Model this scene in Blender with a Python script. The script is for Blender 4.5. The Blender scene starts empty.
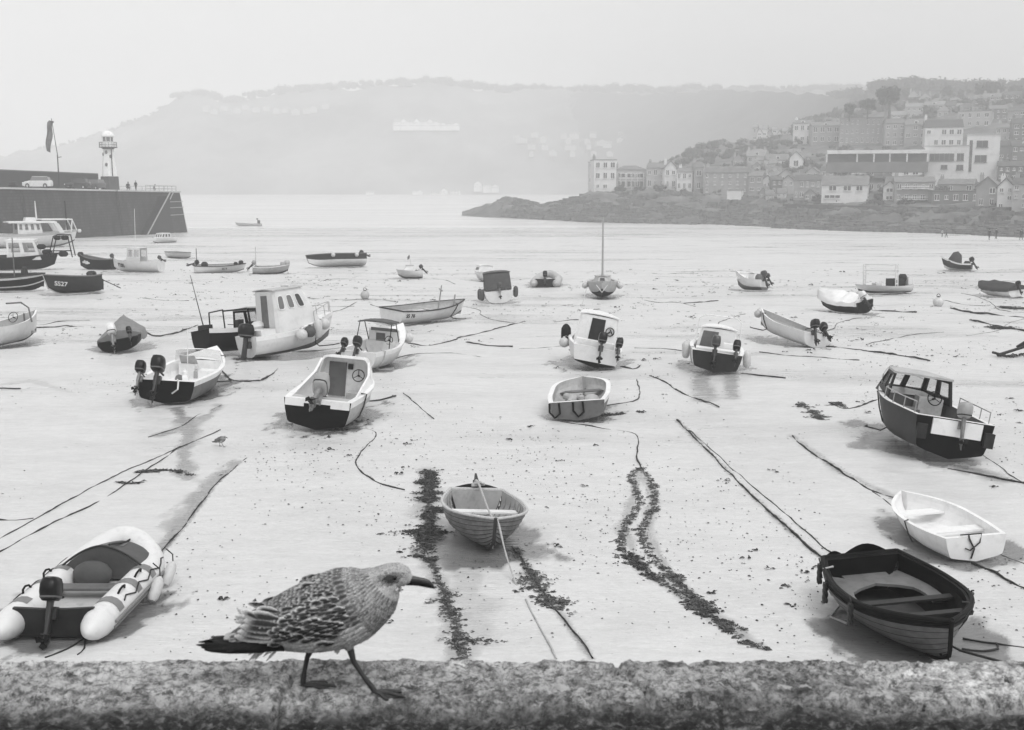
HAZE = .00105; SKYG = 6.7; EXPO = .66
import bpy, math, random
import numpy as np
from mathutils import Vector, Matrix, Euler, noise as mnoise
random.seed(7)
R = math.radians
scene = bpy.context.scene
COL = scene.collection

# ------------------------------------------------------------------ camera model
F = 1184.0; CX = 512.0; CY = 365.0; HOR = 185.0; EYE = 5.8; SL = 0.016; WATER = -4.7
PITCH = math.atan((CY - HOR) / F)
_s, _c = math.sin(PITCH), math.cos(PITCH)
def ray(px, py):
    x = (px - CX) / F; yi = (CY - py) / F
    return Vector((x, _c + yi * _s, -_s + yi * _c))
def at(px, py, h=0.0):
    """point at height h above the sloping beach that is seen at a pixel of the photograph"""
    d = ray(px, py)
    t = (EYE - h) / (-d.z - SL * d.y)
    return Vector((0, 0, EYE)) + d * t
def at_z(px, py, z):
    d = ray(px, py); t = (EYE - z) / (-d.z)
    return Vector((0, 0, EYE)) + d * t
def at_d(px, py, D):
    d = ray(px, py)
    return Vector((0, 0, EYE)) + d * (D / d.y)

# ------------------------------------------------------------------ numpy noise
_rs = np.random.RandomState(3)
_tab = _rs.rand(256, 256)
def vnoise(x, y):
    x = np.asarray(x, float); y = np.asarray(y, float)
    xi = np.floor(x).astype(int); yi = np.floor(y).astype(int)
    fx = x - xi; fy = y - yi
    fx = fx * fx * (3 - 2 * fx); fy = fy * fy * (3 - 2 * fy)
    g = lambda a, b: _tab[a & 255, b & 255]
    return (g(xi, yi) * (1 - fx) + g(xi + 1, yi) * fx) * (1 - fy) + (g(xi, yi + 1) * (1 - fx) + g(xi + 1, yi + 1) * fx) * fy
def fbm(x, y, o=4):
    s = 0; a = .5; t = 0
    for k in range(o):
        s = s + a * vnoise(np.asarray(x) * 2 ** k + 17 * k, np.asarray(y) * 2 ** k + 5 * k); t += a; a *= .5
    return s / t
SCOUR = []      # (x, y, cos, sin, half length, half beam) of every hull lying on the sand
def ground_z(x, y):
    x = np.asarray(x, float); y = np.asarray(y, float)
    z = -SL * y
    z = z + (fbm(x * .35, y * .22, 3) - .5) * .07 * np.clip(y / 30, .5, 2.2)
    z = z + (fbm(x * 1.7 + 40, y * 1.1, 3) - .5) * .022
    for (cx, cy, c, s, a, b) in SCOUR:
        u = ((x - cx) * c + (y - cy) * s) / (a + .25); v = (-(x - cx) * s + (y - cy) * c) / (b + .3)
        r = np.sqrt(u * u + v * v)
        z = z - .06 * np.exp(-(r * 1.05) ** 4) + .02 * np.exp(-((r - 1.25) / .22) ** 2)
    return z

# ------------------------------------------------------------------ materials (black and white photograph: every base colour is a grey)
MATS = {}
def mat(name, g, rough=.6, var=.18, scale=3.0, bump=0.0, bscale=40., metal=0., dirt=0.0, spec=.5, stretch=None, coat=0.):
    if name in MATS: return MATS[name]
    m = bpy.data.materials.new(name); m.use_nodes = True
    nt = m.node_tree; N = nt.nodes; L = nt.links
    b = N['Principled BSDF']
    b.inputs['Roughness'].default_value = rough; b.inputs['Metallic'].default_value = metal
    b.inputs['Specular IOR Level'].default_value = spec
    if coat: b.inputs['Coat Weight'].default_value = coat
    tc = N.new('ShaderNodeTexCoord'); mp = N.new('ShaderNodeMapping')
    L.new(tc.outputs['Object'], mp.inputs['Vector'])
    if stretch: mp.inputs['Scale'].default_value = stretch
    n = N.new('ShaderNodeTexNoise'); n.inputs['Scale'].default_value = scale; n.inputs['Detail'].default_value = 7
    n.inputs['Roughness'].default_value = .62
    L.new(mp.outputs[0], n.inputs['Vector'])
    r = N.new('ShaderNodeValToRGB'); r.color_ramp.elements[0].position = .3; r.color_ramp.elements[1].position = .7
    lo = g * (1 - var); hi = min(1, g * (1 + var * .7))
    r.color_ramp.elements[0].color = (lo, lo, lo, 1); r.color_ramp.elements[1].color = (hi, hi, hi, 1)
    L.new(n.outputs['Fac'], r.inputs[0]); out = r.outputs[0]
    if dirt:
        n2 = N.new('ShaderNodeTexNoise'); n2.inputs['Scale'].default_value = scale * 2.7; n2.inputs['Detail'].default_value = 8
        L.new(tc.outputs['Object'], n2.inputs['Vector'])
        r2 = N.new('ShaderNodeValToRGB'); r2.color_ramp.elements[0].position = .52; r2.color_ramp.elements[1].position = .72
        L.new(n2.outputs['Fac'], r2.inputs[0])
        mx = N.new('ShaderNodeMix'); mx.data_type = 'RGBA'
        mu = N.new('ShaderNodeMath'); mu.operation = 'MULTIPLY'; mu.inputs[1].default_value = dirt
        L.new(r2.outputs[0], mu.inputs[0]); L.new(mu.outputs[0], mx.inputs[0]); L.new(out, mx.inputs[6])
        d = g * .35; mx.inputs[7].default_value = (d, d, d, 1); out = mx.outputs[2]
    L.new(out, b.inputs['Base Color'])
    if bump:
        n3 = N.new('ShaderNodeTexNoise'); n3.inputs['Scale'].default_value = bscale; n3.inputs['Detail'].default_value = 6
        L.new(mp.outputs[0], n3.inputs['Vector'])
        bp = N.new('ShaderNodeBump'); bp.inputs['Strength'].default_value = bump; bp.inputs['Distance'].default_value = .02
        L.new(n3.outputs['Fac'], bp.inputs['Height']); L.new(bp.outputs[0], b.inputs['Normal'])
    MATS[name] = m
    return m
WHITE = mat('white_gelcoat', .8, .32, .07, 2., dirt=.22)
WORN = mat('worn_white_paint', .66, .5, .1, 1.2, dirt=.2)
PALE = mat('pale_grey_paint', .42, .45, .15, 3., dirt=.35)
MID = mat('mid_grey_paint', .12, .5, .25, 2., dirt=.5)
DARK = mat('dark_paint', .026, .5, .3, 3., dirt=.3, spec=.2)
BLACK = mat('black_paint', .007, .55, .3, 3., spec=.1)
FOUL = mat('antifouling', .014, .8, .45, 5., bump=.3)
RUBBER = mat('black_rubber', .01, .7, .3, 6., spec=.2)
TYRE = mat('fender_rubber', .07, .6, .3, 6.)
LAPSHADE = mat('lap_shade', .02, .8)  # dark tone painted in for the shadow under each plank lap
WOOD = mat('weathered_wood', .3, .7, .3, 4., bump=.3, stretch=(1, 8, 8))
WOODL = mat('bleached_wood', .5, .7, .2, 4., bump=.25, stretch=(1, 8, 8))
WOODD = mat('dark_wood', .03, .55, .35, 5., bump=.3, stretch=(1, 8, 8))
CLINK = mat('grey_clinker_planks', .2, .6, .35, 2.6, bump=.35, dirt=.45, stretch=(1, 5, 5))
CLINK2 = mat('varnished_planks', .13, .42, .3, 2.6, bump=.2, dirt=.3, stretch=(1, 5, 5))
FLOOR = mat('boat_floor', .4, .6, .3, 5., dirt=.6)
FLOORD = mat('dark_floor', .05, .55, .4, 5., dirt=.5)
STEEL = mat('steel_rail', .45, .3, .1, 5., metal=.9)
COWL = mat('black_cowl', .008, .32, .2, 4., spec=.22)
COWLG = mat('grey_cowl', .3, .35, .15, 4.)
COWLD = mat('dark_grey_cowl', .04, .35, .2, 4.)
COWLW = mat('white_cowl', .7, .35, .1, 4., dirt=.3)
LEG = mat('outboard_leg', .03, .45, .3, 8.)
LEGL = mat('light_outboard_leg', .2, .4, .3, 8., dirt=.4)
CANVAS = mat('dark_canvas', .08, .85, .2, 3., bump=.3, bscale=12)
CANVASM = mat('grey_canvas', .2, .85, .2, 3., bump=.3, bscale=12)
CANVASW = mat('white_tarpaulin', .75, .6, .08, 3., bump=.5, bscale=6)
CANVASB = mat('black_canvas', .035, .8, .3, 3., bump=.4, bscale=8)
ROPE = mat('pale_rope', .42, .85, .25, 30., bump=.4, bscale=90)
ROPED = mat('dark_rope', .03, .85, .5, 12., bump=.5, bscale=60)
CHAIN = mat('rusty_chain', .022, .8, .5, 14., bump=.8, bscale=50)
WEED = mat('seaweed', .014, .6, .6, 9., bump=.5, bscale=50)
WEEDM = mat('sandy_seaweed', .08, .75, .5, 9., bump=.5, bscale=50)
BUOY = mat('buoy_plastic', .55, .45, .12, 5., dirt=.3)
TUBEM = mat('inflatable_fabric', .68, .5, .06, 3., dirt=.18, bump=.08, bscale=5)
PATCH = mat('grey_fabric_patch', .19, .6, .15, 5.)
def glass(name, g, mixf):
    m = bpy.data.materials.new(name); m.use_nodes = True; nt = m.node_tree; N = nt.nodes
    b = N['Principled BSDF']; b.inputs['Base Color'].default_value = (g, g, g, 1); b.inputs['Roughness'].default_value = .08
    if mixf < 1:
        t = N.new('ShaderNodeBsdfTransparent'); x = N.new('ShaderNodeMixShader'); x.inputs[0].default_value = mixf
        nt.links.new(t.outputs[0], x.inputs[1]); nt.links.new(b.outputs[0], x.inputs[2]); nt.links.new(x.outputs[0], N['Material Output'].inputs['Surface'])
    return m
GLASS = glass('dark_window_glass', .05, 1); CLEAR = glass('clear_window_glass', .3, .18); GLASSM = glass('grey_window_glass', .16, 1)

# ------------------------------------------------------------------ mesh collector
class MB:
    def __init__(s): s.v = []; s.f = []; s.m = []
    def add(s, v, f, mi=0):
        o = len(s.v); s.v += [tuple(p) for p in v]
        for q in f: s.f.append(tuple(i + o for i in q)); s.m.append(mi)
    def box(s, c, sz, mi=0, rot=None, taper=1.0):
        hx, hy, hz = sz[0] / 2, sz[1] / 2, sz[2] / 2
        P = []
        for z in (-1, 1):
            k = taper if z > 0 else 1
            for x, y in ((-1, -1), (1, -1), (1, 1), (-1, 1)): P.append(Vector((x * hx * k, y * hy * k, z * hz)))
        if rot is not None:
            M = Euler(rot).to_matrix(); P = [M @ p for p in P]
        s.add([p + Vector(c) for p in P], [(3, 2, 1, 0), (4, 5, 6, 7), (0, 1, 5, 4), (1, 2, 6, 5), (2, 3, 7, 6), (3, 0, 4, 7)], mi)
    def loft(s, rings, mi=0, cap=True, closed=True):
        n = len(rings[0]); V = [p for r in rings for p in r]; Fc = []
        for i in range(len(rings) - 1):
            for j in range(n if closed else n - 1):
                k = (j + 1) % n
                Fc.append((i * n + j, i * n + k, (i + 1) * n + k, (i + 1) * n + j))
        if cap:
            Fc.append(tuple(range(n - 1, -1, -1))); Fc.append(tuple((len(rings) - 1) * n + j for j in range(n)))
        s.add(V, Fc, mi)
    def tube(s, pts, r, n=8, mi=0, cap=True, flat=1.0):
        pts = [Vector(p) for p in pts]; rings = []
        rr = r if isinstance(r, (list, tuple)) else [r] * len(pts)
        prev = None
        for i, p in enumerate(pts):
            d = (pts[min(i + 1, len(pts) - 1)] - pts[max(i - 1, 0)])
            d = d.normalized() if d.length > 1e-9 else Vector((0, 0, 1))
            if prev is None:
                a = d.cross(Vector((0, 0, 1)));
                if a.length < .15: a = d.cross(Vector((0, 1, 0)))
                a.normalize()
            else:
                a = prev - d * prev.dot(d)
                a = a.normalized() if a.length > 1e-6 else prev
            prev = a; b = a.cross(d)
            rings.append([p + (a * math.cos(t) + b * math.sin(t) * flat) * rr[i] for t in [2 * math.pi * k / n for k in range(n)]])
        s.loft(rings, mi, cap)
    def ball(s, c, r, n=12, mi=0, sc=(1, 1, 1), e=1.0):
        c = Vector(c); rings = []
        for i in range(1, n // 2 + 1):
            t = math.pi * i / (n // 2 + 1)
            rings.append([c + Vector((r * sc[0] * math.sin(t) ** e * math.cos(p), r * sc[1] * math.sin(t) ** e * math.sin(p), -r * sc[2] * math.cos(t))) for p in [2 * math.pi * k / n for k in range(n)]])
        s.loft(rings, mi)
    def sheet(s, P, thick, mi=0):
        """a planar polygon given thickness along its normal (centred)"""
        P = [Vector(p) for p in P]; n = (P[1] - P[0]).cross(P[2] - P[0]).normalized()
        s.loft([[p - n * thick / 2 for p in P], [p + n * thick / 2 for p in P]], mi)
    def build(s, name, mats, parent=None, ang=35, smooth=True):
        me = bpy.data.meshes.new(name); me.from_pydata(s.v, [], s.f)
        if not isinstance(mats, (list, tuple)): mats = [mats]
        for m in mats: me.materials.append(m)
        if len(mats) > 1: me.polygons.foreach_set('material_index', s.m)
        me.validate(); me.update()
        if smooth:
            me.polygons.foreach_set('use_smooth', [True] * len(me.polygons)); me.set_sharp_from_angle(angle=R(ang))
        o = bpy.data.objects.new(name, me); COL.objects.link(o)
        if parent is not None: o.parent = parent
        return o
def tag(o, label=None, cat=None, group=None, kind=None):
    if label: o['label'] = label
    if cat: o['category'] = cat
    if group: o['group'] = group
    if kind: o['kind'] = kind
    return o
def thing(name, label, cat, loc=(0, 0, 0), rot=(0, 0, 0), group=None):
    o = bpy.data.objects.new(name, None); COL.objects.link(o); o.empty_display_size = .1
    o.location = loc; o.rotation_euler = rot
    return tag(o, label, cat, group)
def dup(root, loc=None, rot=None, scale=None, label=None, group=None):
    r = root.copy(); COL.objects.link(r)
    if loc is not None: r.location = loc
    if rot is not None: r.rotation_euler = rot
    if scale is not None: r.scale = scale
    if label: r['label'] = label
    if group: r['group'] = group
    for ch in root.children:
        c = ch.copy(); COL.objects.link(c); c.parent = r
        for g in ch.children:
            d = g.copy(); COL.objects.link(d); d.parent = c
    return r
def text_mesh(txt, size, name, m, parent, M, ext=.006):
    cu = bpy.data.curves.new(name, 'FONT'); cu.body = txt; cu.size = size; cu.extrude = ext; cu.offset = size * .018
    cu.align_x = 'CENTER'; cu.align_y = 'CENTER'
    t = bpy.data.objects.new('tmp', cu); COL.objects.link(t)
    dg = bpy.context.evaluated_depsgraph_get(); me = bpy.data.meshes.new_from_object(t.evaluated_get(dg))
    bpy.data.objects.remove(t); me.materials.clear(); me.materials.append(m)
    me.transform(M); me.name = name
    o = bpy.data.objects.new(name, me); COL.objects.link(o); o.parent = parent
    return o
def frame(o, x, y):
    """matrix with origin o, x axis x, y axis as near y as possible"""
    x = Vector(x).normalized(); z = x.cross(Vector(y)).normalized(); y = z.cross(x)
    M = Matrix((x, y, z)).transposed().to_4x4(); M.translation = Vector(o); return M
def lerp(a, b, t): return a + (b - a) * t
def interp(x, xs, ys): return float(np.interp(x, xs, ys))
# ------------------------------------------------------------------ boats
PROF = {
 'round': [(0, 0), (.3, .015), (.52, .07), (.7, .17), (.82, .3), (.9, .46), (.95, .63), (.98, .8), (1, 1)],
 'chine': [(0, 0), (.3, .07), (.58, .13), (.82, .2), (.87, .26), (.91, .42), (.95, .6), (.98, .8), (1, 1)],
 'bow':   [(0, 0), (.1, .06), (.22, .15), (.36, .28), (.48, .4), (.6, .54), (.73, .68), (.86, .83), (1, 1)]}
NP = 9
BOATS = {}
class Boat:
    def __init__(s, key, name, label, bow, stern, B, H, rise=.2, srise=.05, tw=.75, prof='round', heel=0, rake=.25, full=2.1,
                 side=WHITE, bottom=FOUL, vb=.3, strake=None, group=None, cat='boat', clinker=0, rim=.05, floor_z=.14,
                 deck=None, deckmat=None, liner=None, floormat=None, foredeck=None, aft=.04, gunwale=None, transom=None, sink=.04, pitch=0, Lfix=None, afloat=False, pu=0, Lg=4.5):
        s.key = key; s.B = B; s.H = H; s.rise = rise; s.srise = srise; s.tw = tw; s.prof = PROF[prof]; s.rake = rake; s.full = full
        if afloat:
            Pb = at_z(*bow, WATER + H + rise); Ps = at_z(*stern, WATER + H)
        else:
            e_ = Lg / 2 * math.sin(R(pu)); Pb = at(bow[0], bow[1], H + rise + 1.6 * e_); Ps = at(stern[0], stern[1], H + srise - .4 * e_)
        d = Pb - Ps; s.L = math.hypot(d.x, d.y); s.yaw = math.atan2(d.y, d.x)
        if Lfix:      # keep the stern where it is seen, only the length is a known size
            k = Lfix / s.L; Pb = Ps + (Pb - Ps) * k; s.L = Lfix
        mid = (Pb + Ps) / 2; h = R(heel)
        nx, ny = -math.sin(s.yaw), math.cos(s.yaw)
        mid.x += nx * H * math.sin(h) * .8; mid.y += ny * H * math.sin(h) * .8
        z = WATER - .12 if afloat else float(-SL * mid.y) - sink + abs(math.sin(h)) * B * .22 + .6 * Lg / 2 * math.sin(R(pu))
        pit = 0 if afloat else math.atan(SL * math.sin(s.yaw)) - R(pu)
        s.root = thing(name, label, cat, (mid.x, mid.y, z), (h, pit, s.yaw), group)
        if not afloat: SCOUR.append((mid.x, mid.y, math.cos(s.yaw), math.sin(s.yaw), s.L / 2, B / 2))
        s.heel = heel
        BOATS[key] = s
        nu = 26 if s.L / max(8., mid.y) > .06 else 16
        U = [i / nu for i in range(nu + 1)]
        # outer skin
        rows = []
        if clinker:
            for k in range(clinker):
                v0 = k / clinker; v1 = (k + 1) / clinker
                rows += [(v0, .016), (v0 + .09 / clinker, .016), (v0 + .6 / clinker, .004), (v1 - .004, -.001)]
        else:
            rows = [(k / (NP - 1), 0) for k in range(NP)]
        mb = MB(); nr = len(rows)
        for sd in (1, -1):
            V = []
            for u in U:
                for v, off in rows:
                    p = s.S(u, v)
                    w = s.w(u)
                    q = Vector((p.x, p.y + (off if w > .05 else off * .3), p.z)); q.y *= sd; V.append(q)
            for i in range(len(U) - 1):
                for j in range(nr - 1):
                    a = i * nr + j
                    q = (a, a + nr, a + nr + 1, a + 1)
                    if sd < 0: q = q[::-1]
                    vv = (rows[j][0] + rows[j + 1][0]) / 2
                    mi = 1 if vv < vb else (2 if (strake and vv > .86) else 0)
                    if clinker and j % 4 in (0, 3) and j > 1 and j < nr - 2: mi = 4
                    mb.add([V[t] for t in q], [(0, 1, 2, 3)], mi)
        tr = [s.S(0, v) for v, _ in rows]
        for j in range(nr - 1):
            a, b_ = tr[j], tr[j + 1]; vv = (rows[j][0] + rows[j + 1][0]) / 2
            mb.add([a, b_, Vector((b_.x, -b_.y, b_.z)), Vector((a.x, -a.y, a.z))], [(0, 1, 2, 3)], 3 if transom else (1 if vv < vb else 0))
        s.mesh_merge(mb)
        s.hull = mb.build('hull', [side, bottom, strake or side, transom or side, LAPSHADE], s.root, 28 if clinker else 40)
        # deck rim + liner + floor
        uf = 1 - (foredeck or 0); s.floor_z = floor_z
        mb = MB(); rimw = (lambda u: min(s.w(u), (rim if not foredeck or u < uf else s.w(u))))
        dk = [u for u in U if u >= aft]; dk = [aft] + [u for u in dk if u > aft + .01]
        if foredeck: dk = sorted(set(dk + [uf - .0005, uf + .0005]))
        ti = .02
        for sd in (1, -1):
            for a, b_ in zip(dk[:-1], dk[1:]):
                def ro(u): p = s.S(u, 1); return Vector((p.x, p.y * sd, p.z + .002))
                def ri(u):
                    p = s.S(u, 1); k = rimw(u); y = max(0, p.y - k)
                    cz = .03 * (1 - (y / max(p.y, .01)) ** 2) if k > rim + .01 else 0
                    return Vector((p.x, y * sd, p.z + .002 + cz))
                q = [ro(a), ro(b_), ri(b_), ri(a)]
                mb.add(q if sd < 0 else q[::-1], [(0, 1, 2, 3)], 0)
                if (not foredeck) or b_ <= uf:
                    # inner wall follows the hull down to the floor
                    zs = lambda u: s.S(u, 1).z
                    def inner(u, t):
                        top = ri(u); z = lerp(top.z, floor_z, t)
                        y = max(0, min(abs(top.y), s.yat(u, z) - ti)); return Vector((s.xat(u, z), y * sd, z))
                    for k in range(5):
                        q = [inner(a, k / 5), inner(b_, k / 5), inner(b_, (k + 1) / 5), inner(a, (k + 1) / 5)]
                        mb.add(q if sd < 0 else q[::-1], [(0, 1, 2, 3)], 1)
                    q = [inner(a, 1), inner(b_, 1), Vector((inner(b_, 1).x, 0, floor_z)), Vector((inner(a, 1).x, 0, floor_z))]
                    mb.add(q if sd < 0 else q[::-1], [(0, 1, 2, 3)], 2)
        # transom cap, its inner face; bulkhead under the foredeck
        p0 = s.S(0, 1); p1 = s.S(aft, 1)
        mb.add([(p0.x, p0.y, p0.z + .002), (p0.x, -p0.y, p0.z + .002), (p1.x, -p1.y, p1.z + .002), (p1.x, p1.y, p1.z + .002)], [(0, 1, 2, 3)], 0)
        y1 = max(.02, s.S(aft, 1).y - ti); y2 = max(.02, s.yat(aft, floor_z) - ti)
        mb.add([(p1.x, y1, p1.z), (p1.x, -y1, p1.z), (p1.x, -y2, floor_z), (p1.x, y2, floor_z)], [(3, 2, 1, 0)], 1)
        if foredeck:
            pf = s.S(uf, 1); yf = s.yat(uf, floor_z)
            mb.add([(pf.x, pf.y - .01, pf.z), (pf.x, -pf.y + .01, pf.z), (s.xat(uf, floor_z), -yf + .03, floor_z), (s.xat(uf, floor_z), yf - .03, floor_z)], [(0, 1, 2, 3)], 1)
        s.deck = mb.build('deck', [deck or deckmat or side, liner or deck or side, floormat or FLOOR], s.root, 30)
        if gunwale:
            gm, gr = gunwale; mb = MB()
            for sd in (1, -1):
                mb.tube([(p.x, (p.y + gr * .3) * sd, p.z) for p in [s.S(u, 1) for u in U]], gr, 8, flat=1.0)
            p = s.S(0, 1); mb.tube([(p.x, p.y, p.z), (p.x, -p.y, p.z)], gr, 8)
            mb.build('gunwale', gm, s.root)
    def mesh_merge(s, mb):
        # weld the duplicated quad corners so that shading is smooth
        d = {}; nv = []; mp = []
        for p in mb.v:
            k = (round(p[0], 4), round(p[1], 4), round(p[2], 4))
            if k not in d: d[k] = len(nv); nv.append(p)
            mp.append(d[k])
        mb.v = nv; F2 = []; M2 = []
        for f, m in zip(mb.f, mb.m):
            g = []
            for i in f:
                j = mp[i]
                if j not in g: g.append(j)
            if len(g) > 2: F2.append(tuple(g)); M2.append(m)
        mb.f = F2; mb.m = M2
    def w(s, u):
        m = .42
        if u < m: return s.B / 2 * (s.tw + (1 - s.tw) * math.sin(math.pi / 2 * u / m))
        return s.B / 2 * (1 - ((u - m) / (1 - m)) ** s.full)
    def sheer(s, u): return s.H + s.rise * (max(0, u - .35) / .65) ** 1.8 + s.srise * (max(0, .35 - u) / .35) ** 2
    def keel(s, u): return s.H * .42 * (max(0, u - .72) / .28) ** 2.4 + (.04 * (max(0, .3 - u) / .3) * s.H)
    def S(s, u, v):
        k = u ** 2.2; i = min(NP - 2, int(v * (NP - 1))); t = v * (NP - 1) - i
        y0, z0 = [lerp(s.prof[i][q], s.prof[i + 1][q], t) for q in (0, 1)]
        y1, z1 = [lerp(PROF['bow'][i][q], PROF['bow'][i + 1][q], t) for q in (0, 1)]
        yy = lerp(y0, y1, k); zz = lerp(z0, z1, k)
        zk = s.keel(u); z = zk + (s.sheer(u) - zk) * zz
        x = -s.L / 2 + (s.L - s.rake) * u + s.rake * (z / (s.H + s.rise)) * max(0, (u - .5) / .5) ** 1.5 
        return Vector((x, s.w(u) * yy + (.012 if u > .99 else 0) * (1 - v), z))
    def yat(s, u, z):
        P = [s.S(u, k / 8) for k in range(9)]
        return float(np.interp(z, [p.z for p in P], [p.y for p in P]))
    def xat(s, u, z):
        P = [s.S(u, k / 8) for k in range(9)]
        return float(np.interp(z, [p.z for p in P], [p.x for p in P]))
    def uof(s, x): return (x + s.L / 2) / (s.L - s.rake * .6)
    # ---- fittings
    def keelpart(s, m=None):
        mb = MB(); pts = [s.S(u / 20, 0) for u in range(2, 21)]
        pts = [Vector((p.x, 0, p.z - .02)) for p in pts] + [Vector((s.S(1, v).x + .015, 0, s.S(1, v).z)) for v in (.2, .4, .6, .8, 1.03)]
        mb.tube(pts, .032, 6); mb.build('stem', m or WOODD, s.root)
    def thwart(s, u, z, wid=.2, m=None, th=.03):
        a, b_ = s.yat(u, z) - .03, s.yat(min(1, u + wid / s.L), z) - .03; x = s.xat(u, z)
        mb = MB(); mb.loft([[(x, a, z), (x, -a, z), (x + wid, -b_, z), (x + wid, b_, z)], [(x, a, z + th), (x, -a, z + th), (x + wid, -b_, z + th), (x + wid, b_, z + th)]])
        return mb.build('thwart', m or WOODL, s.root)
    def outboard(s, y=0, tilt=40, sc=1., cowl=None, leg=None, steer=0, drop=0., x=0., tiller=True, cover=False):
        cowl = cowl or COWL; leg = leg or LEG
        p = s.S(0, 1); M = Matrix.Translation((p.x - .03 + x, y, p.z + .02 - drop)) @ Matrix.Rotation(R(tilt), 4, 'Y') @ Matrix.Rotation(R(steer), 4, 'Z') @ Matrix.Scale(sc * .88, 4)
        mb = MB()
        def rr(z, cx, hx, hy, n=16, pw=.55):
            return [Vector((cx + hx * math.copysign(abs(math.cos(t)) ** pw, math.cos(t)), hy * math.copysign(abs(math.sin(t)) ** pw, math.sin(t)), z)) for t in [2 * math.pi * k / n for k in range(n)]]
        mb.loft([rr(.22, -.12, .07, .055), rr(.0, -.13, .06, .04), rr(-.3, -.14, .075, .032), rr(-.46, -.15, .09, .03), rr(-.5, -.16, .05, .03)])
        mb.loft([rr(-.345, -.17, .13, .07, pw=.8), rr(-.36, -.17, .13, .07, pw=.8)])
        mb.loft([rr(-.56, -.14, .02, .02, 12), rr(-.5, -.14, .03, .02, 12)])
        mb.tube([(.02 - .07, 0, -.47), (-.1, 0, -.47), (-.2, 0, -.47), (-.28, 0, -.47)], [.012, .04, .045, .03], 10)
        mb.sheet([(-.08, 0, -.5), (-.2, 0, -.5), (-.19, 0, -.64), (-.13, 0, -.62)], .012)
        mb.box((-.03, 0, -.02), (.08, .17, .2)); mb.box((.03, .06, .0), (.1, .03, .16)); mb.box((.03, -.06, .0), (.1, .03, .16))
        mb.v = [tuple(M @ Vector(v)) for v in mb.v]
        o = mb.build('outboard_engine', leg, s.root)
        c = MB(); c.loft([rr(.17, -.12, .14, .11), rr(.21, -.125, .18, .14), rr(.31, -.13, .21, .155), rr(.43, -.14, .205, .15), rr(.52, -.14, .17, .125), rr(.55, -.12, .1, .07)])
        c.v = [tuple(M @ Vector(v)) for v in c.v]; c.build('cowl', cowl, o, 50)
        b2 = MB(); b2.loft([rr(.215, -.125, .184, .144), rr(.23, -.127, .192, .148), rr(.245, -.128, .194, .149)]); b2.v = [tuple(M @ Vector(v)) for v in b2.v]; b2.build('trim_band', MID if cowl in (COWL, COWLD) else DARK, o, 50)
        pr = MB()
        pr.ball((-.3, 0, -.47), .035, 8)
        for k in range(3):
            a = 2 * math.pi * k / 3 + .4; d = Vector((0, math.cos(a), math.sin(a))); e = Vector((0, -math.sin(a), math.cos(a)))
            c0 = Vector((-.3, 0, -.47))
            pr.sheet([c0 + d * .02 - e * .02, c0 + d * .09 - e * .06 + Vector((.03, 0, 0)), c0 + d * .13, c0 + d * .08 + e * .05 - Vector((.03, 0, 0)), c0 + d * .02 + e * .02], .008)
        pr.v = [tuple(M @ Vector(v)) for v in pr.v]; pr.build('propeller', BLACK, o)
        if tiller:
            t = MB(); t.tube([(0, 0, .2), (.2, .02, .24), (.5, .04, .26)], [.022, .018, .025], 8); t.v = [tuple(M @ Vector(v)) for v in t.v]; t.build('tiller', RUBBER, o)
        return o
    def faces(s, x0, x1, z0, z1, wa, wf, it=.1, rf=.3, ra=.0):
        """corner points of a cabin: base x0..x1, top pulled in by it, front raked by rf, aft by ra"""
        A = [Vector((x0, wa, z0)), Vector((x0, -wa, z0)), Vector((x1, -wf, z0)), Vector((x1, wf, z0))]
        T = [Vector((x0 + ra, wa - it, z1)), Vector((x0 + ra, -wa + it, z1)), Vector((x1 - rf, -wf + it, z1)), Vector((x1 - rf, wf - it, z1))]
        return {'aft': (A[0], A[1], T[1], T[0]), 'front': (A[2], A[3], T[3], T[2]), 'port': (A[3], A[0], T[0], T[3]), 'star': (A[1], A[2], T[2], T[1]), 'top': (T[0], T[1], T[2], T[3]), 'A': A, 'T': T}
    def cabin(s, m, *a, roofm=None, over=.04, name='cabin', crown=.05, **k):
        f = s.faces(*a, **k); mb = MB(); A, T = f['A'], f['T']
        rings = []
        for t in (0, .5, .88, 1):
            ring = []
            for i in range(4):
                p = lerp(A[i], T[i], t); q = lerp(A[(i + 1) % 4], T[(i + 1) % 4], t); c_ = (A[0] + A[2]) / 2
                for e in (.06, .5, .94): ring.append(lerp(p, q, e))
            rings.append(ring)
        c_ = (T[0] + T[1] + T[2] + T[3]) / 4
        mb.loft(rings); o = mb.build(name, m, s.root, 30)
        rb = MB(); n = 6; G = []
        for i in range(n + 1):
            for j in range(n + 1):
                a_ = lerp(T[0], T[3], i / n); b_ = lerp(T[1], T[2], i / n)
                cen = (a_ + b_) / 2
                p = lerp(a_, b_, j / n); y = (p - cen) * (1 + over / max(.1, abs(a_.y)))
                xx = p.x + (-over if i == 0 else over if i == n else 0)
                G.append(Vector((xx, y.y, p.z + crown * (1 - (2 * j / n - 1) ** 2))))
        nn = n + 1
        top = [tuple(p + Vector((0, 0, .035))) for p in G]; bot = [tuple(p + Vector((0, 0, -.005))) for p in G]
        fs = []; N2 = len(G)
        for i in range(n):
            for j in range(n):
                q = (i * nn + j, i * nn + j + 1, (i + 1) * nn + j + 1, (i + 1) * nn + j); fs.append(q); fs.append(tuple(t + N2 for t in q[::-1]))
        edge = [j for j in range(nn)] + [i * nn + n for i in range(1, nn)] + [n * nn + j for j in range(n - 1, -1, -1)] + [i * nn for i in range(n - 1, 0, -1)]
        for a_, b_ in zip(edge, edge[1:] + edge[:1]): fs.append((a_, a_ + N2, b_ + N2, b_))
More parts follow.
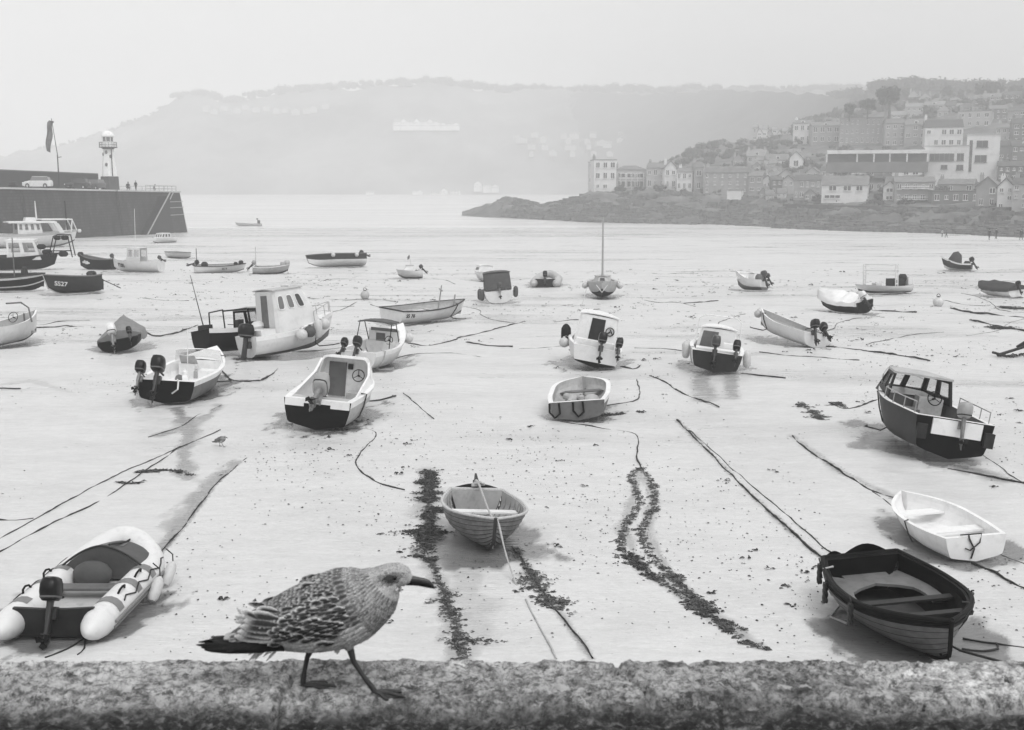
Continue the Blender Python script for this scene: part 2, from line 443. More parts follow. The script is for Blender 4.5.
        rb.add(top + bot, fs); rb.build('cabin_roof', roofm or m, s.root, 40)
        return f
    def panel(s, face, s0, s1, t0, t1, m, name='window', th=.02, rnd=.0, out=.0, fr=None, parent=None):
        P = lambda a, b_: lerp(lerp(face[0], face[1], a), lerp(face[3], face[2], a), b_)
        n = (face[1] - face[0]).cross(face[3] - face[0]).normalized()
        if rnd:
            pts = []; ca = ((s0 + s1) / 2, (t0 + t1) / 2)
            for k in range(16):
                a = 2 * math.pi * k / 16; ex = .5
                pts.append(P(ca[0] + (s1 - s0) / 2 * math.copysign(abs(math.cos(a)) ** ex, math.cos(a)), ca[1] + (t1 - t0) / 2 * math.copysign(abs(math.sin(a)) ** ex, math.sin(a))))
        else: pts = [P(s0, t0), P(s1, t0), P(s1, t1), P(s0, t1)]
        # find the outward side
        cen = sum(pts, Vector()) / len(pts)
        mb = MB(); mb.loft([[p - n * .01 for p in pts], [p + n * (th + out) for p in pts]])
        mb2 = MB(); mb2.loft([[p + n * .01 for p in pts], [p - n * (th + out) for p in pts]])
        fc = s._cc; use = mb if (cen + n - fc).length > (cen - n - fc).length else mb2
        o = use.build(name, m, parent or s.root, 40)
        if fr:
            fb = MB(); sg = 1 if use is mb else -1
            fb.tube([p + n * sg * (th + out) * .8 for p in pts] + [pts[0] + n * sg * (th + out) * .8], .018, 6, cap=False); fb.build('window_frame', fr, o)
        return o
    def cc(s, f): s._cc = sum(f['A'] + f['T'], Vector()) / 8; return f
    def bars(s, name, paths, r, m, n=8):
        mb = MB()
        for p in paths: mb.tube(p, r, n)
        return mb.build(name, m, s.root)
    def wheel(s, c, r=.17, ax=(1, 0, -.3), m=None):
        mb = MB(); ax = Vector(ax).normalized(); a = ax.cross(Vector((0, 0, 1))).normalized(); b_ = ax.cross(a); c = Vector(c)
        mb.tube([c + (a * math.cos(t) + b_ * math.sin(t)) * r for t in [2 * math.pi * k / 20 for k in range(21)]], .014, 6, cap=False)
        for k in range(3):
            t = 2 * math.pi * k / 3 + .5; mb.tube([c, c + (a * math.cos(t) + b_ * math.sin(t)) * r], .01, 6)
        mb.tube([c, c + ax * .12], .03, 8)
        return mb.build('steering_wheel', m or BLACK, s.root)
    def shell(s, f, m, open_=('aft',), sill=.35, posts=3, th=.05, roof=True, roofm=None, pane=True):
        """a wheelhouse made of sill, posts and roof: looks through where the windows are"""
        mb = MB()
        for key in ('aft', 'front', 'port', 'star'):
            if key in open_: continue
            q = f[key]; P = lambda a, b_: lerp(lerp(q[0], q[1], a), lerp(q[3], q[2], a), b_)
            mb.sheet([P(0, 0), P(1, 0), P(1, sill), P(0, sill)], th)
            mb.sheet([P(0, .9), P(1, .9), P(1, 1), P(0, 1)], th)
            for k in range(posts):
                a = k / (posts - 1); wd = .06 if 0 < k < posts - 1 else .07
                a0, a1 = max(0, a - wd), min(1, a + wd)
                mb.sheet([P(a0, sill), P(a1, sill), P(a1, .9), P(a0, .9)], th * .98)
        o = mb.build('wheelhouse', m, s.root, 30)
        if pane:
            for key in ('front', 'port', 'star'):
                if key in open_: continue
                q = f[key]; P = lambda a, b_: lerp(lerp(q[0], q[1], a), lerp(q[3], q[2], a), b_)
                g = MB(); g.sheet([P(.02, sill), P(.98, sill), P(.98, .9), P(.02, .9)], .008); g.build('window', CLEAR, o, smooth=False)
        if roof:
            T = f['T']; r = MB(); up = Vector((0, 0, .03))
            c_ = (T[0] + T[2]) / 2; E = [c_ + (p - c_) * 1.06 for p in T]
            r.loft([[p + up * .2 for p in E], [p + up * 2 for p in E], [c_ + (p - c_) * .8 + up * 3 for p in T]]); r.build('cabin_roof', roofm or m, s.root, 30)
        return o
    def text(s, txt, size, u0, v, m, side=1, ext=.006):
        a = s.S(u0 - .04, v); b_ = s.S(u0 + .04, v); up = s.S(u0, min(1, v + .12)); dn = s.S(u0, v - .12)
        o = (a + b_) / 2
        for p in (a, b_, up, dn, o): p.y *= side
        x = (a - b_) if side > 0 else (b_ - a)
        M = frame(o, x, up - dn); M.translation = M.translation + M.to_3x3() @ Vector((0, 0, .012))
        return text_mesh(txt, size, 'registration_number', m, s.root, M, ext)
    def cover(s, m, ridge=.35, ridge_f=None, u0=0., u1=1., skirt=.12, name='boat_cover', seed=1, wr=.03, seg=14):
        mb = MB(); rings = []; n = seg
        for i in range(n + 1):
            u = lerp(u0, u1, i / n); p = s.S(min(u, 1), 1); w = p.y + .03; ring = []
            rd = ridge * (ridge_f(u) if ridge_f else math.sin(math.pi * (.15 + .7 * (i / n))))
            ring.append(Vector((p.x, -w - .02, p.z - skirt - .05 * mnoise.noise(Vector((u * 9, seed, 0))))))
            for j in range(13):
                t = -1 + 2 * j / 12; z = p.z + .03 + rd * (1 - abs(t) ** 1.5) + wr * mnoise.noise(Vector((u * 7 + seed, t * 3, seed))) * 1.6
                ring.append(Vector((p.x, w * t, z)))
            ring.append(Vector((p.x, w + .02, p.z - skirt - .05 * mnoise.noise(Vector((u * 9, -seed, 4))))))
            rings.append(ring)
        mb.loft(rings, cap=False, closed=False)
        under = [[Vector((p.x, p.y * .97, p.z - .015)) for p in r] for r in rings]
        k = len(mb.v); mb.loft(under, cap=False, closed=False)
        # close both ends down to the sheer
        for r, sg in ((rings[0], -1), (rings[-1], 1)):
            e = [Vector((p.x + sg * .03, p.y, p.z)) for p in r]; b2 = [Vector((p.x + sg * .05, p.y, min(p.z, r[0].z + .02))) for p in r]
            mb.loft([e, b2], cap=False, closed=False)
        return mb.build(name, m, s.root, 60)
    def world(s, p): return Matrix.LocRotScale(s.root.location, s.root.rotation_euler, None) @ Vector(p)
FENDERS = []
def fender(b, u, kind, label, side=1, sc=1., m=None, drop=.1, group=None, v=1.0):
    """a fender hanging over the side of a boat: a thing of its own"""
    p = b.S(u, v); q = b.S(u, .55)
    w0 = b.world((p.x, (p.y + .015) * side, p.z)); r = .1 * sc
    wc = b.world((p.x, (max(p.y, q.y) + r * .8) * side, p.z - drop - r)); wc.x = lerp(wc.x, wc.x, 1)
    t = thing('fender', label, 'fender', wc, (0, 0, random.random()), group)
    mb = MB()
    if kind == 'ball': mb.ball((0, 0, 0), r * 1.35, 12); mb.tube([(0, 0, r * 1.2), (0, 0, r * 1.6)], [.04 * sc, .025 * sc], 8)
    else: mb.loft([[Vector((rr * math.cos(a), rr * math.sin(a), z)) for a in [2 * math.pi * k / 12 for k in range(12)]] for rr, z in ((r * .2, -r * 2.4), (r * .65, -r * 2.2), (r * .95, -r * 1.6), (r, 0), (r * .95, r * 1.2), (r * .6, r * 1.8), (r * .2, r * 2.1))])
    mb.build('fender_body', m or BUOY, t)
    M = Matrix.LocRotScale(t.location, t.rotation_euler, None).inverted()
    e = M @ w0; s2 = MB(); s2.tube([e, (e * .5 + Vector((0, 0, r))), (0, 0, r * 1.5)], .008, 6); s2.build('lanyard', ROPE, t)
    return t
# ------------------------------------------------------------------ the boats, near to far
V = Vector
# 2 white dinghy, right
b = Boat('whitedinghy', 'rowing_dinghy', 'plain white plastic dinghy with blunt bow and roped transom, beached behind the dark rowing boat', (902, 489), (977, 535), 1.3, .42, .1, .02, tw=.8, prof='chine', side=WHITE, bottom=WHITE, vb=.1, rim=.07, floor_z=.1, deck=WHITE, liner=WHITE, floormat=WHITE, full=3.0, rake=.12, heel=-3)
b.thwart(.3, .26, .3, WHITE); b.thwart(.72, .27, .3, WHITE)
mb = MB(); p = b.S(0, 1)
mb.tube([(p.x + .02, .12, p.z + .03), (p.x - .02, .13, p.z - .02), (p.x - .03, .05, p.z - .2), (p.x - .02, .1, p.z - .36)], .014, 6)
mb.tube([(p.x + .05, .25, p.z + .03), (p.x + .02, -.1, p.z + .035), (p.x - .02, -.05, p.z - .1), (p.x - .025, .12, p.z - .22), (p.x - .02, .2, p.z - .18)], .012, 6)
q = b.S(.45, 1); mb.tube([(q.x, q.y - .05, q.z + .02), (q.x, q.y + .02, q.z), (q.x - .1, q.y - .0, q.z - .2), (q.x - .15, q.y - .05, q.z - .34)], .012, 6)
mb.build('rope_lashing', ROPED, b.root)
# 3 dark-rimmed clinker dinghy, right
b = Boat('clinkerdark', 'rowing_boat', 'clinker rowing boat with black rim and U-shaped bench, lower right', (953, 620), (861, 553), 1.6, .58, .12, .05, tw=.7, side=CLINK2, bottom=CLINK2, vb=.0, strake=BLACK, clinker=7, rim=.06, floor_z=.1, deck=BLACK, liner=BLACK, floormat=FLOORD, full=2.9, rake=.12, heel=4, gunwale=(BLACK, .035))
b.keelpart(BLACK)
# U bench
mb = MB()
o1 = [(b.S(u, 1).x, max(.03, b.yat(u, .36) - .04)) for u in [.04, .12, .2, .28, .36, .44, .5]]
P = []
outer = [(x, y) for x, y in o1] ; n = len(outer)
inner = []
for i, (x, y) in enumerate(outer):
    t = i / (n - 1); inner.append((lerp(b.S(.2, 1).x, o1[-1][0], t), min(y - .2, .5 * math.sin(math.pi / 2 * min(1, t * 2.2)) + .0) if t > 0 else 0))
for sd in (1, -1):
    for i in range(n - 1):
        q = [(outer[i][0], outer[i][1] * sd), (outer[i + 1][0], outer[i + 1][1] * sd), (inner[i + 1][0], inner[i + 1][1] * sd), (inner[i][0], inner[i][1] * sd)]
        if sd > 0: q = q[::-1]
        mb.loft([[(x, y, .33) for x, y in q], [(x, y, .37) for x, y in q]])
mb.box(((outer[0][0] + inner[0][0]) / 2, 0, .345), (abs(outer[0][0] - inner[0][0]) * .98, outer[0][1] * 1.3, .035))
mb.build('stern_bench', mat('worn_grey_bench', .15, .6, .25, 3., dirt=.4), b.root)
b.thwart(.5, .42, .15, DARK); b.thwart(.72, .46, .13, DARK)
mb = MB(); p = b.S(0, 1)
for y0, y1 in ((-.5, -.28), (-.22, .4)):
    k = 7; A = [(p.x - .02, lerp(y0, y1, i / k), p.z - .05) for i in range(k + 1)] + [(p.x - .02, lerp(y1, y0, i / k), p.z + .03 + .12 * math.sin(math.pi * i / k) * (1 if y1 - y0 > .4 else .4)) for i in range(k + 1)]
    mb.sheet(A, .05)
mb.build('transom_board', BLACK, b.root)
mb = MB()
for sd in (1, -1):
    mb.tube([(b.S(u, .87).x, (b.S(u, .87).y + .02) * sd, b.S(u, .87).z) for u in [k / 20 for k in range(21)]], .02, 6)
mb.build('rubbing_strake', BLACK, b.root)
for i, (u, sd) in enumerate(((.04, -1), (.2, -1), (.52, -1), (.52, 1))):
    pass
ropefl = ['rope fender at the stern corner of the black-rimmed rowing boat', 'rope fender second from the stern along the near side of the black-rimmed boat', 'rope fender on the near bow quarter of the black-rimmed rowing boat', 'rope fender alone on the far side of the black-rimmed rowing boat']
for (u, sd), lb in zip(((.06, -1), (.3, -1), (.62, -1), (.64, 1)), ropefl):
    p = b.S(u, 1); q = b.S(u, .6); w = b.world((p.x, (max(p.y, q.y) + .06) * sd, p.z - .02))
    t = thing('rope_fender', lb, 'fender', w, (0, 0, 0), 'rope fenders on the black-rimmed boat')
    mb = MB()
    for k in range(3):
        mb.tube([(.022 * math.cos(z * 22 + 2.1 * k), .022 * math.sin(z * 22 + 2.1 * k), -z) for z in [i * .02 for i in range(16)]], .022, 6)
    mb.build('twisted_rope', WOODD, t); mb = MB(); mb.tube([(0, -.07 * sd, .06), (0, 0, .03), (0, 0, 0)], .012, 6); mb.build('lanyard', ROPED, t)
# 4 centre clinker dinghy
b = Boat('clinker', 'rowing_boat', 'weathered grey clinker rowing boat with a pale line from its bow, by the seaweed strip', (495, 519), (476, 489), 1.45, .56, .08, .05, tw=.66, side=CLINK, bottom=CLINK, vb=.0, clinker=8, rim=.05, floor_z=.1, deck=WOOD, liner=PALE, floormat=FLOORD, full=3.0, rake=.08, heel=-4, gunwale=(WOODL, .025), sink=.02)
b.keelpart(WOODD); b.thwart(.3, .36, .2, WHITE); b.thwart(.62, .4, .2, WHITE)
p = b.S(0, 1); mb = MB(); k = 9
mb.sheet([(p.x - .02, lerp(-.44, .44, i / k), p.z - .06) for i in range(k + 1)] + [(p.x - .02, lerp(.44, -.44, i / k), p.z + .01 + .09 * math.sin(math.pi * i / k)) for i in range(k + 1)], .05)
mb.build('transom_board', WOODD, b.root)
for u in [.1, .18, .26, .34, .42, .5, .58, .66, .74, .82]:
    mb = MB(); Z = (b.S(u, 1).z - .03, .45, .32, .2, .12); mb.tube([(b.xat(u, z), (b.yat(u, z) - .035) * 1, z) for z in Z] + [(b.xat(u, z), -(b.yat(u, z) - .035), z) for z in Z[::-1]], .014, 5); mb.build('rib', WOOD, b.root)
mb = MB(); q = b.S(1, 1)
mb.tube([(p.x - .5, .0, .5), (p.x - .2, .02, p.z + .1), (p.x + .1, .02, p.z + .12), (0, .05, .52), (q.x - .3, .05, .46)], [.05, .035, .02, .018, .018], 8); mb.tube([(p.x + .02, -.1, p.z + .06), (p.x + .02, .14, p.z + .1), (p.x + .06, .05, p.z + .14), (p.x, -.08, p.z + .08)], .03, 8)
mb.build('stern_rope', ROPE, b.root)
mb = MB(); mb.tube([(p.x - .1, 0, .62), (p.x - .35, .03, .66), (p.x - .6, .08, .62), (p.x - .85, .1, .7)], [.03, .06, .05, .02], 7); mb.build('frayed_rope_end', ROPED, b.root)

# 5 cabin cruiser right
b = Boat('cruiser', 'motor_cruiser', 'dark hulled cabin cruiser with rails and open wheelhouse leaning over near the right edge', (885, 376), (955, 421), 2.0, .95, .3, .0, tw=.9, prof='chine', side=DARK, bottom=PALE, vb=.38, strake=DARK, rim=.14, floor_z=.35, deck=WHITE, liner=MID, foredeck=.36, full=2.0, rake=.5, heel=9, transom=BLACK)
f = b.cc(b.faces(b.L * -.02, b.L * .28, b.H + .02, b.H + .62, .8, .6, it=.1, rf=.42, ra=.05))
b.shell(f, DARK, ('aft',), sill=.3, posts=3, th=.06, roofm=PALE)
mb = MB(); mb.box((b.L * .02, -.3, .72), (.35, .6, .75)); mb.build('console', PALE, b.root); b.wheel((b.L * -.03 - .1, -.3, 1.12), .17)
mb = MB(); mb.box((-b.L * .12, .45, .6), (.5, .45, .5)); mb.box((-b.L * .2, -.45, .55), (.4, .4, .4)); mb.build('seat', MID, b.root)
mb = MB(); mb.box((-b.L * .43, 0, .72), (.35, 1.5, .36)); mb.build('engine_well', WHITE, b.root)
for sd, nm in ((1, 0), (-1, 1)):
    top = [(b.S(u, 1).x, (b.S(u, 1).y - .06) * sd, b.S(u, 1).z + .26) for u in (.06, .2, .35, .5)]
    b.bars('guard_rail', [top] + [[t, (t[0], t[1], t[2] - .26)] for t in top], .014, STEEL)
tp = [(b.S(u, 1).x - .05, (b.S(u, 1).y - .03) * s_, b.S(u, 1).z + .3) for u, s_ in ((.78, 1), (.9, 1), (.985, 1), (.985, -1), (.9, -1), (.78, -1))]
b.bars('bow_rail', [tp] + [[t, (t[0], t[1], t[2] - .3)] for t in tp[::2]], .014, STEEL)
b.outboard(-.12, 12, 1.05, COWLG, LEGL, tiller=False, drop=.1)
mb = MB(); q_ = b.S(0, 1); mb.box((q_.x - .02, -.05, q_.z - .2), (.06, 1.15, .36)); mb.build('transom_panel', WHITE, b.root)
p = b.S(0, 1)
for y in (.75, -.8): mb = MB(); mb.box((p.x - .06, y, .6), (.1, .22, .34)); mb.build('trim_tab_bracket', FOUL, b.root)

# 6 white boat with two outboards
b = Boat('twinwhite', 'motor_boat', 'white open motorboat with dark transom and two black outboards, left of centre', (216, 345), (165, 380), 1.95, .72, .36, .0, tw=.88, prof='chine', side=MID, bottom=BLACK, vb=.3, strake=WHITE, rim=.13, floor_z=.3, deck=WHITE, liner=WHITE, floormat=WHITE, foredeck=.3, full=2.2, rake=.4, heel=3, transom=BLACK)
mb = MB(); mb.box((b.L * .12, .35, .5), (.35, .5, .5)); mb.box((b.L * .05, -.4, .45), (.5, .5, .35)); mb.build('console', WHITE, b.root)
mb = MB(); mb.sheet([(b.L * .1, .0, .76), (b.L * .1, .55, .76), (b.L * .05, .52, 1.05), (b.L * .05, .04, 1.05)], .02); mb.build('seat_cushion', PALE, b.root)
pts = []
for k in range(13):
    a = math.pi * (k / 12 - .5); pts.append((b.L * .12 + .55 * math.cos(a), .78 * math.sin(a)))
mb = MB(); mb.loft([[(x, y, .82) for x, y in pts] + [(x * .985, y * .97, .82) for x, y in pts[::-1]], [(x - .12, y * .92, 1.16) for x, y in pts] + [(x * .985 - .12, y * .9, 1.16) for x, y in pts[::-1]]])
mb.build('windscreen', CLEAR, b.root, smooth=False)
b.bars('windscreen_rail', [[(x - .12, y * .92, 1.17) for x, y in pts]], .016, WHITE)
b.outboard(.22, 25, 1.4, COWL, LEG); b.outboard(.74, 30, 1.05, COWL, LEGL)
b.bars('aerial', [[(-b.L * .1, 0, .5), (-b.L * .12, 0, 2.0)]], .014, WHITE)
mb = MB(); mb.tube([(-b.L * .47, -.3, .74), (-b.L * .5, -.38, .72), (-b.L * .52, -.4, .5), (-b.L * .5, -.2, .35)], .025, 8); mb.build('fuel_hose', WORN, b.root)

# 7 open cuddy boat
b = Boat('cuddy', 'cuddy_boat', 'white fibreglass boat with open shelter, steering wheel and big grey outboard', (357, 367), (317, 400), 1.95, .82, .15, .0, tw=.9, prof='chine', side=PALE, bottom=MID, vb=.55, strake=WHITE, rim=.16, floor_z=.3, deck=WHITE, liner=WHITE, floormat=FLOOR, foredeck=.24, full=2.6, rake=.4, heel=5, transom=BLACK)
xb = b.L * .14; w = .82; zt = b.H + .72
def arch(x, wd, z0, z1, n=5):
    A = [(x, wd, z0)]
    for k in range(n + 1): a = math.pi / 2 * k / n; A.append((x, wd * .82 - .16 + .16 * math.cos(a), z1 - .16 + .16 * math.sin(a)))
    return A + [(x, -y, z) for _, y, z in A[::-1]]
mb = MB()
O = [arch(xb - .1, w, b.H, zt), arch(xb + .35, w * .92, b.H + .02, zt - .03), arch(xb + .85, w * .7, b.H + .05, b.H + .36)]
I = [[(x - .01, y * .94, z - .045 if z > b.H + .2 else z) for x, y, z in r] for r in O]
mb.loft(O, cap=False, closed=False); mb.loft([r[::-1] for r in I], cap=False, closed=False); mb.loft([I[0], O[0]], cap=False, closed=False); mb.loft([O[2], I[2]], cap=False, closed=False)
for sd in (1, -1):
    mb.sheet([(xb - .1, w * sd, b.H), (xb - .1, (w * .82) * sd, zt - .1), (xb - .45, (w * .92) * sd, zt - .42), (-b.L * .33, w * sd, b.H)], .06)
mb.build('shelter', WHITE, b.root, 40)
mb = MB(); mb.sheet([(xb + .3, .72, .3), (xb + .3, .72, b.H + .3), (xb + .3, .6, zt - .1), (xb + .3, -.6, zt - .1), (xb + .3, -.72, b.H + .3), (xb + .3, -.72, .3)], .04); mb.build('bulkhead', WHITE, b.root)
mb = MB(); mb.sheet([(xb + .26, .52, .34), (xb + .26, .52, zt - .22), (xb + .26, .02, zt - .22), (xb + .26, .02, .34)], .03); mb.build('cabin_door', MID, b.root)
b.wheel((xb + .12, -.36, b.H + .18), .17, m=BLACK)
mb = MB(); mb.box((xb + .24, -.1, b.H + .4), (.06, .14, .16)); mb.build('instrument_box', DARK, b.root)
mb = MB(); mb.box((xb - .05, -.42, .42), (.5, .6, .25)); mb.box((-b.L * .42, 0, .66), (.4, 1.5, .3)); mb.build('seat', PALE, b.root)
b.outboard(.0, 66, 1.5, COWLG, LEGL, tiller=False)
mb = MB(); p = b.S(0, 1)
for y0, y1 in ((.35, .84), (-.84, -.35)): mb.box((p.x - .015, (y0 + y1) / 2, p.z - .09), (.05, y1 - y0, .2))
mb.box((p.x - .012, 0, p.z - .05), (.045, .7, .1)); mb.build('transom_cap', WHITE, b.root)
# 8 cuddy with canopy
b = Boat('canopyboat', 'cuddy_boat', 'small white boat with thin dark canopy and two black outboards by the numbered boat', (402, 322), (356, 351), 1.75, .72, .62, .0, tw=.85, side=WORN, bottom=MID, vb=.35, strake=WHITE, rim=.12, floor_z=.25, deck=WHITE, liner=WHITE, foredeck=.4, full=2.2, rake=.35, heel=3, transom=WORN)
b.bars('canopy_frame', [[(.35, .6, b.H), (-.1, .62, b.H + .85), (-.5, .62, b.H + .9), (-.75, .66, b.H)], [(.35, -.6, b.H), (-.1, -.62, b.H + .85), (-.5, -.62, b.H + .9), (-.75, -.66, b.H)], [(-.5, .62, b.H + .9), (-.5, -.62, b.H + .9)]], .018, BLACK)
mb = MB(); mb.loft([[(x, y, b.H + .86 + .08 * math.cos(y * 2.2) + .02) for y in (.66, .33, 0, -.33, -.66)] + [(x, y, b.H + .84 + .08 * math.cos(y * 2.2)) for y in (-.66, -.33, 0, .33, .66)] for x in (-.62, -.2, .12)]); mb.build('canopy', CANVAS, b.root)
mb = MB(); mb.sheet([(.3, .62, .3), (.3, .6, b.H + .55), (.3, -.6, b.H + .55), (.3, -.62, .3)], .04); mb.box((.1, -.3, .6), (.3, .4, .5)); mb.build('bulkhead', WHITE, b.root)
mb = MB(); mb.sheet([(.52, .6, b.H + .05), (.52, -.6, b.H + .05), (.22, -.5, b.H + .6), (.22, .5, b.H + .6)], .015); mb.build('windscreen', GLASSM, b.root)
mb = MB(); mb.sheet([(.27, .3, .35), (.27, .3, b.H + .4), (.27, -.05, b.H + .4), (.27, -.05, .35)], .03); mb.build('cabin_door', MID, b.root)
b.wheel((.0, -.32, b.H + .2), .15)
b.outboard(-.02, 30, 1.05, COWL, LEG); b.outboard(.5, 45, .85, COWL, LEG)
fender(b, .86, 'ball', 'white ball fender at the bow of the canopied boat', -1, 1.5, BUOY, .1)

# 9 wheelhouse boat
b = Boat('wheelhouse', 'wheelhouse_boat', 'tall white wheelhouse boat with three oval side windows and a row of fenders', (336, 309), (247, 338), 2.1, .85, .46, .0, pu=5, Lg=5, tw=.88, side=WORN, bottom=MID, vb=.38, strake=WHITE, rim=.16, floor_z=.4, deck=WHITE, liner=WORN, foredeck=.38, full=2.2, rake=.5, heel=-5, transom=WORN)
f = b.cc(b.faces(-b.L * .27, b.L * .3, b.H - .05, b.H + 1.6, .92, .6, it=.1, rf=.75, ra=.1)); b.cabin(WORN, -b.L * .27, b.L * .3, b.H - .05, b.H + 1.6, .92, .6, it=.1, rf=.75, ra=.1, roofm=PALE)
for k in range(3): b.panel(f['star'], .1 + .27 * k, .27 + .27 * k, .55, .87, GLASSM if k < 2 else GLASS, rnd=1, fr=WHITE); b.panel(f['port'], .12 + .27 * k, .3 + .27 * k, .55, .87, GLASSM, rnd=1, fr=WHITE)
b.panel(f['front'], .08, .46, .5, .88, GLASSM, rnd=1, fr=WHITE); b.panel(f['front'], .54, .92, .5, .88, GLASSM, rnd=1, fr=WHITE)
b.panel(f['aft'], .35, .65, .05, .9, MID, 'cabin_door'); 
b.bars('roof_lights', [[(0, .3, b.H + 1.6), (0, .3, b.H + 1.75)], [(0, -.3, b.H + 1.6), (0, -.3, b.H + 1.75)], [(0, -.35, b.H + 1.72), (0, .35, b.H + 1.72)]], .03, WHITE)
tp = [(b.S(u, 1).x - .05, (b.S(u, 1).y - .03) * s_, b.S(u, 1).z + .4) for u, s_ in ((.75, 1), (.9, 1), (.98, 1), (.98, -1), (.9, -1), (.75, -1))]
b.bars('bow_rail', [tp] + [[t, (t[0], t[1], t[2] - .4)] for t in tp], .014, STEEL)
mb = MB(); mb.box((-b.L * .36, -.2, .85), (.6, 1.4, .4)); mb.ball((-b.L * .3, .4, 1.15), .3, 10, sc=(1, 1, .7)); mb.build('stowed_gear', WORN, b.root)
b.outboard(-.35, 14, 1.6, COWL, LEG, tiller=False, drop=.3)
for u, kd, mm, lb in ((.52, 'ball', BUOY, 'aftmost pale ball fender along the side of the white wheelhouse boat'), (.63, 'ball', TYRE, 'dark ball fender between the pale ones on the white wheelhouse boat'), (.74, 'sausage', BUOY, 'pale sausage fender just ahead of the dark one on the wheelhouse boat'), (.83, 'ball', BUOY, 'foremost pale ball fender under the bow of the white wheelhouse boat')):
    fender(b, u, kd, lb, -1, 1.7, mm, .05, 'fenders along the wheelhouse boat')
# 10 dark boat with cabin
b = Boat('darkcabin', 'fishing_boat', 'black fishing boat with low cabin and tall whip aerial beside the white wheelhouse boat', (285, 319), (200, 331), 2.0, .85, .3, .05, tw=.88, side=BLACK, bottom=FOUL, vb=.3, strake=WORN, rim=.1, floor_z=.3, deck=PALE, liner=DARK, foredeck=.3, full=2.2, rake=.4, heel=-10, transom=BLACK)
f = b.cc(b.faces(-b.L * .02, b.L * .3, b.H, b.H + .75, .75, .5, it=.1, rf=.3, ra=0)); b.shell(f, BLACK, ('aft',), sill=.3, posts=3, roofm=PALE)
b.bars('gantry', [[(-b.L * .3, .7, .8), (-b.L * .3, .65, 1.6), (-b.L * .3, -.65, 1.6), (-b.L * .3, -.7, .8)], [(-b.L * .3, -.65, 1.55), (b.L * .0, -.65, 1.6)]], .03, BLACK)
b.bars('aerial', [[(-b.L * .42, .2, .8), (-b.L * .46, .2, 1.7), (-b.L * .52, .2, 3.1)]], [.03, .02, .01], DARK)
mb = MB(); mb.box((-b.L * .25, 0, .6), (.9, 1.2, .5)); mb.box((-b.L * .4, .3, .8), (.4, .5, .6)); mb.box((-b.L * .08, -.3, .9), (.25, .3, .6)); mb.build('stowed_gear', DARK, b.root)
# 11 covered dinghy
b = Boat('covered', 'covered_dinghy', 'small black dinghy under a grey canvas cover with a white outboard, on the left', (138, 318), (118, 340), 1.75, .5, .12, .0, tw=.9, side=BLACK, bottom=FOUL, vb=.3, rim=.08, floor_z=.2, deck=BLACK, liner=BLACK, full=4, rake=.15, Lfix=3.6, heel=-10, transom=BLACK)
b.cover(CANVASM, .55, lambda u: .35 + .65 * min(1, u * 1.3), .2, .985, .25, seed=3)
b.outboard(.15, 35, 1.3, COWLW, LEGL, tiller=False); b.outboard(-.5, 30, .8, COWL, LEG)
# 12 open boat SS 76
b = Boat('ss76', 'open_boat', 'pale open wooden boat numbered SS 76 with short mast and dark gunwale', (464, 299), (391, 309), 1.9, .72, .2, .05, tw=.85, side=WORN, bottom=DARK, vb=.22, rim=.07, floor_z=.18, deck=MID, liner=PALE, floormat=FLOOR, full=2.3, rake=.35, heel=4, gunwale=(DARK, .035), transom=WORN)
b.thwart(.3, .45, .22); b.thwart(.6, .48, .22); mb = MB(); mb.box((-b.L * .12, -.1, .4), (.75, .6, .35)); mb.build('engine_box', WORN, b.root)
b.bars('mast', [[(b.L * .12, 0, .2), (b.L * .16, 0, 1.75)], [(b.L * .13, -.2, 1.5), (b.L * .17, .2, 1.55)]], [.04, .03], WOOD)
b.bars('post', [[(b.L * .36, .1, .3), (b.L * .38, .1, 1.2)]], .035, WOOD)
b.text('SS 76', .26, .1, .78, BLACK, -1)
# 13 boat with dark canopy
b = Boat('blackcanopy', 'canopy_boat', 'white boat seen from behind under a square dark canopy with dark fenders', (492, 280), (499, 291), 1.95, .75, .2, .0, tw=.85, side=WHITE, bottom=MID, vb=.25, rim=.12, floor_z=.25, deck=WHITE, liner=WHITE, foredeck=.3, full=2.3, rake=.4, heel=-5, Lfix=4.2, transom=WORN)
f = b.cc(b.faces(-1.3, .6, b.H + .05, b.H + 1.0, .85, .7, it=.05, rf=.3, ra=.15)); b.cabin(CANVAS, -1.3, .6, b.H + .05, b.H + 1.0, .85, .7, it=.05, rf=.3, ra=.15, roofm=CANVAS, name='canopy')
b.outboard(-.05, 10, 1.0, COWLD, LEGL)
for u, sd, lb in ((.3, 1, 'dark sausage fender left of the square canopied boat'), (.08, 1, 'dark sausage fender at the left stern corner of the canopied boat'), (.2, -1, 'dark sausage fender right of the square canopied boat')): fender(b, u, 'sausage', lb, sd, 1.5, TYRE, 0, 'fenders on the canopied boat')
# 14 cluttered white boat behind
b = Boat('clutter', 'small_cruiser', 'white boat cluttered with gear half hidden behind the square canopied boat', (476, 268), (495, 272), 1.7, .7, .2, .05, tw=.85, side=WORN, bottom=MID, vb=.3, rim=.1, floor_z=.3, deck=WHITE, liner=WHITE, foredeck=.45, full=2.2, rake=.3, heel=3)
f = b.cc(b.faces(-.2, 1.1, b.H, b.H + .45, .65, .45)); b.cabin(WHITE, -.2, 1.1, b.H, b.H + .45, .65, .45)
b.panel(f['star'], .2, .8, .3, .75, GLASS); b.panel(f['port'], .2, .8, .3, .75, GLASS)
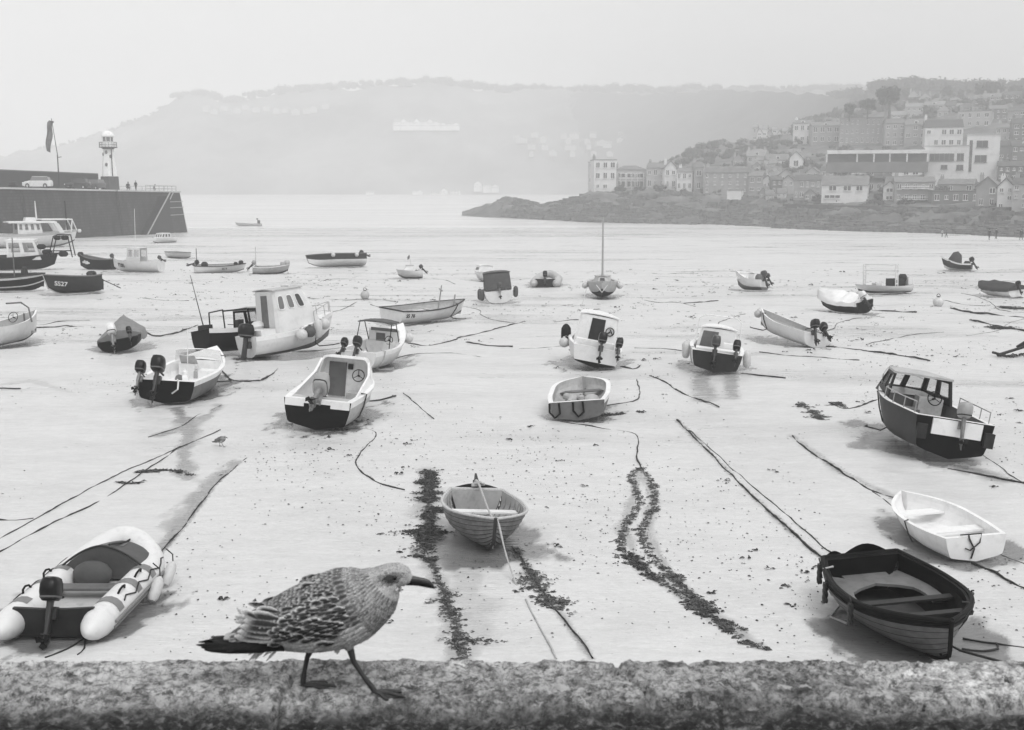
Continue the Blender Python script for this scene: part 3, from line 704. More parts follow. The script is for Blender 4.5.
# 15 inflatable far
# 16 clutter boat w flag
b = Boat('flagboat', 'small_boat', 'small pale boat heaped with fenders and a thin flagstaff, above the numbered open boat', (396, 269), (422, 270), 1.7, .6, .15, .05, tw=.8, side=WORN, bottom=MID, vb=.35, rim=.1, floor_z=.25, deck=WHITE, liner=PALE, foredeck=.4, full=2.2, rake=.3, heel=4)
f = b.cc(b.faces(-.3, .5, b.H, b.H + .4, .5, .4)); b.cabin(WORN, -.3, .5, b.H, b.H + .4, .5, .4, roofm=PALE)
b.bars('flagstaff', [[(-.2, 0, b.H), (-.05, .0, b.H + 1.3)]], .015, PALE); mb = MB(); mb.sheet([(-.05, 0, b.H + 1.3), (-.06, 0, b.H + 1.0), (.1, 0, b.H + .85), (.12, .0, b.H + 1.1)], .01); mb.build('flag', MID, b.root)
b.outboard(-.1, 40, .9, COWLD, LEG)
for u, sd, lb in ((.2, -1, 'pale fender near the stern of the small boat with the flagstaff'), (.75, -1, 'dark fender near the bow of the small boat with the flagstaff')): fender(b, u, 'ball', lb, sd, 1.5, BUOY if sd * u < -.5 else TYRE, 0)
# 17 yacht
b = Boat('yacht', 'sailing_boat', 'small sailing boat seen bow-on with bare mast and dark underside', (601, 285), (603, 278), 2.0, .95, .2, .05, tw=.7, side=PALE, bottom=BLACK, vb=.5, rim=.2, floor_z=.5, deck=PALE, liner=PALE, foredeck=.5, full=1.9, rake=.4, Lfix=5.0, heel=0)
f = b.cc(b.faces(-.6, .9, b.H, b.H + .35, .6, .35)); b.cabin(PALE, -.6, .9, b.H, b.H + .35, .6, .35); b.panel(f['front'], .25, .75, .3, .8, GLASS)
b.bars('mast', [[(.5, 0, b.H), (.5, 0, b.H + 4.1)]], [.07, .05], STEEL); b.bars('boom', [[(.5, 0, b.H + .7), (-1.6, 0, b.H + .75)]], .05, MID)
b.bars('bow_strap', [[(2.3, .35, .9), (2.38, 0, .45), (2.3, -.35, .9)]], .03, WORN)
for sd in (1, -1): fender(b, .5, 'ball', 'pale ball fender hanging left of the sailing boat hull' if sd < 0 else 'pale ball fender hanging right of the sailing boat hull', sd, 1.6, BUOY, .1)
# 18 heeled launch
b = Boat('launch', 'open_launch', 'launch heeled over with pale bottom showing and dark upper strakes, right of the small masts', (306, 256), (364, 256), 2.2, .95, .15, .05, tw=.8, side=DARK, bottom=WORN, vb=.62, rim=.1, floor_z=.3, deck=MID, liner=MID, foredeck=.25, full=2.2, rake=.3, heel=17, gunwale=(MID, .05))
b.keelpart(MID)
b.outboard(0, 60, 1.1, COWL, LEG)
for u, lb in ((.62, 'pale ball fender forward on the heeled launch'), (.2, 'pale ball fender aft on the heeled launch')): fender(b, u, 'ball', lb, 1, 1.5, BUOY, 0, 'fenders on the heeled launch')
mb = MB(); mb.box((.6, 0, 1.0), (.7, .9, .4)); mb.build('stowed_gear', WORN, b.root)
# 19
b = Boat('open19', 'open_boat', 'pale open boat with dark bottom and dark outboard at its left end below the pier', (246, 263), (194, 265), 1.75, .62, .15, .05, tw=.8, side=WORN, bottom=DARK, vb=.3, rim=.07, floor_z=.2, deck=MID, liner=PALE, full=2.2, rake=.3, gunwale=(DARK, .035), heel=2)
b.thwart(.35, .4); b.thwart(.65, .42); b.outboard(.1, 70, 1.1, COWL, LEG); b.bars('pole', [[(-b.L * .45, 0, .5), (-b.L * .45, 0, 2.1)]], .03, DARK)
mb = MB(); mb.ball((-b.L * .3, 0, .7), .3, 10); mb.ball((b.L * .4, 0, .85), .22, 8); mb.ball((b.L * .3, .1, .75), .18, 8); mb.build('stowed_gear', DARK, b.root); b.text('SS 9', .26, .6, .72, DARK, -1)
# 20
b = Boat('mast20', 'open_boat', 'pale open boat with tall thin pole near its left end, left of the heeled launch', (290, 264), (253, 266), 1.7, .6, .2, .05, tw=.8, side=PALE, bottom=DARK, vb=.42, rim=.07, floor_z=.2, deck=WORN, liner=PALE, full=2.2, rake=.3, gunwale=(WORN, .035), heel=3)
b.thwart(.35, .4); b.thwart(.65, .42); b.bars('pole', [[(-b.L * .42, 0, .3), (-b.L * .42, 0, 2.3)]], .03, PALE); b.outboard(0, 40, 1.0, COWLG, LEG)
mb = MB(); mb.ball((b.L * .42, 0, .95), .25, 8); mb.box((b.L * .3, .0, .8), (.4, .5, .4)); mb.build('stowed_gear', PALE, b.root)
# 21 white F285
b = Boat('f285', 'wooden_boat', 'white wooden boat numbered F285 with slim pale wheelhouse and aerial', (113, 258), (161, 260), 2.0, .95, .2, .1, tw=.6, side=WORN, bottom=DARK, vb=.14, rim=.1, floor_z=.3, deck=WORN, liner=PALE, foredeck=.3, full=2.4, rake=.15, heel=2)
f = b.cc(b.faces(-.7, .75, b.H - .1, b.H + 1.1, .55, .5, it=.05, rf=.1)); b.shell(f, WORN, ('aft',), sill=.4, posts=3)
b.bars('aerial', [[(.1, 0, b.H + 1.1), (.1, 0, b.H + 4.5)]], .02, WORN); b.outboard(0, 60, .9, COWLD, LEG); b.text('F285', .48, .76, .66, BLACK, 1)
# 22
b = Boat('black22', 'wooden_boat', 'black wooden boat with coiled rope at its high left bow, below the pier wall', (79, 253), (114, 259), 1.9, .95, .5, .0, tw=.7, side=BLACK, bottom=BLACK, vb=.2, rim=.08, floor_z=.3, deck=WORN, liner=MID, full=2.4, rake=.15, heel=2, gunwale=(MID, .04))
b.thwart(.4, .6); b.thwart(.65, .62); mb = MB(); mb.ball((b.L * .46, 0, 1.35), .28, 8); mb.build('rope_coil', DARK, b.root)
mb = MB()
for k in range(7): q = b.S(.62 + .03 * k, .7); mb.ball((q.x, q.y + .03, q.z + .1 * math.sin(k * 2)), .13, 6, sc=(1.3, .4, .8))
mb.build('faded_number_patch', WORN, b.root)
b.outboard(.2, 40, 1.0, COWLD, LEG)
# 23
b = Boat('white23', 'motor_boat', 'small white boat with dark side windows afloat just off the pier end', (152, 237), (173, 237), 2.0, .75, .2, .05, tw=.85, side=WHITE, bottom=MID, vb=.3, rim=.1, floor_z=.4, deck=WHITE, liner=WHITE, foredeck=.4, full=2.1, rake=.3)
f = b.cc(b.faces(-1., 1.3, b.H, b.H + .7, .8, .6, it=.1, rf=.4)); b.shell(f, WORN, ('aft',), sill=.25, posts=4, pane=False)
for k in ('port', 'star'): b.panel(f[k], .06, .94, .28, .85, GLASS)
# 24
b = Boat('small24', 'open_boat', 'small pale open boat with dark waterline between the pier and the poled boat', (191, 252), (170, 251), 1.6, .6, .12, .05, tw=.8, side=WORN, bottom=DARK, vb=.25, rim=.07, floor_z=.2, deck=MID, liner=PALE, full=2.2, rake=.3, gunwale=(MID, .03))
b.thwart(.35, .4); b.thwart(.65, .4)
# 25 SS27
b = Boat('ss27', 'wooden_boat', 'dark grey wooden boat numbered SS27 with rudder, near the left edge', (43, 275), (98, 275), 2.1, 1.0, .25, .1, tw=.6, side=DARK, bottom=BLACK, vb=.2, rim=.09, floor_z=.3, deck=MID, liner=MID, full=2.3, rake=.35, heel=7, gunwale=(MID, .05))
b.thwart(.4, .6); b.thwart(.65, .62); b.keelpart(PALE); mb = MB(); mb.ball((-b.L * .38, 0, 1.2), .3, 10, sc=(1.2, 1, .7)); mb.ball((-b.L * .33, .2, 1.05), .22, 8); mb.build('rope_coil', DARK, b.root)
b.text('SS27', .42, .8, .62, WHITE, 1); mb = MB(); mb.sheet([(-b.L * .5 - .05, 0, .9), (-b.L * .5 - .35, 0, .8), (-b.L * .5 - .3, 0, .1), (-b.L * .5 - .02, 0, .1)], .05); mb.build('rudder', DARK, b.root)
b.bars('stern_line', [[(-b.L * .5, .4, .8), (-b.L * .5 - 1.1, .9, .1)]], .03, ROPED)
# 26
b = Boat('dark26', 'wooden_boat', 'long black open boat with pale stripe cut off by the left edge', (45, 273), (-22, 274), 2.4, 1.0, .2, .1, tw=.7, side=BLACK, bottom=DARK, vb=.4, strake=WORN, rim=.1, floor_z=.3, deck=MID, liner=DARK, full=2.4, rake=.2, heel=3, gunwale=(DARK, .05))
b.thwart(.4, .6); b.thwart(.6, .62, .3); b.thwart(.78, .65); mb = MB(); mb.ball((b.L * .2, 0, 1.2), .4, 10, sc=(.6, .6, 1.2)); mb.ball((b.L * .35, 0, 1.0), .3, 8); mb.build('stowed_gear', DARK, b.root)
mb = MB()
for sd in (1, -1): mb.tube([(b.S(u, .5).x, (b.S(u, .5).y + .02) * sd, b.S(u, .5).z) for u in [k / 16 for k in range(17)]], .05, 6)
mb.build('painted_stripe', PALE, b.root)
b.bars('mast', [[(.2, 0, .6), (.3, 0, 3.6)]], [.05, .03], MID)
# 27 fishing boat with gantry
b = Boat('gantryboat', 'fishing_boat', 'black fishing boat with pale wheelhouse and black gantry in front of the big white boat', (58, 253), (-26, 257), 2.8, 1.15, .3, .0, tw=.75, side=BLACK, bottom=BLACK, vb=.3, rim=.12, floor_z=.6, deck=DARK, liner=DARK, foredeck=.15, full=2.4, rake=.5, heel=2, gunwale=(BLACK, .07))
f = b.cc(b.faces(-.6, 2.2, b.H - .2, b.H + 1.5, .95, .85, it=.1, rf=.5)); b.shell(f, WORN, ('aft',), sill=.4, posts=3, th=.1)
b.bars('gantry', [[(2.9, .95, b.H), (3.4, .9, b.H + 1.9), (3.4, -.9, b.H + 1.9), (2.9, -.95, b.H)], [(4.9, .8, b.H), (4.6, .8, b.H + 1.9), (4.6, -.8, b.H + 1.9), (4.9, -.8, b.H)], [(3.4, .9, b.H + 1.9), (4.6, .8, b.H + 1.9)], [(3.4, -.9, b.H + 1.9), (4.6, -.8, b.H + 1.9)], [(2.4, -1, b.H + .6), (4.9, -.9, b.H + .6)]], .05, BLACK)
mb = MB()
for x, y, z, r in ((2.6, .2, .5, .5), (3.6, -.2, 2.1, .35), (4.2, .1, 2.1, .4), (2.3, -.7, 1.2, .45), (4.0, 0, .3, .5), (3.1, -.6, .3, .4)): mb.ball((x, y, b.H + z * .8), r * .75, 8, sc=(1.2, 1, .8))
mb.build('stowed_nets', BLACK, b.root)
# 28 large white boat
b = Boat('passenger', 'passenger_boat', 'large white passenger boat with wheelhouse, long roof and stern frame under the pier', (77, 229), (-24, 234), 3.9, 1.9, .5, .0, tw=.8, side=WORN, bottom=MID, vb=.3, rim=.2, floor_z=.9, deck=WORN, liner=WORN, foredeck=.14, full=2.6, rake=.7, strake=PALE)
f = b.cc(b.faces(-1.6, 1.7, b.H - .3, b.H + 1.5, 1.3, 1.15, it=.1, rf=.35)); b.shell(f, WORN, ('aft',), sill=.45, posts=5, th=.12, roof=False, pane=False)
for k in ('front', 'star', 'port'): b.panel(f[k], .04, .96, .5, .86, GLASSM, out=-.06)
mb = MB(); mb.loft([[(x, y, b.H + 1.55 + .1 * math.cos(y) + .04) for y in (1.5, .7, 0, -.7, -1.5)] + [(x, y, b.H + 1.43 + .1 * math.cos(y)) for y in (-1.5, -.7, 0, .7, 1.5)] for x in (-2.8, 0, 3.5)]); mb.build('cabin_roof', WORN, b.root)
mb = MB(); mb.box((.3, 0, b.H + 1.9), (1.5, 1.4, .55), taper=.8); mb.build('top_box', WORN, b.root)
for sd in (1, -1): 
    mb = MB(); mb.sheet([(3.0, 1.45 * sd, b.H + 1.5), (3.7, 1.45 * sd, b.H + 1.4), (4.5, 1.4 * sd, b.H + .1), (3.8, 1.4 * sd, b.H + .1)], .12); mb.build('side_screen', WORN, b.root)
b.bars('awning_frame', [[(1.5, s_ * 1.4, b.H + 1.9), (5.6, s_ * 1.2, b.H + 1.9), (6.2, s_ * 1.1, b.H + .4)] for s_ in (1, -1)] + [[(5.6, s_ * 1.2, b.H + 1.9), (5.4, s_ * 1.2, b.H + .2)] for s_ in (1, -1)] + [[(5.6, 1.2, b.H + 1.9), (5.6, -1.2, b.H + 1.9)]], .09, WORN)
b.bars('mast', [[(1.2, 0, b.H + 2), (1.1, 0, b.H + 4.4)]], [.12, .06], WORN); b.bars('derrick', [[(5.3, .2, b.H), (5.1, .2, b.H + 4.4)]], .09, BLACK)
mb = MB(); mb.ball((b.L / 2 + .3, 0, 2.2), .28, 8); mb.build('bow_buoy', WORN, b.root)
# 29 white rowboat left edge
b = Boat('leftedge', 'open_boat', 'white open boat with bent rail cut off by the left edge', (38, 309), (-32, 330), 1.9, .8, .45, .05, tw=.8, side=WORN, bottom=DARK, vb=.3, rim=.09, floor_z=.25, deck=WHITE, liner=PALE, full=2.2, rake=.4, heel=-6)
b.thwart(.4, .5); b.thwart(.66, .52, .3); b.bars('rail', [[(.55, -.9, .8), (.7, -.75, 1.4), (.6, -.5, 1.65), (-.6, -.6, 1.7)]], .035, MID)
mb = MB(); mb.box((-.2, 0, .55), (.7, .5, .3)); mb.build('engine_box', WORN, b.root); b.bars('post', [[(1.6, .1, .4), (1.65, .1, 1.15)]], .04, MID)
b.wheel((1.05, .25, 1.05), .22, m=BLACK)
# 31 dinghy with two outboards, right
b = Boat('twin31', 'open_dinghy', 'pale open dinghy with two black outboards at its right end and a bow fender', (759, 308), (818, 334), 1.75, .62, .3, .0, pu=5, tw=.8, side=WORN, bottom=MID, vb=.3, rim=.09, floor_z=.18, deck=WHITE, liner=PALE, floormat=MID, full=2.1, rake=.35, heel=10, transom=WORN)
b.thwart(.35, .38, m=MID); b.thwart(.65, .42, m=MID); b.outboard(.3, 25, 1.1, COWL, LEG); b.outboard(-.25, 55, 1.0, COWL, LEG)
q = b.S(.62, .55)
fender(b, .99, 'ball', 'grey ball fender hanging from the bow of the twin-engined open dinghy', 1, 1.3, PALE, .15)
# 32 cuddy with hoop, two engines
b = Boat('hoop32', 'cuddy_boat', 'white cuddy boat with hoop frame, dark doorway and two tilted outboards, right of centre', (716, 336), (717, 353), 1.95, .72, .2, .0, tw=.88, prof='chine', side=WORN, bottom=DARK, vb=.4, rim=.14, floor_z=.3, deck=WHITE, liner=WHITE, foredeck=.35, full=2.3, rake=.4, heel=7, Lfix=4.3, transom=DARK)
f = b.cc(b.faces(-.2, 1.3, b.H - .1, b.H + .62, .75, .55, it=.12, rf=.5)); b.cabin(WHITE, -.2, 1.3, b.H - .1, b.H + .62, .75, .55, it=.12, rf=.5)
b.panel(f['aft'], .08, .5, -.35, .85, MID, 'cabin_door'); b.panel(f['port'], .15, .7, .35, .8, GLASS); b.panel(f['star'], .15, .7, .35, .8, GLASS)
b.bars('hoop_frame', [[(-.25, .8, b.H), (-.3, .75, b.H + .95), (-.3, .55, b.H + 1.1), (-.3, -.55, b.H + 1.1), (-.3, -.75, b.H + .95), (-.25, -.8, b.H)]], .02, WHITE)
mb = MB(); mb.box((-1.5, 0, .62), (.6, 1.5, .3)); mb.box((-.9, -.4, .7), (.3, .4, .5)); mb.build('stern_locker', WHITE, b.root)
b.outboard(.1, 15, 1.15, COWLD, LEG); b.outboard(-.62, 40, 1.0, COWL, LEG)
for u, sd, lb in ((.55, 1, 'pale ball fender on the left side of the hooped cuddy boat'), (.35, 1, 'pale sausage fender on the left side of the hooped cuddy boat'), (.3, -1, 'pale sausage fender on the right side of the hooped cuddy boat')): fender(b, u, 'ball' if 'ball' in lb else 'sausage', lb, sd, 1.4, BUOY, .05)
# 33 cabin boat centre
b = Boat('cabin33', 'cabin_boat', 'white cabin boat with dark door, round lifebuoy sign and two outboards, centre', (590, 330), (597, 349), 1.98, .74, .2, .0, tw=.86, prof='chine', side=WORN, bottom=BLACK, vb=.5, rim=.14, floor_z=.35, deck=WHITE, liner=WHITE, foredeck=.35, full=2.2, rake=.4, heel=11, Lfix=4.6)
f = b.cc(b.faces(-.6, 1.4, b.H - .25, b.H + .98, .74, .58, it=.1, rf=.45, ra=.05)); b.cabin(WHITE, -.6, 1.4, b.H - .25, b.H + .98, .82, .6, it=.1, rf=.45, ra=.05, roofm=WHITE)
d = b.panel(f['aft'], .3, .68, .0, .92, DARK, 'cabin_door', th=.03)
for k in ('port', 'star'): b.panel(f[k], .12, .5, .5, .84, GLASS, fr=WHITE); b.panel(f[k], .58, .88, .5, .84, GLASS, fr=WHITE)
mb = MB(); q = f['aft']; c_ = lerp(lerp(q[0], q[1], .84), lerp(q[3], q[2], .84), .6) + V((-.04, 0, 0)); mb.tube([c_ + V((0, .15 * math.cos(t), .15 * math.sin(t))) for t in [2 * math.pi * k / 16 for k in range(17)]], .02, 6); mb.tube([c_, c_ + V((0, .1, -.1))], .03, 6); mb.tube([c_ + V((0, -.1, -.08)), c_ + V((0, .02, .1))], .02, 6); mb.build('round_sign', DARK, b.root)
b.bars('aerial', [[(.1, .7, b.H + 1.1), (.0, .65, b.H + 1.9)]], .014, WORN)
mb = MB(); mb.box((-1.75, .1, .78), (.4, 1.4, .3)); mb.build('stern_locker', WHITE, b.root)
b.outboard(-.1, 18, 1.15, COWL, LEG); b.outboard(-.72, 35, .95, COWL, LEG)
fender(b, .62, 'sausage', 'black sausage fender hanging left of the white cabin boat in the centre', 1, 1.9, RUBBER, -.15)
fender(b, .45, 'ball', 'white ball fender on the left side of the centre cabin boat', 1, 1.4, BUOY, .1)
# 34 small white dinghy
b = Boat('white34', 'open_dinghy', 'small open white dinghy with grey sides and bundled sheet below the centre cabin boat', (583, 376), (577, 401), 1.75, .55, .14, .0, tw=.86, prof='chine', side=MID, bottom=DARK, vb=.3, strake=WHITE, rim=.13, floor_z=.16, deck=WHITE, liner=PALE, floormat=MID, full=6, rake=.1, heel=-5, transom=MID)
b.thwart(.75, .35, .35, MID)
mb = MB(); mb.tube([(-.3, .3, .25), (.1, .2, .3), (.5, .45, .33)], [.1, .14, .1], 10); mb.ball((.1, -.3, .25), .3, 10, sc=(1.3, .8, .5)); mb.build('bundled_sheet', PALE, b.root)
mb = MB(); p = b.S(0, 1)
for y in (.62, -.02): mb.tube([(p.x - .02, y - .14, p.z - .02), (p.x - .03, y - .15, p.z - .3), (p.x - .02, y, p.z - .42), (p.x - .03, y + .13, p.z - .25), (p.x - .02, y + .12, p.z - .02)], .03, 6)
mb.build('transom_rope', BLACK, b.root)
# 35 white covered boat
b = Boat('tarp35', 'covered_boat', 'dark hulled boat under a bulging white tarpaulin right of centre', (819, 295), (866, 301), 1.7, .68, .15, .0, tw=.85, side=DARK, bottom=BLACK, vb=.4, rim=.1, floor_z=.3, deck=DARK, liner=DARK, full=2.2, rake=.4, heel=-6, transom=BLACK)
b.cover(CANVASW, .42, lambda u: 1.0 if u > .5 else (.55 + .4 * math.cos(u * 9) ** 2), .06, 1.0, .18, wr=.09, seed=5)
b.outboard(.2, 35, 1.1, COWLW, LEG)
# 36 catamaran-like boat with gantry frame
b = Boat('frame36', 'work_boat', 'low work boat with tall pale goalpost frame, right of the white tarpaulin boat', (855, 284), (908, 284), 1.9, .45, .15, .1, tw=.8, side=WORN, bottom=BLACK, vb=.35, rim=.1, floor_z=.2, deck=MID, liner=DARK, full=2.2, rake=.4, heel=4)
for sd in (1, -1): b.bars('frame_post', [[(-.0 - sd * .75, sd * .75, .4), (-.0 - sd * .75, sd * .75, 1.9)], [(.15 - sd * .75, sd * .75, .4), (.15 - sd * .75, sd * .75, 1.9)]] + [[(-sd * .75, sd * .75, z), (.15 - sd * .75, sd * .75, z)] for z in (.6, .9, 1.2, 1.5, 1.8)], .045, WORN)
b.bars('frame_beam', [[(.8, -.8, 1.9), (-.8, .8, 1.85)], [(.8, -.8, 1.5), (-.8, .8, 1.45)]], .04, WORN)
mb = MB(); mb.box((-1.0, 0, .65), (.9, .9, .6)); mb.ball((-1.4, .2, 1.0), .3, 8); mb.build('engine_box', DARK, b.root); mb = MB(); mb.box((-1.75, 0, .65), (.35, 1.3, .75)); mb.box((.4, .1, .5), (.4, .6, .3)); mb.build('stern_box', WORN, b.root)
# 37
b = Boat('hood37', 'motor_boat', 'small motorboat with rounded dark hood, farthest right on the sand', (941, 256), (972, 264), 1.7, .6, .65, .0, tw=.85, side=DARK, bottom=WORN, vb=.35, strake=WHITE, rim=.12, floor_z=.3, deck=WHITE, liner=PALE, foredeck=.4, full=2.1, rake=.4, heel=6)
mb = MB(); mb.loft([[(x, w_ * math.cos(t), b.H + h_ * math.sin(t)) for t in [math.pi * k / 10 for k in range(11)]] for x, w_, h_ in ((-.4, .6, .8), (-.1, .65, 1.1), (.3, .62, 1.0), (.7, .5, .35))]); mb.build('spray_hood', CANVASB, b.root)
b.outboard(.05, 30, 1.2, COWL, LEG); mb = MB(); mb.ball((-b.L * .36, .3, b.H), .3, 8); mb.build('stowed_gear', DARK, b.root)
# 38
b = Boat('cover38', 'covered_boat', 'low boat under a dark humped cover at the far right edge', (979, 284), (1018, 288), 1.8, .55, .1, .05, tw=.85, side=WORN, bottom=BLACK, vb=.3, rim=.1, floor_z=.3, deck=DARK, liner=DARK, full=2.6, rake=.3, heel=-4)
b.cover(CANVASB, .4, None, .0, 1.0, .12, wr=.05, seed=8); b.outboard(0, 20, .9, COWL, LEG)
# 30 small motor boat
b = Boat('motor30', 'motor_boat', 'small pale motorboat with heaped gear and dark outboards, above the hooped cuddy boat', (735, 270), (765, 280), 1.8, .72, .6, .0, tw=.85, side=WORN, bottom=MID, vb=.45, rim=.12, floor_z=.3, deck=WHITE, liner=WHITE, foredeck=.4, full=2.1, rake=.4, heel=6)
f = b.cc(b.faces(-.1, .9, b.H, b.H + .4, .55, .4)); b.cabin(WHITE, -.1, .9, b.H, b.H + .4, .55, .4); b.panel(f['star'], .15, .85, .3, .8, GLASS)
b.bars('bow_rail', [[(.6, .5, b.H + .1), (.7, .45, b.H + .45), (1.5, 0, b.H + .5), (.7, -.45, b.H + .45), (.6, -.5, b.H + .1)]], .02, STEEL); b.outboard(.3, 20, 1.2, COWLD, LEG); b.outboard(-.4, 30, .9, COWLD, LEG)
mb = MB(); mb.ball((-.9, .3, b.H + .1), .35, 8); mb.ball((-.6, -.3, b.H + .1), .25, 8); mb.build('stowed_gear', MID, b.root)
# 39 boat afloat
b = Boat('afloat39', 'open_boat', 'faint low boat with a helmsman\'s box afloat beyond the pier end', (235, 222), (262, 223), 2.6, .7, .3, .05, tw=.8, side=PALE, bottom=MID, vb=.2, rim=.1, floor_z=.3, deck=PALE, liner=PALE, full=2.2, rake=.6, afloat=True)
mb = MB(); mb.box((-b.L * .38, 0, 1.1), (.7, .8, .9)); mb.ball((-b.L * .33, .2, 1.9), .25, 8); mb.build('wheel_box', DARK, b.root)

# ---- mooring lines hanging over the sides and trailing on the sand
def drape(b, u, sd, m=ROPED, r=.014, run=.7):
    q = b.S(u, 1); p = [V((q.x, (q.y - .12) * sd, q.z + .03)), V((q.x + .02, (q.y + .03) * sd, q.z + .02))]
    for v in (.75, .5, .3): s_ = b.S(u, v); p.append(V((s_.x + .04 * math.sin(v * 9), (s_.y + .03) * sd, s_.z)))
    e = p[-1]; p.append(V((e.x + .1, e.y + .12 * sd, .05))); p.append(V((e.x + run * .6, e.y + run * .5 * sd, .04))); p.append(V((e.x + run, e.y + run * .3 * sd, .03)))
    mb = MB(); mb.tube(p, r, 6); mb.build('mooring_line', m, b.root)
def scatter(b, n, seed):
    # cleats, cans, folded cloth and rope ends fixed about the cockpit
    rn = random.Random(seed)
    for k in range(n):
        x = rn.uniform(-b.L * .42, b.L * .1); y = rn.uniform(-.55, .55) * b.B / 2; z = b.floor_z; m = rn.choice((BLACK, DARK, MID, WHITE, PALE, ROPE)); mb = MB(); kd = k % 3
        if kd == 0: mb.loft([[V((x + .16 * math.cos(a) * q_ * (1 + .3 * math.sin(3 * a + seed)), y + .13 * math.sin(a) * q_, z + h)) for a in [2 * math.pi * j / 12 for j in range(12)]] for q_, h in ((1, 0), (1.05, .05), (.8, .13), (.3, .16))]); mb.build('folded_cloth', m, b.root)
        elif kd == 1: mb.tube([(x + .25 * math.sin(j * .9 + seed), y + .2 * math.cos(j * 1.3 + k), z + .02 + .01 * (j % 3)) for j in range(14)], .015, 6); mb.build('rope_end', rn.choice((ROPE, ROPED)), b.root)
        else: mb.loft([[V((x + r_ * math.cos(a), y + r_ * math.sin(a), z + h)) for a in [2 * math.pi * j / 12 for j in range(12)]] for r_, h in ((.09, 0), (.09, .22), (.04, .26), (.04, .3))]); mb.build('can', m, b.root)
for i, (k, n) in enumerate((('twinwhite', 7), ('cuddy', 6), ('cruiser', 7), ('canopyboat', 6), ('cabin33', 5), ('hoop32', 7), ('twin31', 6), ('ss76', 5), ('leftedge', 6), ('darkcabin', 7), ('clinkerdark', 0), ('white34', 5), ('open19', 4), ('mast20', 4), ('wheelhouse', 5))): scatter(BOATS[k], n, i)
for i, k in enumerate(('twinwhite', 'cuddy', 'cruiser', 'canopyboat', 'wheelhouse', 'cabin33', 'hoop32', 'twin31', 'ss76', 'clinkerdark')):
    b_ = BOATS[k]; u_ = (.15, .3, .62)[i % 3]
    drape(b_, u_, -1 if i % 2 else 1, ROPED if i % 3 else ROPE, .014 + b_.root.location.y * .0002, .6 + .1 * (i % 4)); drape(b_, .8, 1 if i % 2 else -1, ROPED, .014 + b_.root.location.y * .0002, .9)
# ---- loose gear in the nearer boats
GR = random.Random(9)
def loose(b, x, y, kind, label, z=None):
    z = b.floor_z if z is None else z
    c = b.world((x, y, z)); t = thing({'coil': 'rope_coil', 'tank': 'fuel_tank', 'bucket': 'bucket', 'buoy': 'net_float'}[kind], label, {'coil': 'rope', 'tank': 'fuel tank', 'bucket': 'bucket', 'buoy': 'float'}[kind], c, (b.root.rotation_euler.x, b.root.rotation_euler.y, b.yaw + GR.random()))
    if kind == 'coil':
        mb = MB(); mb.tube([((.13 + .02 * math.sin(k * 1.7)) * math.cos(k * .5) , (.13 + .02 * math.cos(k)) * math.sin(k * .5), .02 + k * .0018) for k in range(60)], .016, 6); mb.build('rope', ROPE if GR.random() < .5 else ROPED, t)
    elif kind == 'tank':
        mb = MB(); mb.loft([[V((.2 * k * a, .14 * k * c_, z_)) for a, c_ in ((-1, -.8), (-.8, -1), (.8, -1), (1, -.8), (1, .8), (.8, 1), (-.8, 1), (-1, .8))] for k, z_ in ((.9, 0), (1, .04), (1, .2), (.75, .26))]); mb.tube([(-.1, 0, .25), (-.08, 0, .32), (.08, 0, .32), (.1, 0, .25)], .015, 6); mb.build('tank_body', DARK, t)
    elif kind == 'bucket':
        mb = MB(); mb.loft([[V((r_ * math.cos(a), r_ * math.sin(a), z_)) for a in [2 * math.pi * k / 14 for k in range(14)]] for r_, z_ in ((.1, 0), (.14, .26), (.15, .27), (.13, .26), (.095, .02))]); mb.tube([(.14 * math.cos(a), 0, .26 + .1 * math.sin(a)) for a in [math.pi * k / 8 for k in range(9)]], .005, 5); mb.build('pail', BLACK if GR.random() < .5 else PALE, t)
    else:
        mb = MB(); mb.ball((0, 0, .13), .14, 12); mb.build('float', BUOY, t)
B_ = BOATS
loose(B_['clinker'], -.75, .15, 'coil', 'coil of rope in the stern of the grey clinker boat'); loose(B_['clinker'], .05, -.2, 'bucket', 'small bucket between the thwarts of the grey clinker boat')
loose(B_['clinkerdark'], .35, .1, 'coil', 'coil of rope between the thwarts of the black-rimmed boat')
loose(B_['twinwhite'], -2.2, -.35, 'tank', 'fuel tank in the stern of the white boat with two outboards'); loose(B_['twinwhite'], -1.2, .3, 'coil', 'coil of rope on the floor of the twin outboard white boat'); loose(B_['twinwhite'], -1.9, .45, 'bucket', 'bucket near the outboards of the white twin outboard boat')
loose(B_['cuddy'], -1.3, .5, 'tank', 'fuel tank on the floor of the open sheltered boat'); loose(B_['cuddy'], -1.0, -.1, 'coil', 'coil of rope on the floor of the open sheltered boat')
loose(B_['cruiser'], -1.4, .1, 'coil', 'coil of rope on the deck of the leaning cruiser'); loose(B_['cruiser'], -1.1, -.5, 'bucket', 'bucket beside the seat of the leaning cruiser')
loose(B_['hoop32'], -1.0, .35, 'tank', 'fuel tank in the cockpit of the hooped cuddy boat'); loose(B_['cabin33'], -1.1, .4, 'buoy', 'round float in the cockpit of the centre cabin boat'); loose(B_['cabin33'], -1.2, -.3, 'tank', 'fuel tank in the cockpit of the centre cabin boat')
loose(B_['twin31'], -1.6, .1, 'tank', 'fuel tank in the stern of the twin-engined open dinghy'); loose(B_['twin31'], .3, -.1, 'coil', 'coil of rope amidships in the twin-engined open dinghy')
loose(B_['ss76'], -1.5, .3, 'bucket', 'bucket in the stern of the boat numbered SS 76'); loose(B_['ss76'], .9, -.2, 'coil', 'coil of rope forward in the boat numbered SS 76')
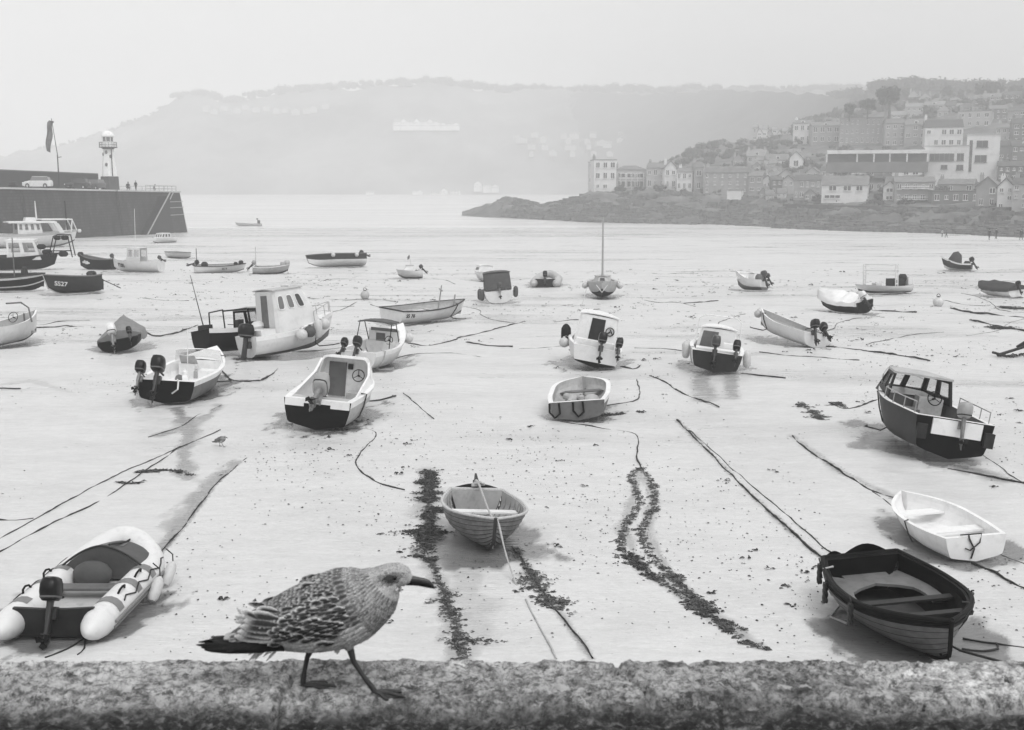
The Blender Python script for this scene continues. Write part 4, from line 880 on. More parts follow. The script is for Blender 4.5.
loose(B_['white34'], -.9, -.2, 'coil', 'coil of rope in the small open white dinghy'); loose(B_['canopyboat'], -1.8, .3, 'tank', 'fuel tank in the stern of the canopied cuddy boat')
loose(B_['leftedge'], 1.6, -.2, 'coil', 'coil of rope in the bow of the white boat at the left edge')
# ---- inflatables
def inflatable(label, bow, stern, B, r, near=True, sc=1., heel=0):
    Pb = at(bow[0], bow[1], 2 * r + .12); Ps = at(stern[0], stern[1], 2 * r)
    d = Pb - Ps; L = math.hypot(d.x, d.y); yaw = math.atan2(d.y, d.x); mid = (Pb + Ps) / 2
    root = thing('inflatable_boat', label, 'inflatable boat', (mid.x, mid.y, -SL * mid.y + .0), (R(heel), SL * math.sin(yaw), yaw))
    SCOUR.append((mid.x, mid.y, math.cos(yaw), math.sin(yaw), L / 2, B / 2))
    hb = B / 2 - r; xs = L / 2 - r; pts = []; rad = []
    xe = -L / 2 - .3
    for x, k in ((xe, .1), (xe + .04, .35), (xe + .12, .62), (xe + .25, .86), (xe + .4, .98), (xe + .55, 1), (-L * .2, 1), (0, 1), (L * .12, 1)): pts.append(V((x, hb, r))); rad.append(r * k)
    m = 9; x1 = L * .2
    for k in range(m):
        a = math.pi / 2 * k / m; pts.append(V((x1 + (xs - x1) * math.sin(a), hb * math.cos(a) ** 1.15, r + .3 * (math.sin(a)) ** 2))); rad.append(r * (1 - .04 * math.sin(a)))
    pts.append(V((xs, 0, r + .3))); rad.append(r * .96)
    pts = pts + [V((p.x, -p.y, p.z)) for p in pts[-2::-1]]; rad = rad + rad[-2::-1]
    mb = MB(); mb.tube(pts, rad, 20 if near else 10); tub = mb.build('tube', TUBEM if near else PALE, root, 60)
    mb = MB(); xt = -L / 2 + .12
    mb.loft([[(x, y, z) for y, z in ((-hb, .12), (hb, .12), (hb, .16), (-hb, .16))] for x in (xt, x1)] + [[(L / 2 - .5, y * .2, z + .1) for y, z in ((-hb, .12), (hb, .12), (hb, .16), (-hb, .16))]]); mb.build('boat_floor', PALE, root)
    mb = MB(); mb.loft([[(x, y * hb * .92, z * (2 * r - .02) + .03) for y, z in ((-1, 0), (1, 0), (1, 1), (.3, .95), (-.3, .95), (-1, 1))] for x in (xt - .03, xt + .03)]); mb.build('transom', DARK, root)
    b = Boat.__new__(Boat); b.root = root; b.L = L; b.B = B; b.S = lambda u, v: V((xt - .02, 0, 2 * r)); b._cc = V((0, 0, .3))
    b.outboard(0, 22, sc, COWL, LEG, drop=.06)
    if not near: return root
    # bow dodger
    mb = MB(); rings = []
    for i in range(9):
        t = i / 8; x = lerp(L * .1, xs - .02, t); w = hb * (1 - max(0, (x - x1) / (xs - x1)) ** 2.2) ** .6 if x > x1 else hb
        w = max(.02, w - .02); h = lerp(.32, .02, t ** .8)
        rings.append([V((x, w * s_, 2 * r - .03 + .1 * t + h * (1 - abs(s_) ** 1.7))) for s_ in [k / 6 - 1 for k in range(13)]])
    mb.loft(rings, cap=False, closed=False)
    e = rings[0]; mb.loft([e, [V((p.x + .02, p.y * .96, max(.2, 2 * r - .3 - .0 * p.z))) for p in e]], cap=False, closed=False)
    dg = mb.build('bow_dodger', CANVAS, root, 50)
    mb = MB(); q = rings; A = [q[3][4], q[3][8], q[5][8], q[5][4]]; mb.loft([[p + V((0, 0, .008)) for p in A], [p + V((0, 0, .012)) for p in A]]); mb.build('dodger_window', MID, dg)
    mb = MB(); mb.tube([(L * .1, s_ * hb, 2 * r + .3 * (1 - abs(s_) ** 1.7)) for s_ in [k / 8 - 1 for k in range(17)]], .016, 8); mb.tube([(L*.12, -.1, 2 * r + .3), (xs - .3, -.1, 2 * r + .12), (xs, -.25, 2 * r + .18), (xs + .1, -.3, r)], .018, 8); mb.build('dodger_strap', ROPED, root)
    # patches and grab lines
    for sd in (1, -1):
        for i, x in enumerate((-L * .36, -L * .12, L * .08)):
            mb = MB(); rings = []
            for k in range(6):
                a = R(15 + 110 * k / 5) ; rings.append([V((x + dx, sd * (hb + (r + .006) * math.cos(a)), r + (r + .006) * math.sin(a))) for dx in (-.09, .12)])
            mb.loft(rings, cap=False, closed=False); mb.build('fabric_patch', PATCH, root)
        for i, x in enumerate((-L * .24, -L * .02)):
            mb = MB(); a = R(70); o = lambda rr, x_: V((x_, sd * (hb + rr * math.cos(a)), r + rr * math.sin(a)))
            mb.tube([o(r, x - .14), o(r + .05, x - .1), o(r + .07, x), o(r + .05, x + .1), o(r, x + .14)], .016, 8); mb.build('grab_handle', BLACK, root)
        mb = MB(); mb.tube([(x, sd * (hb + r + .015), r * (1.0)) for x in (-L * .45, -L * .2, 0, x1)], .022, 6); mb.tube([(x, sd * (hb + r * .93 + .01), r * .62) for x in (-L * .45, -L * .2, 0, x1)], .018, 6); mb.build('rubbing_strake', PATCH, root)
        mb = MB(); P = []
        for k in range(15):
            x = lerp(-L * .3, L * .3, k / 14); a = R(35 + 10 * math.sin(k * 1.57)); yy = hb if x < x1 else hb * math.cos((x - x1) / (xs - x1)) 
            P.append(V((x, sd * (yy + (r + .012) * math.cos(a)), r + (r + .012) * math.sin(a))))
        mb.tube(P, .011, 6); mb.build('grab_line', ROPED, root)
    mb = MB(); mb.box((-L * .1, .0, .3), (.25, 2 * hb * .95 - .1, .04)); mb.build('thwart', MID, root)
    mb = MB(); mb.ball((L * .06, .1, .32), .3, 12, sc=(.6, 1, .7)); mb.build('fuel_bag', CANVAS, root)
    for x, sd, lb in ((L * .22, -1, 'white sausage fender nearest the bow of the large inflatable'), (-L * .0, -1, 'white sausage fender amidships on the large inflatable')):
        M = Matrix.LocRotScale(root.location, root.rotation_euler, None)
        yy = hb if x < x1 else hb * .97
        t = thing('fender', lb, 'fender', M @ V((x, sd * (yy + r + .1), r * .75)), (R(12), R(38), yaw), 'fenders on the inflatable boat')
        fb = MB(); rr = .085
        fb.loft([[V((q_ * math.cos(a), q_ * math.sin(a), z)) for a in [2 * math.pi * k / 12 for k in range(12)]] for q_, z in ((.02, -.2), (.06, -.18), (rr, -.12), (rr, .1), (.06, .16), (.02, .2))]); fb.build('fender_body', BUOY, t)
        lb_ = MB(); lb_.tube([(0, 0, .18), (-.04, .04, .3), (-.12, .14, .34)], .01, 6); lb_.build('lanyard', ROPED, t)
    return root
RIB = inflatable('large pale inflatable boat with black outboard and dark bow dodger, nearest on the left', (130, 533), (50, 611), 1.6, .21, True, .95, heel=0)
inflatable('tiny grey inflatable boat lying right of the square canopied boat', (549, 272), (545, 279), 2.2, .3, False, 1.2)
for k, b_ in BOATS.items(): print('BOAT %-12s L=%.2f D=%.1f yaw=%.0f' % (k, b_.L, b_.root.location.y, math.degrees(b_.yaw)))
# ------------------------------------------------------------------ harbour parapet (stone coping the gull walks on)
WT = EYE - 1.2
def parapet():
    xs = np.concatenate([np.linspace(-30, -2.2, 60), np.linspace(-2.19, 2.19, 620), np.linspace(2.2, 30, 60)])
    ys = np.concatenate([np.linspace(2.12, 2.3, 10)[:-1], np.linspace(2.3, 2.895, 110), [2.905, 2.91]])
    X, Y = np.meshgrid(xs, ys, indexing='ij')
    Z = WT + (fbm(X * 2.2, Y * 3, 3) - .5) * .01 + (fbm(X * 14, Y * 22, 4) - .5) * .008 + (fbm(X * 50, Y * 80, 3) - .5) * .016 + (fbm(X * 110, Y * 150, 2) - .5) * .008
    edge = 2.635 + (fbm(X * 3, X * 0 + 3, 4) - .5) * .09
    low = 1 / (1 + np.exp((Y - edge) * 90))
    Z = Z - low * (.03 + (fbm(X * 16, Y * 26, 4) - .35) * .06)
    # open joint running along the slab and a crack crossing it
    jy = 2.645 + .01 * np.sin(X * 3) + (fbm(X * 8, X * 0, 3) - .5) * .02
    k = np.where(X > .3, 1, 0) * (fbm(X * 6, X * 0 + 9, 2) > .36)
    Z = Z - .06 * k * np.exp(-((Y - jy) / .009) ** 2)
    cx = .27 + (2.895 - Y) * .28 + (fbm(Y * 20, Y * 0 + 2, 3) - .5) * .05
    Z = Z - .03 * np.exp(-((X - cx) / .008) ** 2) * (Y > 2.64)
    for jx in (-1.32, -.55, 1.22):
        Z = Z - .03 * (Y < 2.8) * np.exp(-((X - jx - (fbm(Y * 14, Y * 0 + jx, 3) - .5) * .03) / .007) ** 2)
    chip = fbm(X * 30 + 3, Y * 34, 2); Z = Z - .003 * (chip > .56) - .003 * (fbm(X * 16 + 9, Y * 19, 2) > .6)
    pit = np.clip(fbm(X * 20 + 7, Y * 26, 3) - .64, 0, 1); Z = Z - pit * .08
    # rounded far arris
    Z = Z - .02 * np.clip((Y - 2.87) / .03, 0, 1.3) ** 2
    n, m = X.shape
    V = np.stack([X, Y, Z], -1).reshape(-1, 3); idx = np.arange(n * m).reshape(n, m)
    f = np.stack([idx[:-1, :-1], idx[1:, :-1], idx[1:, 1:], idx[:-1, 1:]], -1).reshape(-1, 4)
    me = bpy.data.meshes.new('coping'); me.from_pydata(V.tolist(), [], f.tolist()); me.polygons.foreach_set('use_smooth', [True] * len(f))
    at_ = me.attributes.new('low', 'FLOAT', 'POINT'); at_.data.foreach_set('value', low.reshape(-1).astype('f'))
    m_ = bpy.data.materials.new('lichened_granite'); m_.use_nodes = True; nt = m_.node_tree; N = nt.nodes; L = nt.links; b = N['Principled BSDF']
    b.inputs['Roughness'].default_value = .85; b.inputs['Specular IOR Level'].default_value = .3
    tc = N.new('ShaderNodeTexCoord')
    def noi(sc, det, ro=.6, st=None):
        n_ = N.new('ShaderNodeTexNoise'); n_.inputs['Scale'].default_value = sc; n_.inputs['Detail'].default_value = det; n_.inputs['Roughness'].default_value = ro
        mp = N.new('ShaderNodeMapping'); mp.inputs['Scale'].default_value = st or (1, 1, 1); L.new(tc.outputs['Object'], mp.inputs[0]); L.new(mp.outputs[0], n_.inputs[0]); return n_.outputs['Fac']
    def ramp(i, *st):
        r = N.new('ShaderNodeValToRGB'); e = r.color_ramp.elements
        e[0].position, e[0].color = st[0][0], (st[0][1],) * 3 + (1,); e[1].position, e[1].color = st[-1][0], (st[-1][1],) * 3 + (1,)
        for p_, c_ in st[1:-1]: q = e.new(p_); q.color = (c_,) * 3 + (1,)
        L.new(i, r.inputs[0]); return r.outputs[0]
    def mix(a, b_, fac, mode='MIX'):
        x = N.new('ShaderNodeMix'); x.data_type = 'RGBA'; x.blend_type = mode
        if isinstance(fac, float): x.inputs[0].default_value = fac
        else: L.new(fac, x.inputs[0])
        L.new(a, x.inputs[6])
        if isinstance(b_, float): x.inputs[7].default_value = (b_,) * 3 + (1,)
        else: L.new(b_, x.inputs[7])
        return x.outputs[2]
    base = ramp(noi(1.1, 4, .5, (1, 2.5, 1)), (.38, .26), (.5, .5), (.62, .82))
    fine = ramp(noi(48, 8, .8), (.42, .1), (.5, .6), (.58, 1.0))
    c = mix(base, fine, .85, 'MULTIPLY')
    c = mix(c, ramp(noi(14, 8, .75), (.4, .3), (.54, 1.)), .7, 'MULTIPLY')
    c = mix(c, .5, ramp(noi(20, 7, .75), (.56, 0), (.6, .7)))        # pale lichen
    c = mix(c, .03, ramp(noi(17, 8, .8), (.57, 0), (.61, .85)))       # dark lichen
    c = mix(c, .55, ramp(noi(17, 3, .5, (1, 2, 1)), (.7, 0), (.72, .7)))
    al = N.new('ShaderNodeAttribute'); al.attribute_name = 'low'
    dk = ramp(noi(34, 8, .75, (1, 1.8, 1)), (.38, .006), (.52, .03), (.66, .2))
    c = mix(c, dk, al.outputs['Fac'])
    L.new(c, b.inputs['Base Color'])
    bp = N.new('ShaderNodeBump'); bp.inputs['Strength'].default_value = 1.0; bp.inputs['Distance'].default_value = .01
    L.new(noi(60, 7, .7), bp.inputs['Height']); L.new(bp.outputs[0], b.inputs['Normal'])
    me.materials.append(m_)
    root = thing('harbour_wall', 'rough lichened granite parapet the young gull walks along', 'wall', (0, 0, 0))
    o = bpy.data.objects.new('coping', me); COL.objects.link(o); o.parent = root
    mb = MB(); mb.box((0, 2.55, WT / 2 - .3), (60, .7, WT + .46)); o2 = mb.build('wall_face', mat('granite_face', .16, .85, .4, 1.5, bump=.8, bscale=8), root)
    mb = MB(); mb.box((0, -3.0, 2.0), (60, 10.4, 4.3)); tag(mb.build('quay', mat('quay_paving', .16, .85, .25, 1.2, bump=.5)), kind='structure')
parapet()

# ------------------------------------------------------------------ the young gull
def make_gull():
    K = .0006573; O = lambda x, y, w=0.: V(((x - 500) * K, w * K, (556 - y) * K))
    root = thing('gull', 'young speckled brown gull striding along the parapet with its head forward', 'gull', tuple(at_z(316.7, 690, WT)), (0, 0, R(-3)))
    root.location.z = WT - .004
    sp = [(170, 352, 9, 26), (215, 345, 18, 34), (265, 330, 38, 52), (330, 312, 72, 78), (410, 290, 104, 98), (500, 267, 126, 108), (585, 240, 136, 108), (655, 210, 130, 100), (712, 178, 104, 84), (746, 148, 79, 66), (772, 124, 57, 52), (797, 110, 45, 42), (820, 112, 38, 34), (840, 120, 26, 22), (852, 125, 18, 14)]
    P = [O(x, y) for x, y, *_ in sp]; n = 26
    rings = []
    def dense(i0, t):
        a, b_, c_, d_ = [sp[max(0, min(len(sp) - 1, i0 + k))] for k in (-1, 0, 1, 2)]
        return [0.5 * ((2 * b_[q]) + (-a[q] + c_[q]) * t + (2 * a[q] - 5 * b_[q] + 4 * c_[q] - d_[q]) * t * t + (-a[q] + 3 * b_[q] - 3 * c_[q] + d_[q]) * t ** 3) for q in range(4)]
    D = []
    for i in range(len(sp) - 1):
        for k in range(4): D.append(dense(i, k / 4))
    D.append(list(sp[-1]))
    T = []
    for i in range(len(D)):
        a, b_ = D[max(0, i - 1)], D[min(len(D) - 1, i + 1)]; t = V((b_[0] - a[0], 0, -(b_[1] - a[1]))).normalized(); T.append(t)
    def sf(i, a):
        x, y, rz, ry = D[i]; t = T[i]; up = V((-t.z, 0, t.x)); c_ = O(x, y)
        return c_ + up * math.sin(a) * rz * K + V((0, 1, 0)) * math.cos(a) * ry * K
    for i in range(len(D)): rings.append([sf(i, 2 * math.pi * k / n) for k in range(n)])
    mb = MB(); mb.loft(rings, 0)
    # legs: tapered, jointed, rooted in the belly; webbed feet
    def leg(hip, ank, foot, toes, w, web):
        mb.tube([O(*hip[0], w * .8), O(*hip[1], w), O(*hip[2], w)], [x * K for x in (44, 30, 15)], 10, 0)
        pts = [O(*hip[2], w)] + [O(*a, w) for a in ank] + [O(*foot, w)]
        rr = [14, 9.5] + [8.6] * (len(ank) - 2) + [11, 10]; mb.tube(pts, [r * K for r in rr], 9, 1)
        f0 = O(*foot, w); ts = []
        for (x, y), dw in toes:
            e = O(x, y, w + dw); m_ = (f0 + e) / 2 + V((0, 0, 5 * K)); ts.append((m_, e)); mb.tube([f0, m_, e, e + V((9 * K, 0, -4 * K))], [8 * K, 6.5 * K, 6 * K, 2 * K], 7, 1)
        mb.tube([f0, f0 + V((-14 * K, 0, -6 * K))], [5 * K, 2 * K], 6, 1)
        for (m1, e1), (m2, e2) in zip(ts[:-1], ts[1:]):
            A = [f0, m1, e1, (e1 + e2) / 2 - V((14 * K, 0, 0)), e2, m2]
            mb.loft([[p + V((0, 0, -1.5 * K)) for p in A], [p + V((0, 0, 1.5 * K)) for p in A]], 1)
    leg([(500, 352), (485, 385), (474, 408)], [(460, 440), (449, 490), (442, 530)], (443, 545), [((528, 558), -12), ((556, 550), 6), ((520, 546), 30)], 34, 1)
    leg([(615, 320), (622, 352), (634, 376)], [(646, 425), (682, 482), (712, 522)], (720, 536), [((764, 558), -14), ((822, 553), 2), ((806, 546), 30)], -34, 1)
    PL = mat('gull_down', .42, .8, .35, 60., bump=.3, bscale=200); LG = mat('gull_leg_skin', .03, .5, .3, 60., bump=.3, bscale=250)
    mb.build('body', [PL, LG], root, 70)
    # beak
    mb = MB(); bs = [(836, 124, 22, 16), (856, 127, 19, 13), (878, 130, 17, 10), (900, 134, 17, 9), (918, 139, 15, 7), (932, 147, 9, 4.5), (938, 155, 2, 1.5)]
    R_ = []
    for i, (x, y, rz, ry) in enumerate(bs): R_.append([O(x, y, ry * math.cos(t)) + V((0, 0, rz * K * math.sin(t))) for t in [2 * math.pi * k / 12 for k in range(12)]])
    mb.loft(R_); mb.build('beak', mat('gull_beak', .012, .35, .3, 60.), root, 60)
    for sd in (1, -1):
        mb = MB(); mb.ball(O(799, 104, -38 * sd), 9.5 * K, 12); mb.build('eye', mat('gull_eye', .006, .08, .1, 5.), root, 60)
    # feathers
    fv = []; ff = []; fc = []
    def feather(p, d, nrm, l, w, c0, c1, lift=.12, curl=0., tip=.75, nt=6, ns=4, band=None):
        d = d.normalized(); s_ = nrm.cross(d).normalized(); o = len(fv)
        for i in range(nt + 1):
            t = i / nt; ww = w * (min(1, .45 + 1.6 * t) * (1 - max(0, (t - .55) / .45) ** 2.2) ** .5 if t < 1 else .15)
            for j in range(ns + 1):
                s = 2 * j / ns - 1
                q = p + d * l * t + nrm * (l * lift * t - curl * l * t * t + w * .18 * (1 - s * s)) + s_ * ww * .5 * s
                fv.append(tuple(q))
                e = max((abs(s) - .4) / .6, (t - .7) / .3, 0)
                cc = lerp(c0, c1, min(1, e * 1.25))
                if band and .3 < t < .5: cc = lerp(cc, c1, band)
                if abs(s) < .1: cc *= .8
                fc.append(cc)
        for i in range(nt):
            for j in range(ns): a = o + i * (ns + 1) + j; ff.append((a, a + 1, a + ns + 2, a + ns + 1))
    rn = random.Random(4)
    nD = len(D)
    FM = bpy.data.materials.new('feather'); FM.use_nodes = True; nt_ = FM.node_tree; b = nt_.nodes['Principled BSDF']; b.inputs['Roughness'].default_value = .75; b.inputs['Specular IOR Level'].default_value = .2
    a_ = nt_.nodes.new('ShaderNodeAttribute'); a_.attribute_name = 'tone'
    nz = nt_.nodes.new('ShaderNodeTexNoise'); nz.inputs['Scale'].default_value = 260; nz.inputs['Detail'].default_value = 4; tc = nt_.nodes.new('ShaderNodeTexCoord'); nt_.links.new(tc.outputs['Object'], nz.inputs[0])
    mr = nt_.nodes.new('ShaderNodeMapRange'); mr.inputs[1].default_value = .3; mr.inputs[2].default_value = .7; mr.inputs[3].default_value = .6; mr.inputs[4].default_value = 1.25; nt_.links.new(nz.outputs['Fac'], mr.inputs[0])
    mm = nt_.nodes.new('ShaderNodeMath'); mm.operation = 'MULTIPLY'; nt_.links.new(a_.outputs['Fac'], mm.inputs[0]); nt_.links.new(mr.outputs[0], mm.inputs[1]); nt_.links.new(mm.outputs[0], b.inputs['Base Color'])
    def plume(name):
        me = bpy.data.meshes.new(name); me.from_pydata(list(fv), [], list(ff)); me.polygons.foreach_set('use_smooth', [True] * len(ff))
        at_ = me.attributes.new('tone', 'FLOAT', 'POINT'); at_.data.foreach_set('value', np.array(fc, 'f'))
        me.materials.append(FM); o = bpy.data.objects.new(name, me); COL.objects.link(o); o.parent = root; fv.clear(); ff.clear(); fc.clear(); return o
    def normal(i, a):
        x, y, rz, ry = D[i]; t = T[i]; up = V((-t.z, 0, t.x)); return (up * math.sin(a) / max(rz, 1) + V((0, 1, 0)) * math.cos(a) / max(ry, 1)).normalized()
    # walk the body from head to tail, a row of overlapping feathers every few millimetres
    cum = [0]
    for i in range(1, nD): cum.append(cum[-1] + math.hypot(D[i][0] - D[i - 1][0], D[i][1] - D[i - 1][1]))
    s_ = cum[-1] - 10; row = 0
    while s_ > 60:
        fi = float(np.interp(s_, cum, range(nD))); i = int(fi); t_ = fi - i; i2 = min(nD - 1, i + 1)
        x = lerp(D[i][0], D[i2][0], t_); rz = D[i][2]; row += 1
        head = x > 752; neck = 670 < x <= 752
        wid = 8 if head else (15 if neck else 24)
        gap = 7 if head else (12 if neck else 19)
        m_ = max(8, int(math.pi * (rz + D[i][3]) / (wid * .72)))
        for k in range(m_):
            a = 2 * math.pi * (k + .5 * (row % 2) + rn.uniform(-.12, .12)) / m_
            nn = normal(i, a); p = lerp(sf(i, a), sf(i2, a), t_) + nn * K * 1.2
            px = p.x / K + 500; pz = 556 - p.z / K; up = math.sin(a)
            tl = (sf(max(0, i - 1), a) - sf(min(nD - 1, i + 1), a)).normalized()
            if head:
                dd = math.hypot((px - 792) / 2.1, pz - 105) * rn.uniform(.85, 1.2)
                c1 = .66 if up < .1 else .5; c0 = c1 * rn.uniform(.45, .9)
                if dd < 12: c0, c1 = .03, .09
                elif dd < 21: c0, c1 = .12, .32
                feather(p, tl, nn, rn.uniform(13, 19) * K, wid * K * 1.3, c0, c1, .03, nt=3, ns=2)
            elif neck:
                c1 = rn.uniform(.5, .68); c0 = rn.uniform(.07, .3)
                feather(p, tl, nn, rn.uniform(24, 32) * K, wid * K * 1.25, c0, c1, .03, nt=4, ns=4)
            else:
                if up < -.4: c0, c1 = rn.uniform(.3, .6), .68
                else: c0, c1 = rn.uniform(.03, .1), rn.uniform(.42, .62)
                feather(p, tl, nn, rn.uniform(36, 46) * K, wid * K * 1.3, c0, c1, .035, nt=6, ns=4)
        s_ -= gap
    plume('plumage')
    for sd in (-1, 1):
        def wp(x, y):
            best = min(range(nD), key=lambda i: (D[i][0] - x) ** 2 + (D[i][1] - y) ** 2 * .2)
            bx, by, rz, ry = D[best]; q = max(-.97, min(.97, (by - y) / rz)); return O(x, y, sd * (ry * math.sqrt(max(.1, 1 - q * q)) + 7))
        def wn(x, y):
            a_ = wp(x + 6, y) - wp(x - 6, y); b_ = wp(x, y - 6) - wp(x, y + 6); n_ = a_.cross(b_).normalized(); return n_ if n_.y * sd > 0 else -n_
        # black flight feathers and tail
        for j, (tx, ty_, w) in enumerate([(64, 381, 24), (84, 388, 28), (98, 394, 30), (128, 392, 34), (158, 388, 36), (190, 384, 38), (222, 380, 40), (255, 376, 40), (285, 374, 40)]):
            p = O(408 - j * 2, 362 - j * 3, sd * (88 - j * 1.5)); e = O(tx, ty_, sd * (12 + j * 7)); d = e - p; feather(p, d, V((0, sd, .25)).normalized(), d.length, w * K, .009, .016, .0, .0, tip=.8, nt=12)
        for j in range(6):
            p = O(270, 345, sd * (8 + 6 * j)); e = O(112 + 15 * j, 362 + j * 5, sd * (10 + 8 * j)); d = e - p; feather(p, d, V((0, sd * .5, 1)).normalized(), d.length, 30 * K, .012, .03, 0, nt=7)
        # coverts: rows from the shoulder down, each feather dark with a pale rim
        for r_ in range(11):
            y0 = lerp(318, 140, r_ / 10); x0 = lerp(392, 470, (r_ / 10) ** 1.5); x1 = lerp(585, 640, min(1, r_ / 5)) - max(0, r_ - 6) * 14; w = lerp(31, 22, r_ / 10); l = lerp(52, 36, r_ / 10); cnt = int((x1 - x0) / (w * .62))
            for k in range(cnt + 1):
                t = k / cnt; x = lerp(x1, x0, t) + (r_ % 2) * 8 + rn.uniform(-3, 3); y = y0 - 16 * math.sin(math.pi * t) + rn.uniform(-9, 9) + t * 6
                p = wp(x, y) + wn(x, y) * K * (4 - r_ * .2); q = wp(x - 30, y + 9); c0 = rn.uniform(.02, .06)
                feather(p, q - p, wn(x, y), l * rn.uniform(.9, 1.1) * K, w * K * 1.1, c0, rn.uniform(.52, .72), .03, nt=8, ns=6)
        for j, (x0, y0, x1, y1, w) in enumerate([(385, 226, 296, 234, 34), (392, 246, 266, 254, 42), (395, 266, 250, 278, 44), (396, 284, 236, 300, 44), (396, 300, 226, 320, 42), (398, 314, 214, 338, 36), (330, 262, 246, 240, 26)]):
            p = wp(x0, y0) + V((0, sd * 4 * K, 0)); e = O(x1, y1, sd * (34 if x1 < 300 else 60)); d = e - p; feather(p, d, V((0, sd, .35)).normalized(), d.length, w * K, .04, .58, .03, nt=11, ns=6)
        plume('wing')
    for k in range(16):
        p = O(rn.uniform(300, 390), rn.uniform(360, 380), rn.uniform(-30, 30)); e = O(p.x / K + 500 - rn.uniform(40, 75), 400 + rn.uniform(-5, 40), rn.uniform(-30, 30)); feather(p, e - p, V((0, -1, .3)).normalized(), (e - p).length, 11 * K, .55, .65, 0, nt=4)
    for k in range(8):
        p = O(rn.uniform(585, 610), 360, rn.uniform(-30, 10)); e = O(p.x / K + 500 - 12, 400, p.y / K); feather(p, e - p, V((0, -1, .3)).normalized(), (e - p).length, 12 * K, .5, .6, 0, nt=4)
    for k in range(14):
        p = O(262, 275, rn.uniform(-20, 20)); e = O(215 + rn.uniform(-12, 14), 315 - k * 5, rn.uniform(-25, 25)); feather(p, e - p, V((0, -1, .3)).normalized(), (e - p).length, 18 * K, .5, .62, 0, nt=4)
    plume('vent_plumage')
    return root
gull = make_gull()
p = at(220, 446, 0)
dup(gull, (p.x, p.y, float(ground_z(p.x, p.y)) + .0), (0, 0, R(-25)), (.85, .85, .85), label='distant gull standing alone on the bare sand left of centre')

# ------------------------------------------------------------------ things lying on the sand
def gp(px, py, lift=0.):
    q = at(px, py, 0); q.z = float(ground_z(q.x, q.y)) + lift; return q
def smooth(pts, step):
    out = []; n = len(pts)
    for i in range(n - 1):
        a, b_, c_, d_ = [pts[max(0, min(n - 1, i + k))] for k in (-1, 0, 1, 2)]
        m = max(2, int((c_ - b_).length / step))
        for k in range(m):
            t = k / m; out.append(0.5 * ((2 * b_) + (c_ - a) * t + (2 * a - 5 * b_ + 4 * c_ - d_) * t * t + (-a + 3 * b_ - 3 * c_ + d_) * t ** 3))
    return out + [pts[-1]]
def line(label, pix, r, m, name='mooring_rope', cat='rope', wob=.03, lift0=None, group=None):
    P = [gp(*q) for q in pix]
    if lift0 is not None: P[0].z = lift0 + P[0].z
    D = sum(q.y for q in P) / len(P); S_ = smooth(P, max(.12, D * .006)); rn = random.Random(len(label))
    Q = []
    for i, q in enumerate(S_):
        w = wob * (1 + D / 60); q = q + V((w * mnoise.noise(q * 1.3), w * mnoise.noise(q * 1.3 + V((9, 3, 1))), 0))
        if lift0 is None or i > len(S_) * .45: q.z = float(ground_z(q.x, q.y)) + r * (.35 + 1.5 * mnoise.noise(q * .9 + V((5, 5, 0))) + .9 * mnoise.noise(q * 4))
        Q.append(q)
    r *= .72 + .1 * min(1, D / 60)
    mb = MB(); mb.tube(Q, [r * (1 + .7 * mnoise.noise(q * 5)) for q in Q], 6)
    if m is CHAIN:
        for q in Q[::2]:
            if mnoise.noise(q * .7 + V((1, 2, 3))) > -.05: clump(mb, V((q.x + rn.gauss(0, 1) * r * 1.5, q.y + rn.gauss(0, 1) * r, q.z)), r * rn.uniform(1.5, 3.2), rn, 0, .4, 2)
    return tag(mb.build(name, m), label, cat, group), Q
def clump(mb, c, s, rn, mi=0, flat=.35, n=5, fat=1.):
    for k in range(n):
        a = rn.uniform(0, 6.28); d = V((math.cos(a), math.sin(a) * .6, 0)) ; p = c + V((rn.uniform(-s, s), rn.uniform(-s, s) * .6, 0)); l = s * rn.uniform(.6, 1.3); w = s * rn.uniform(.12, .3) * fat
        sd = V((-d.y, d.x, 0)); h = s * flat * rn.uniform(.3, 1)
        A = [p - d * l * .5, p - d * l * .2 + sd * w + V((0, 0, h * .8)), p + d * l * .3 + sd * w * .8 + V((0, 0, h)), p + d * l * .6 + V((0, 0, h * .2)), p + d * l * .25 - sd * w + V((0, 0, h * .7)), p - d * l * .25 - sd * w + V((0, 0, h * .5))]
        mb.add(A + [p + V((0, 0, h * 1.2))], [(0, 6, 1), (1, 6, 2), (2, 6, 3), (3, 6, 4), (4, 6, 5), (5, 6, 0)], mi)
def weedline(label, pix, widths, m, name='seaweed_strip', dens=1., core=True, group=None, sz=.085):
    rn = random.Random(len(label) + 3); P = [gp(*q) for q in pix]; S_ = smooth(P, .05); mb = MB(); N_ = len(S_)
    xs = np.linspace(0, 1, len(widths))
    gate = 0
    for i, q in enumerate(S_):
        if i % 9 == 0: gate = rn.choice((.25, .5, 1.0, 1.5, 1.9)) ; bx = rn.gauss(0, .35)
        wpx = gate * float(np.interp(i / N_, xs, widths)) * (.25 + 2.4 * abs(mnoise.noise(V((q.y * 2.2, q.x, 3)))) + .5 * (rn.random() < .15)); w = wpx * q.y / F
        for k in range(max(1, int(dens * w / .035))):
            c = q + V(((rn.gauss(0, .5) + bx) * w, rn.uniform(-.05, .05), 0)); c.z = float(-SL * c.y) + (q.z + SL * q.y) + .0
            clump(mb, c, rn.uniform(.4, 1.1) * sz, rn, 0 if rn.random() < .75 else 1)
    if False: mb.tube([q + V((0, 0, .012)) for q in S_[::2]], .022, 6)
    return tag(mb.build(name, [m, WEEDM if m is WEED else WEED], smooth=False), label, 'seaweed', group)
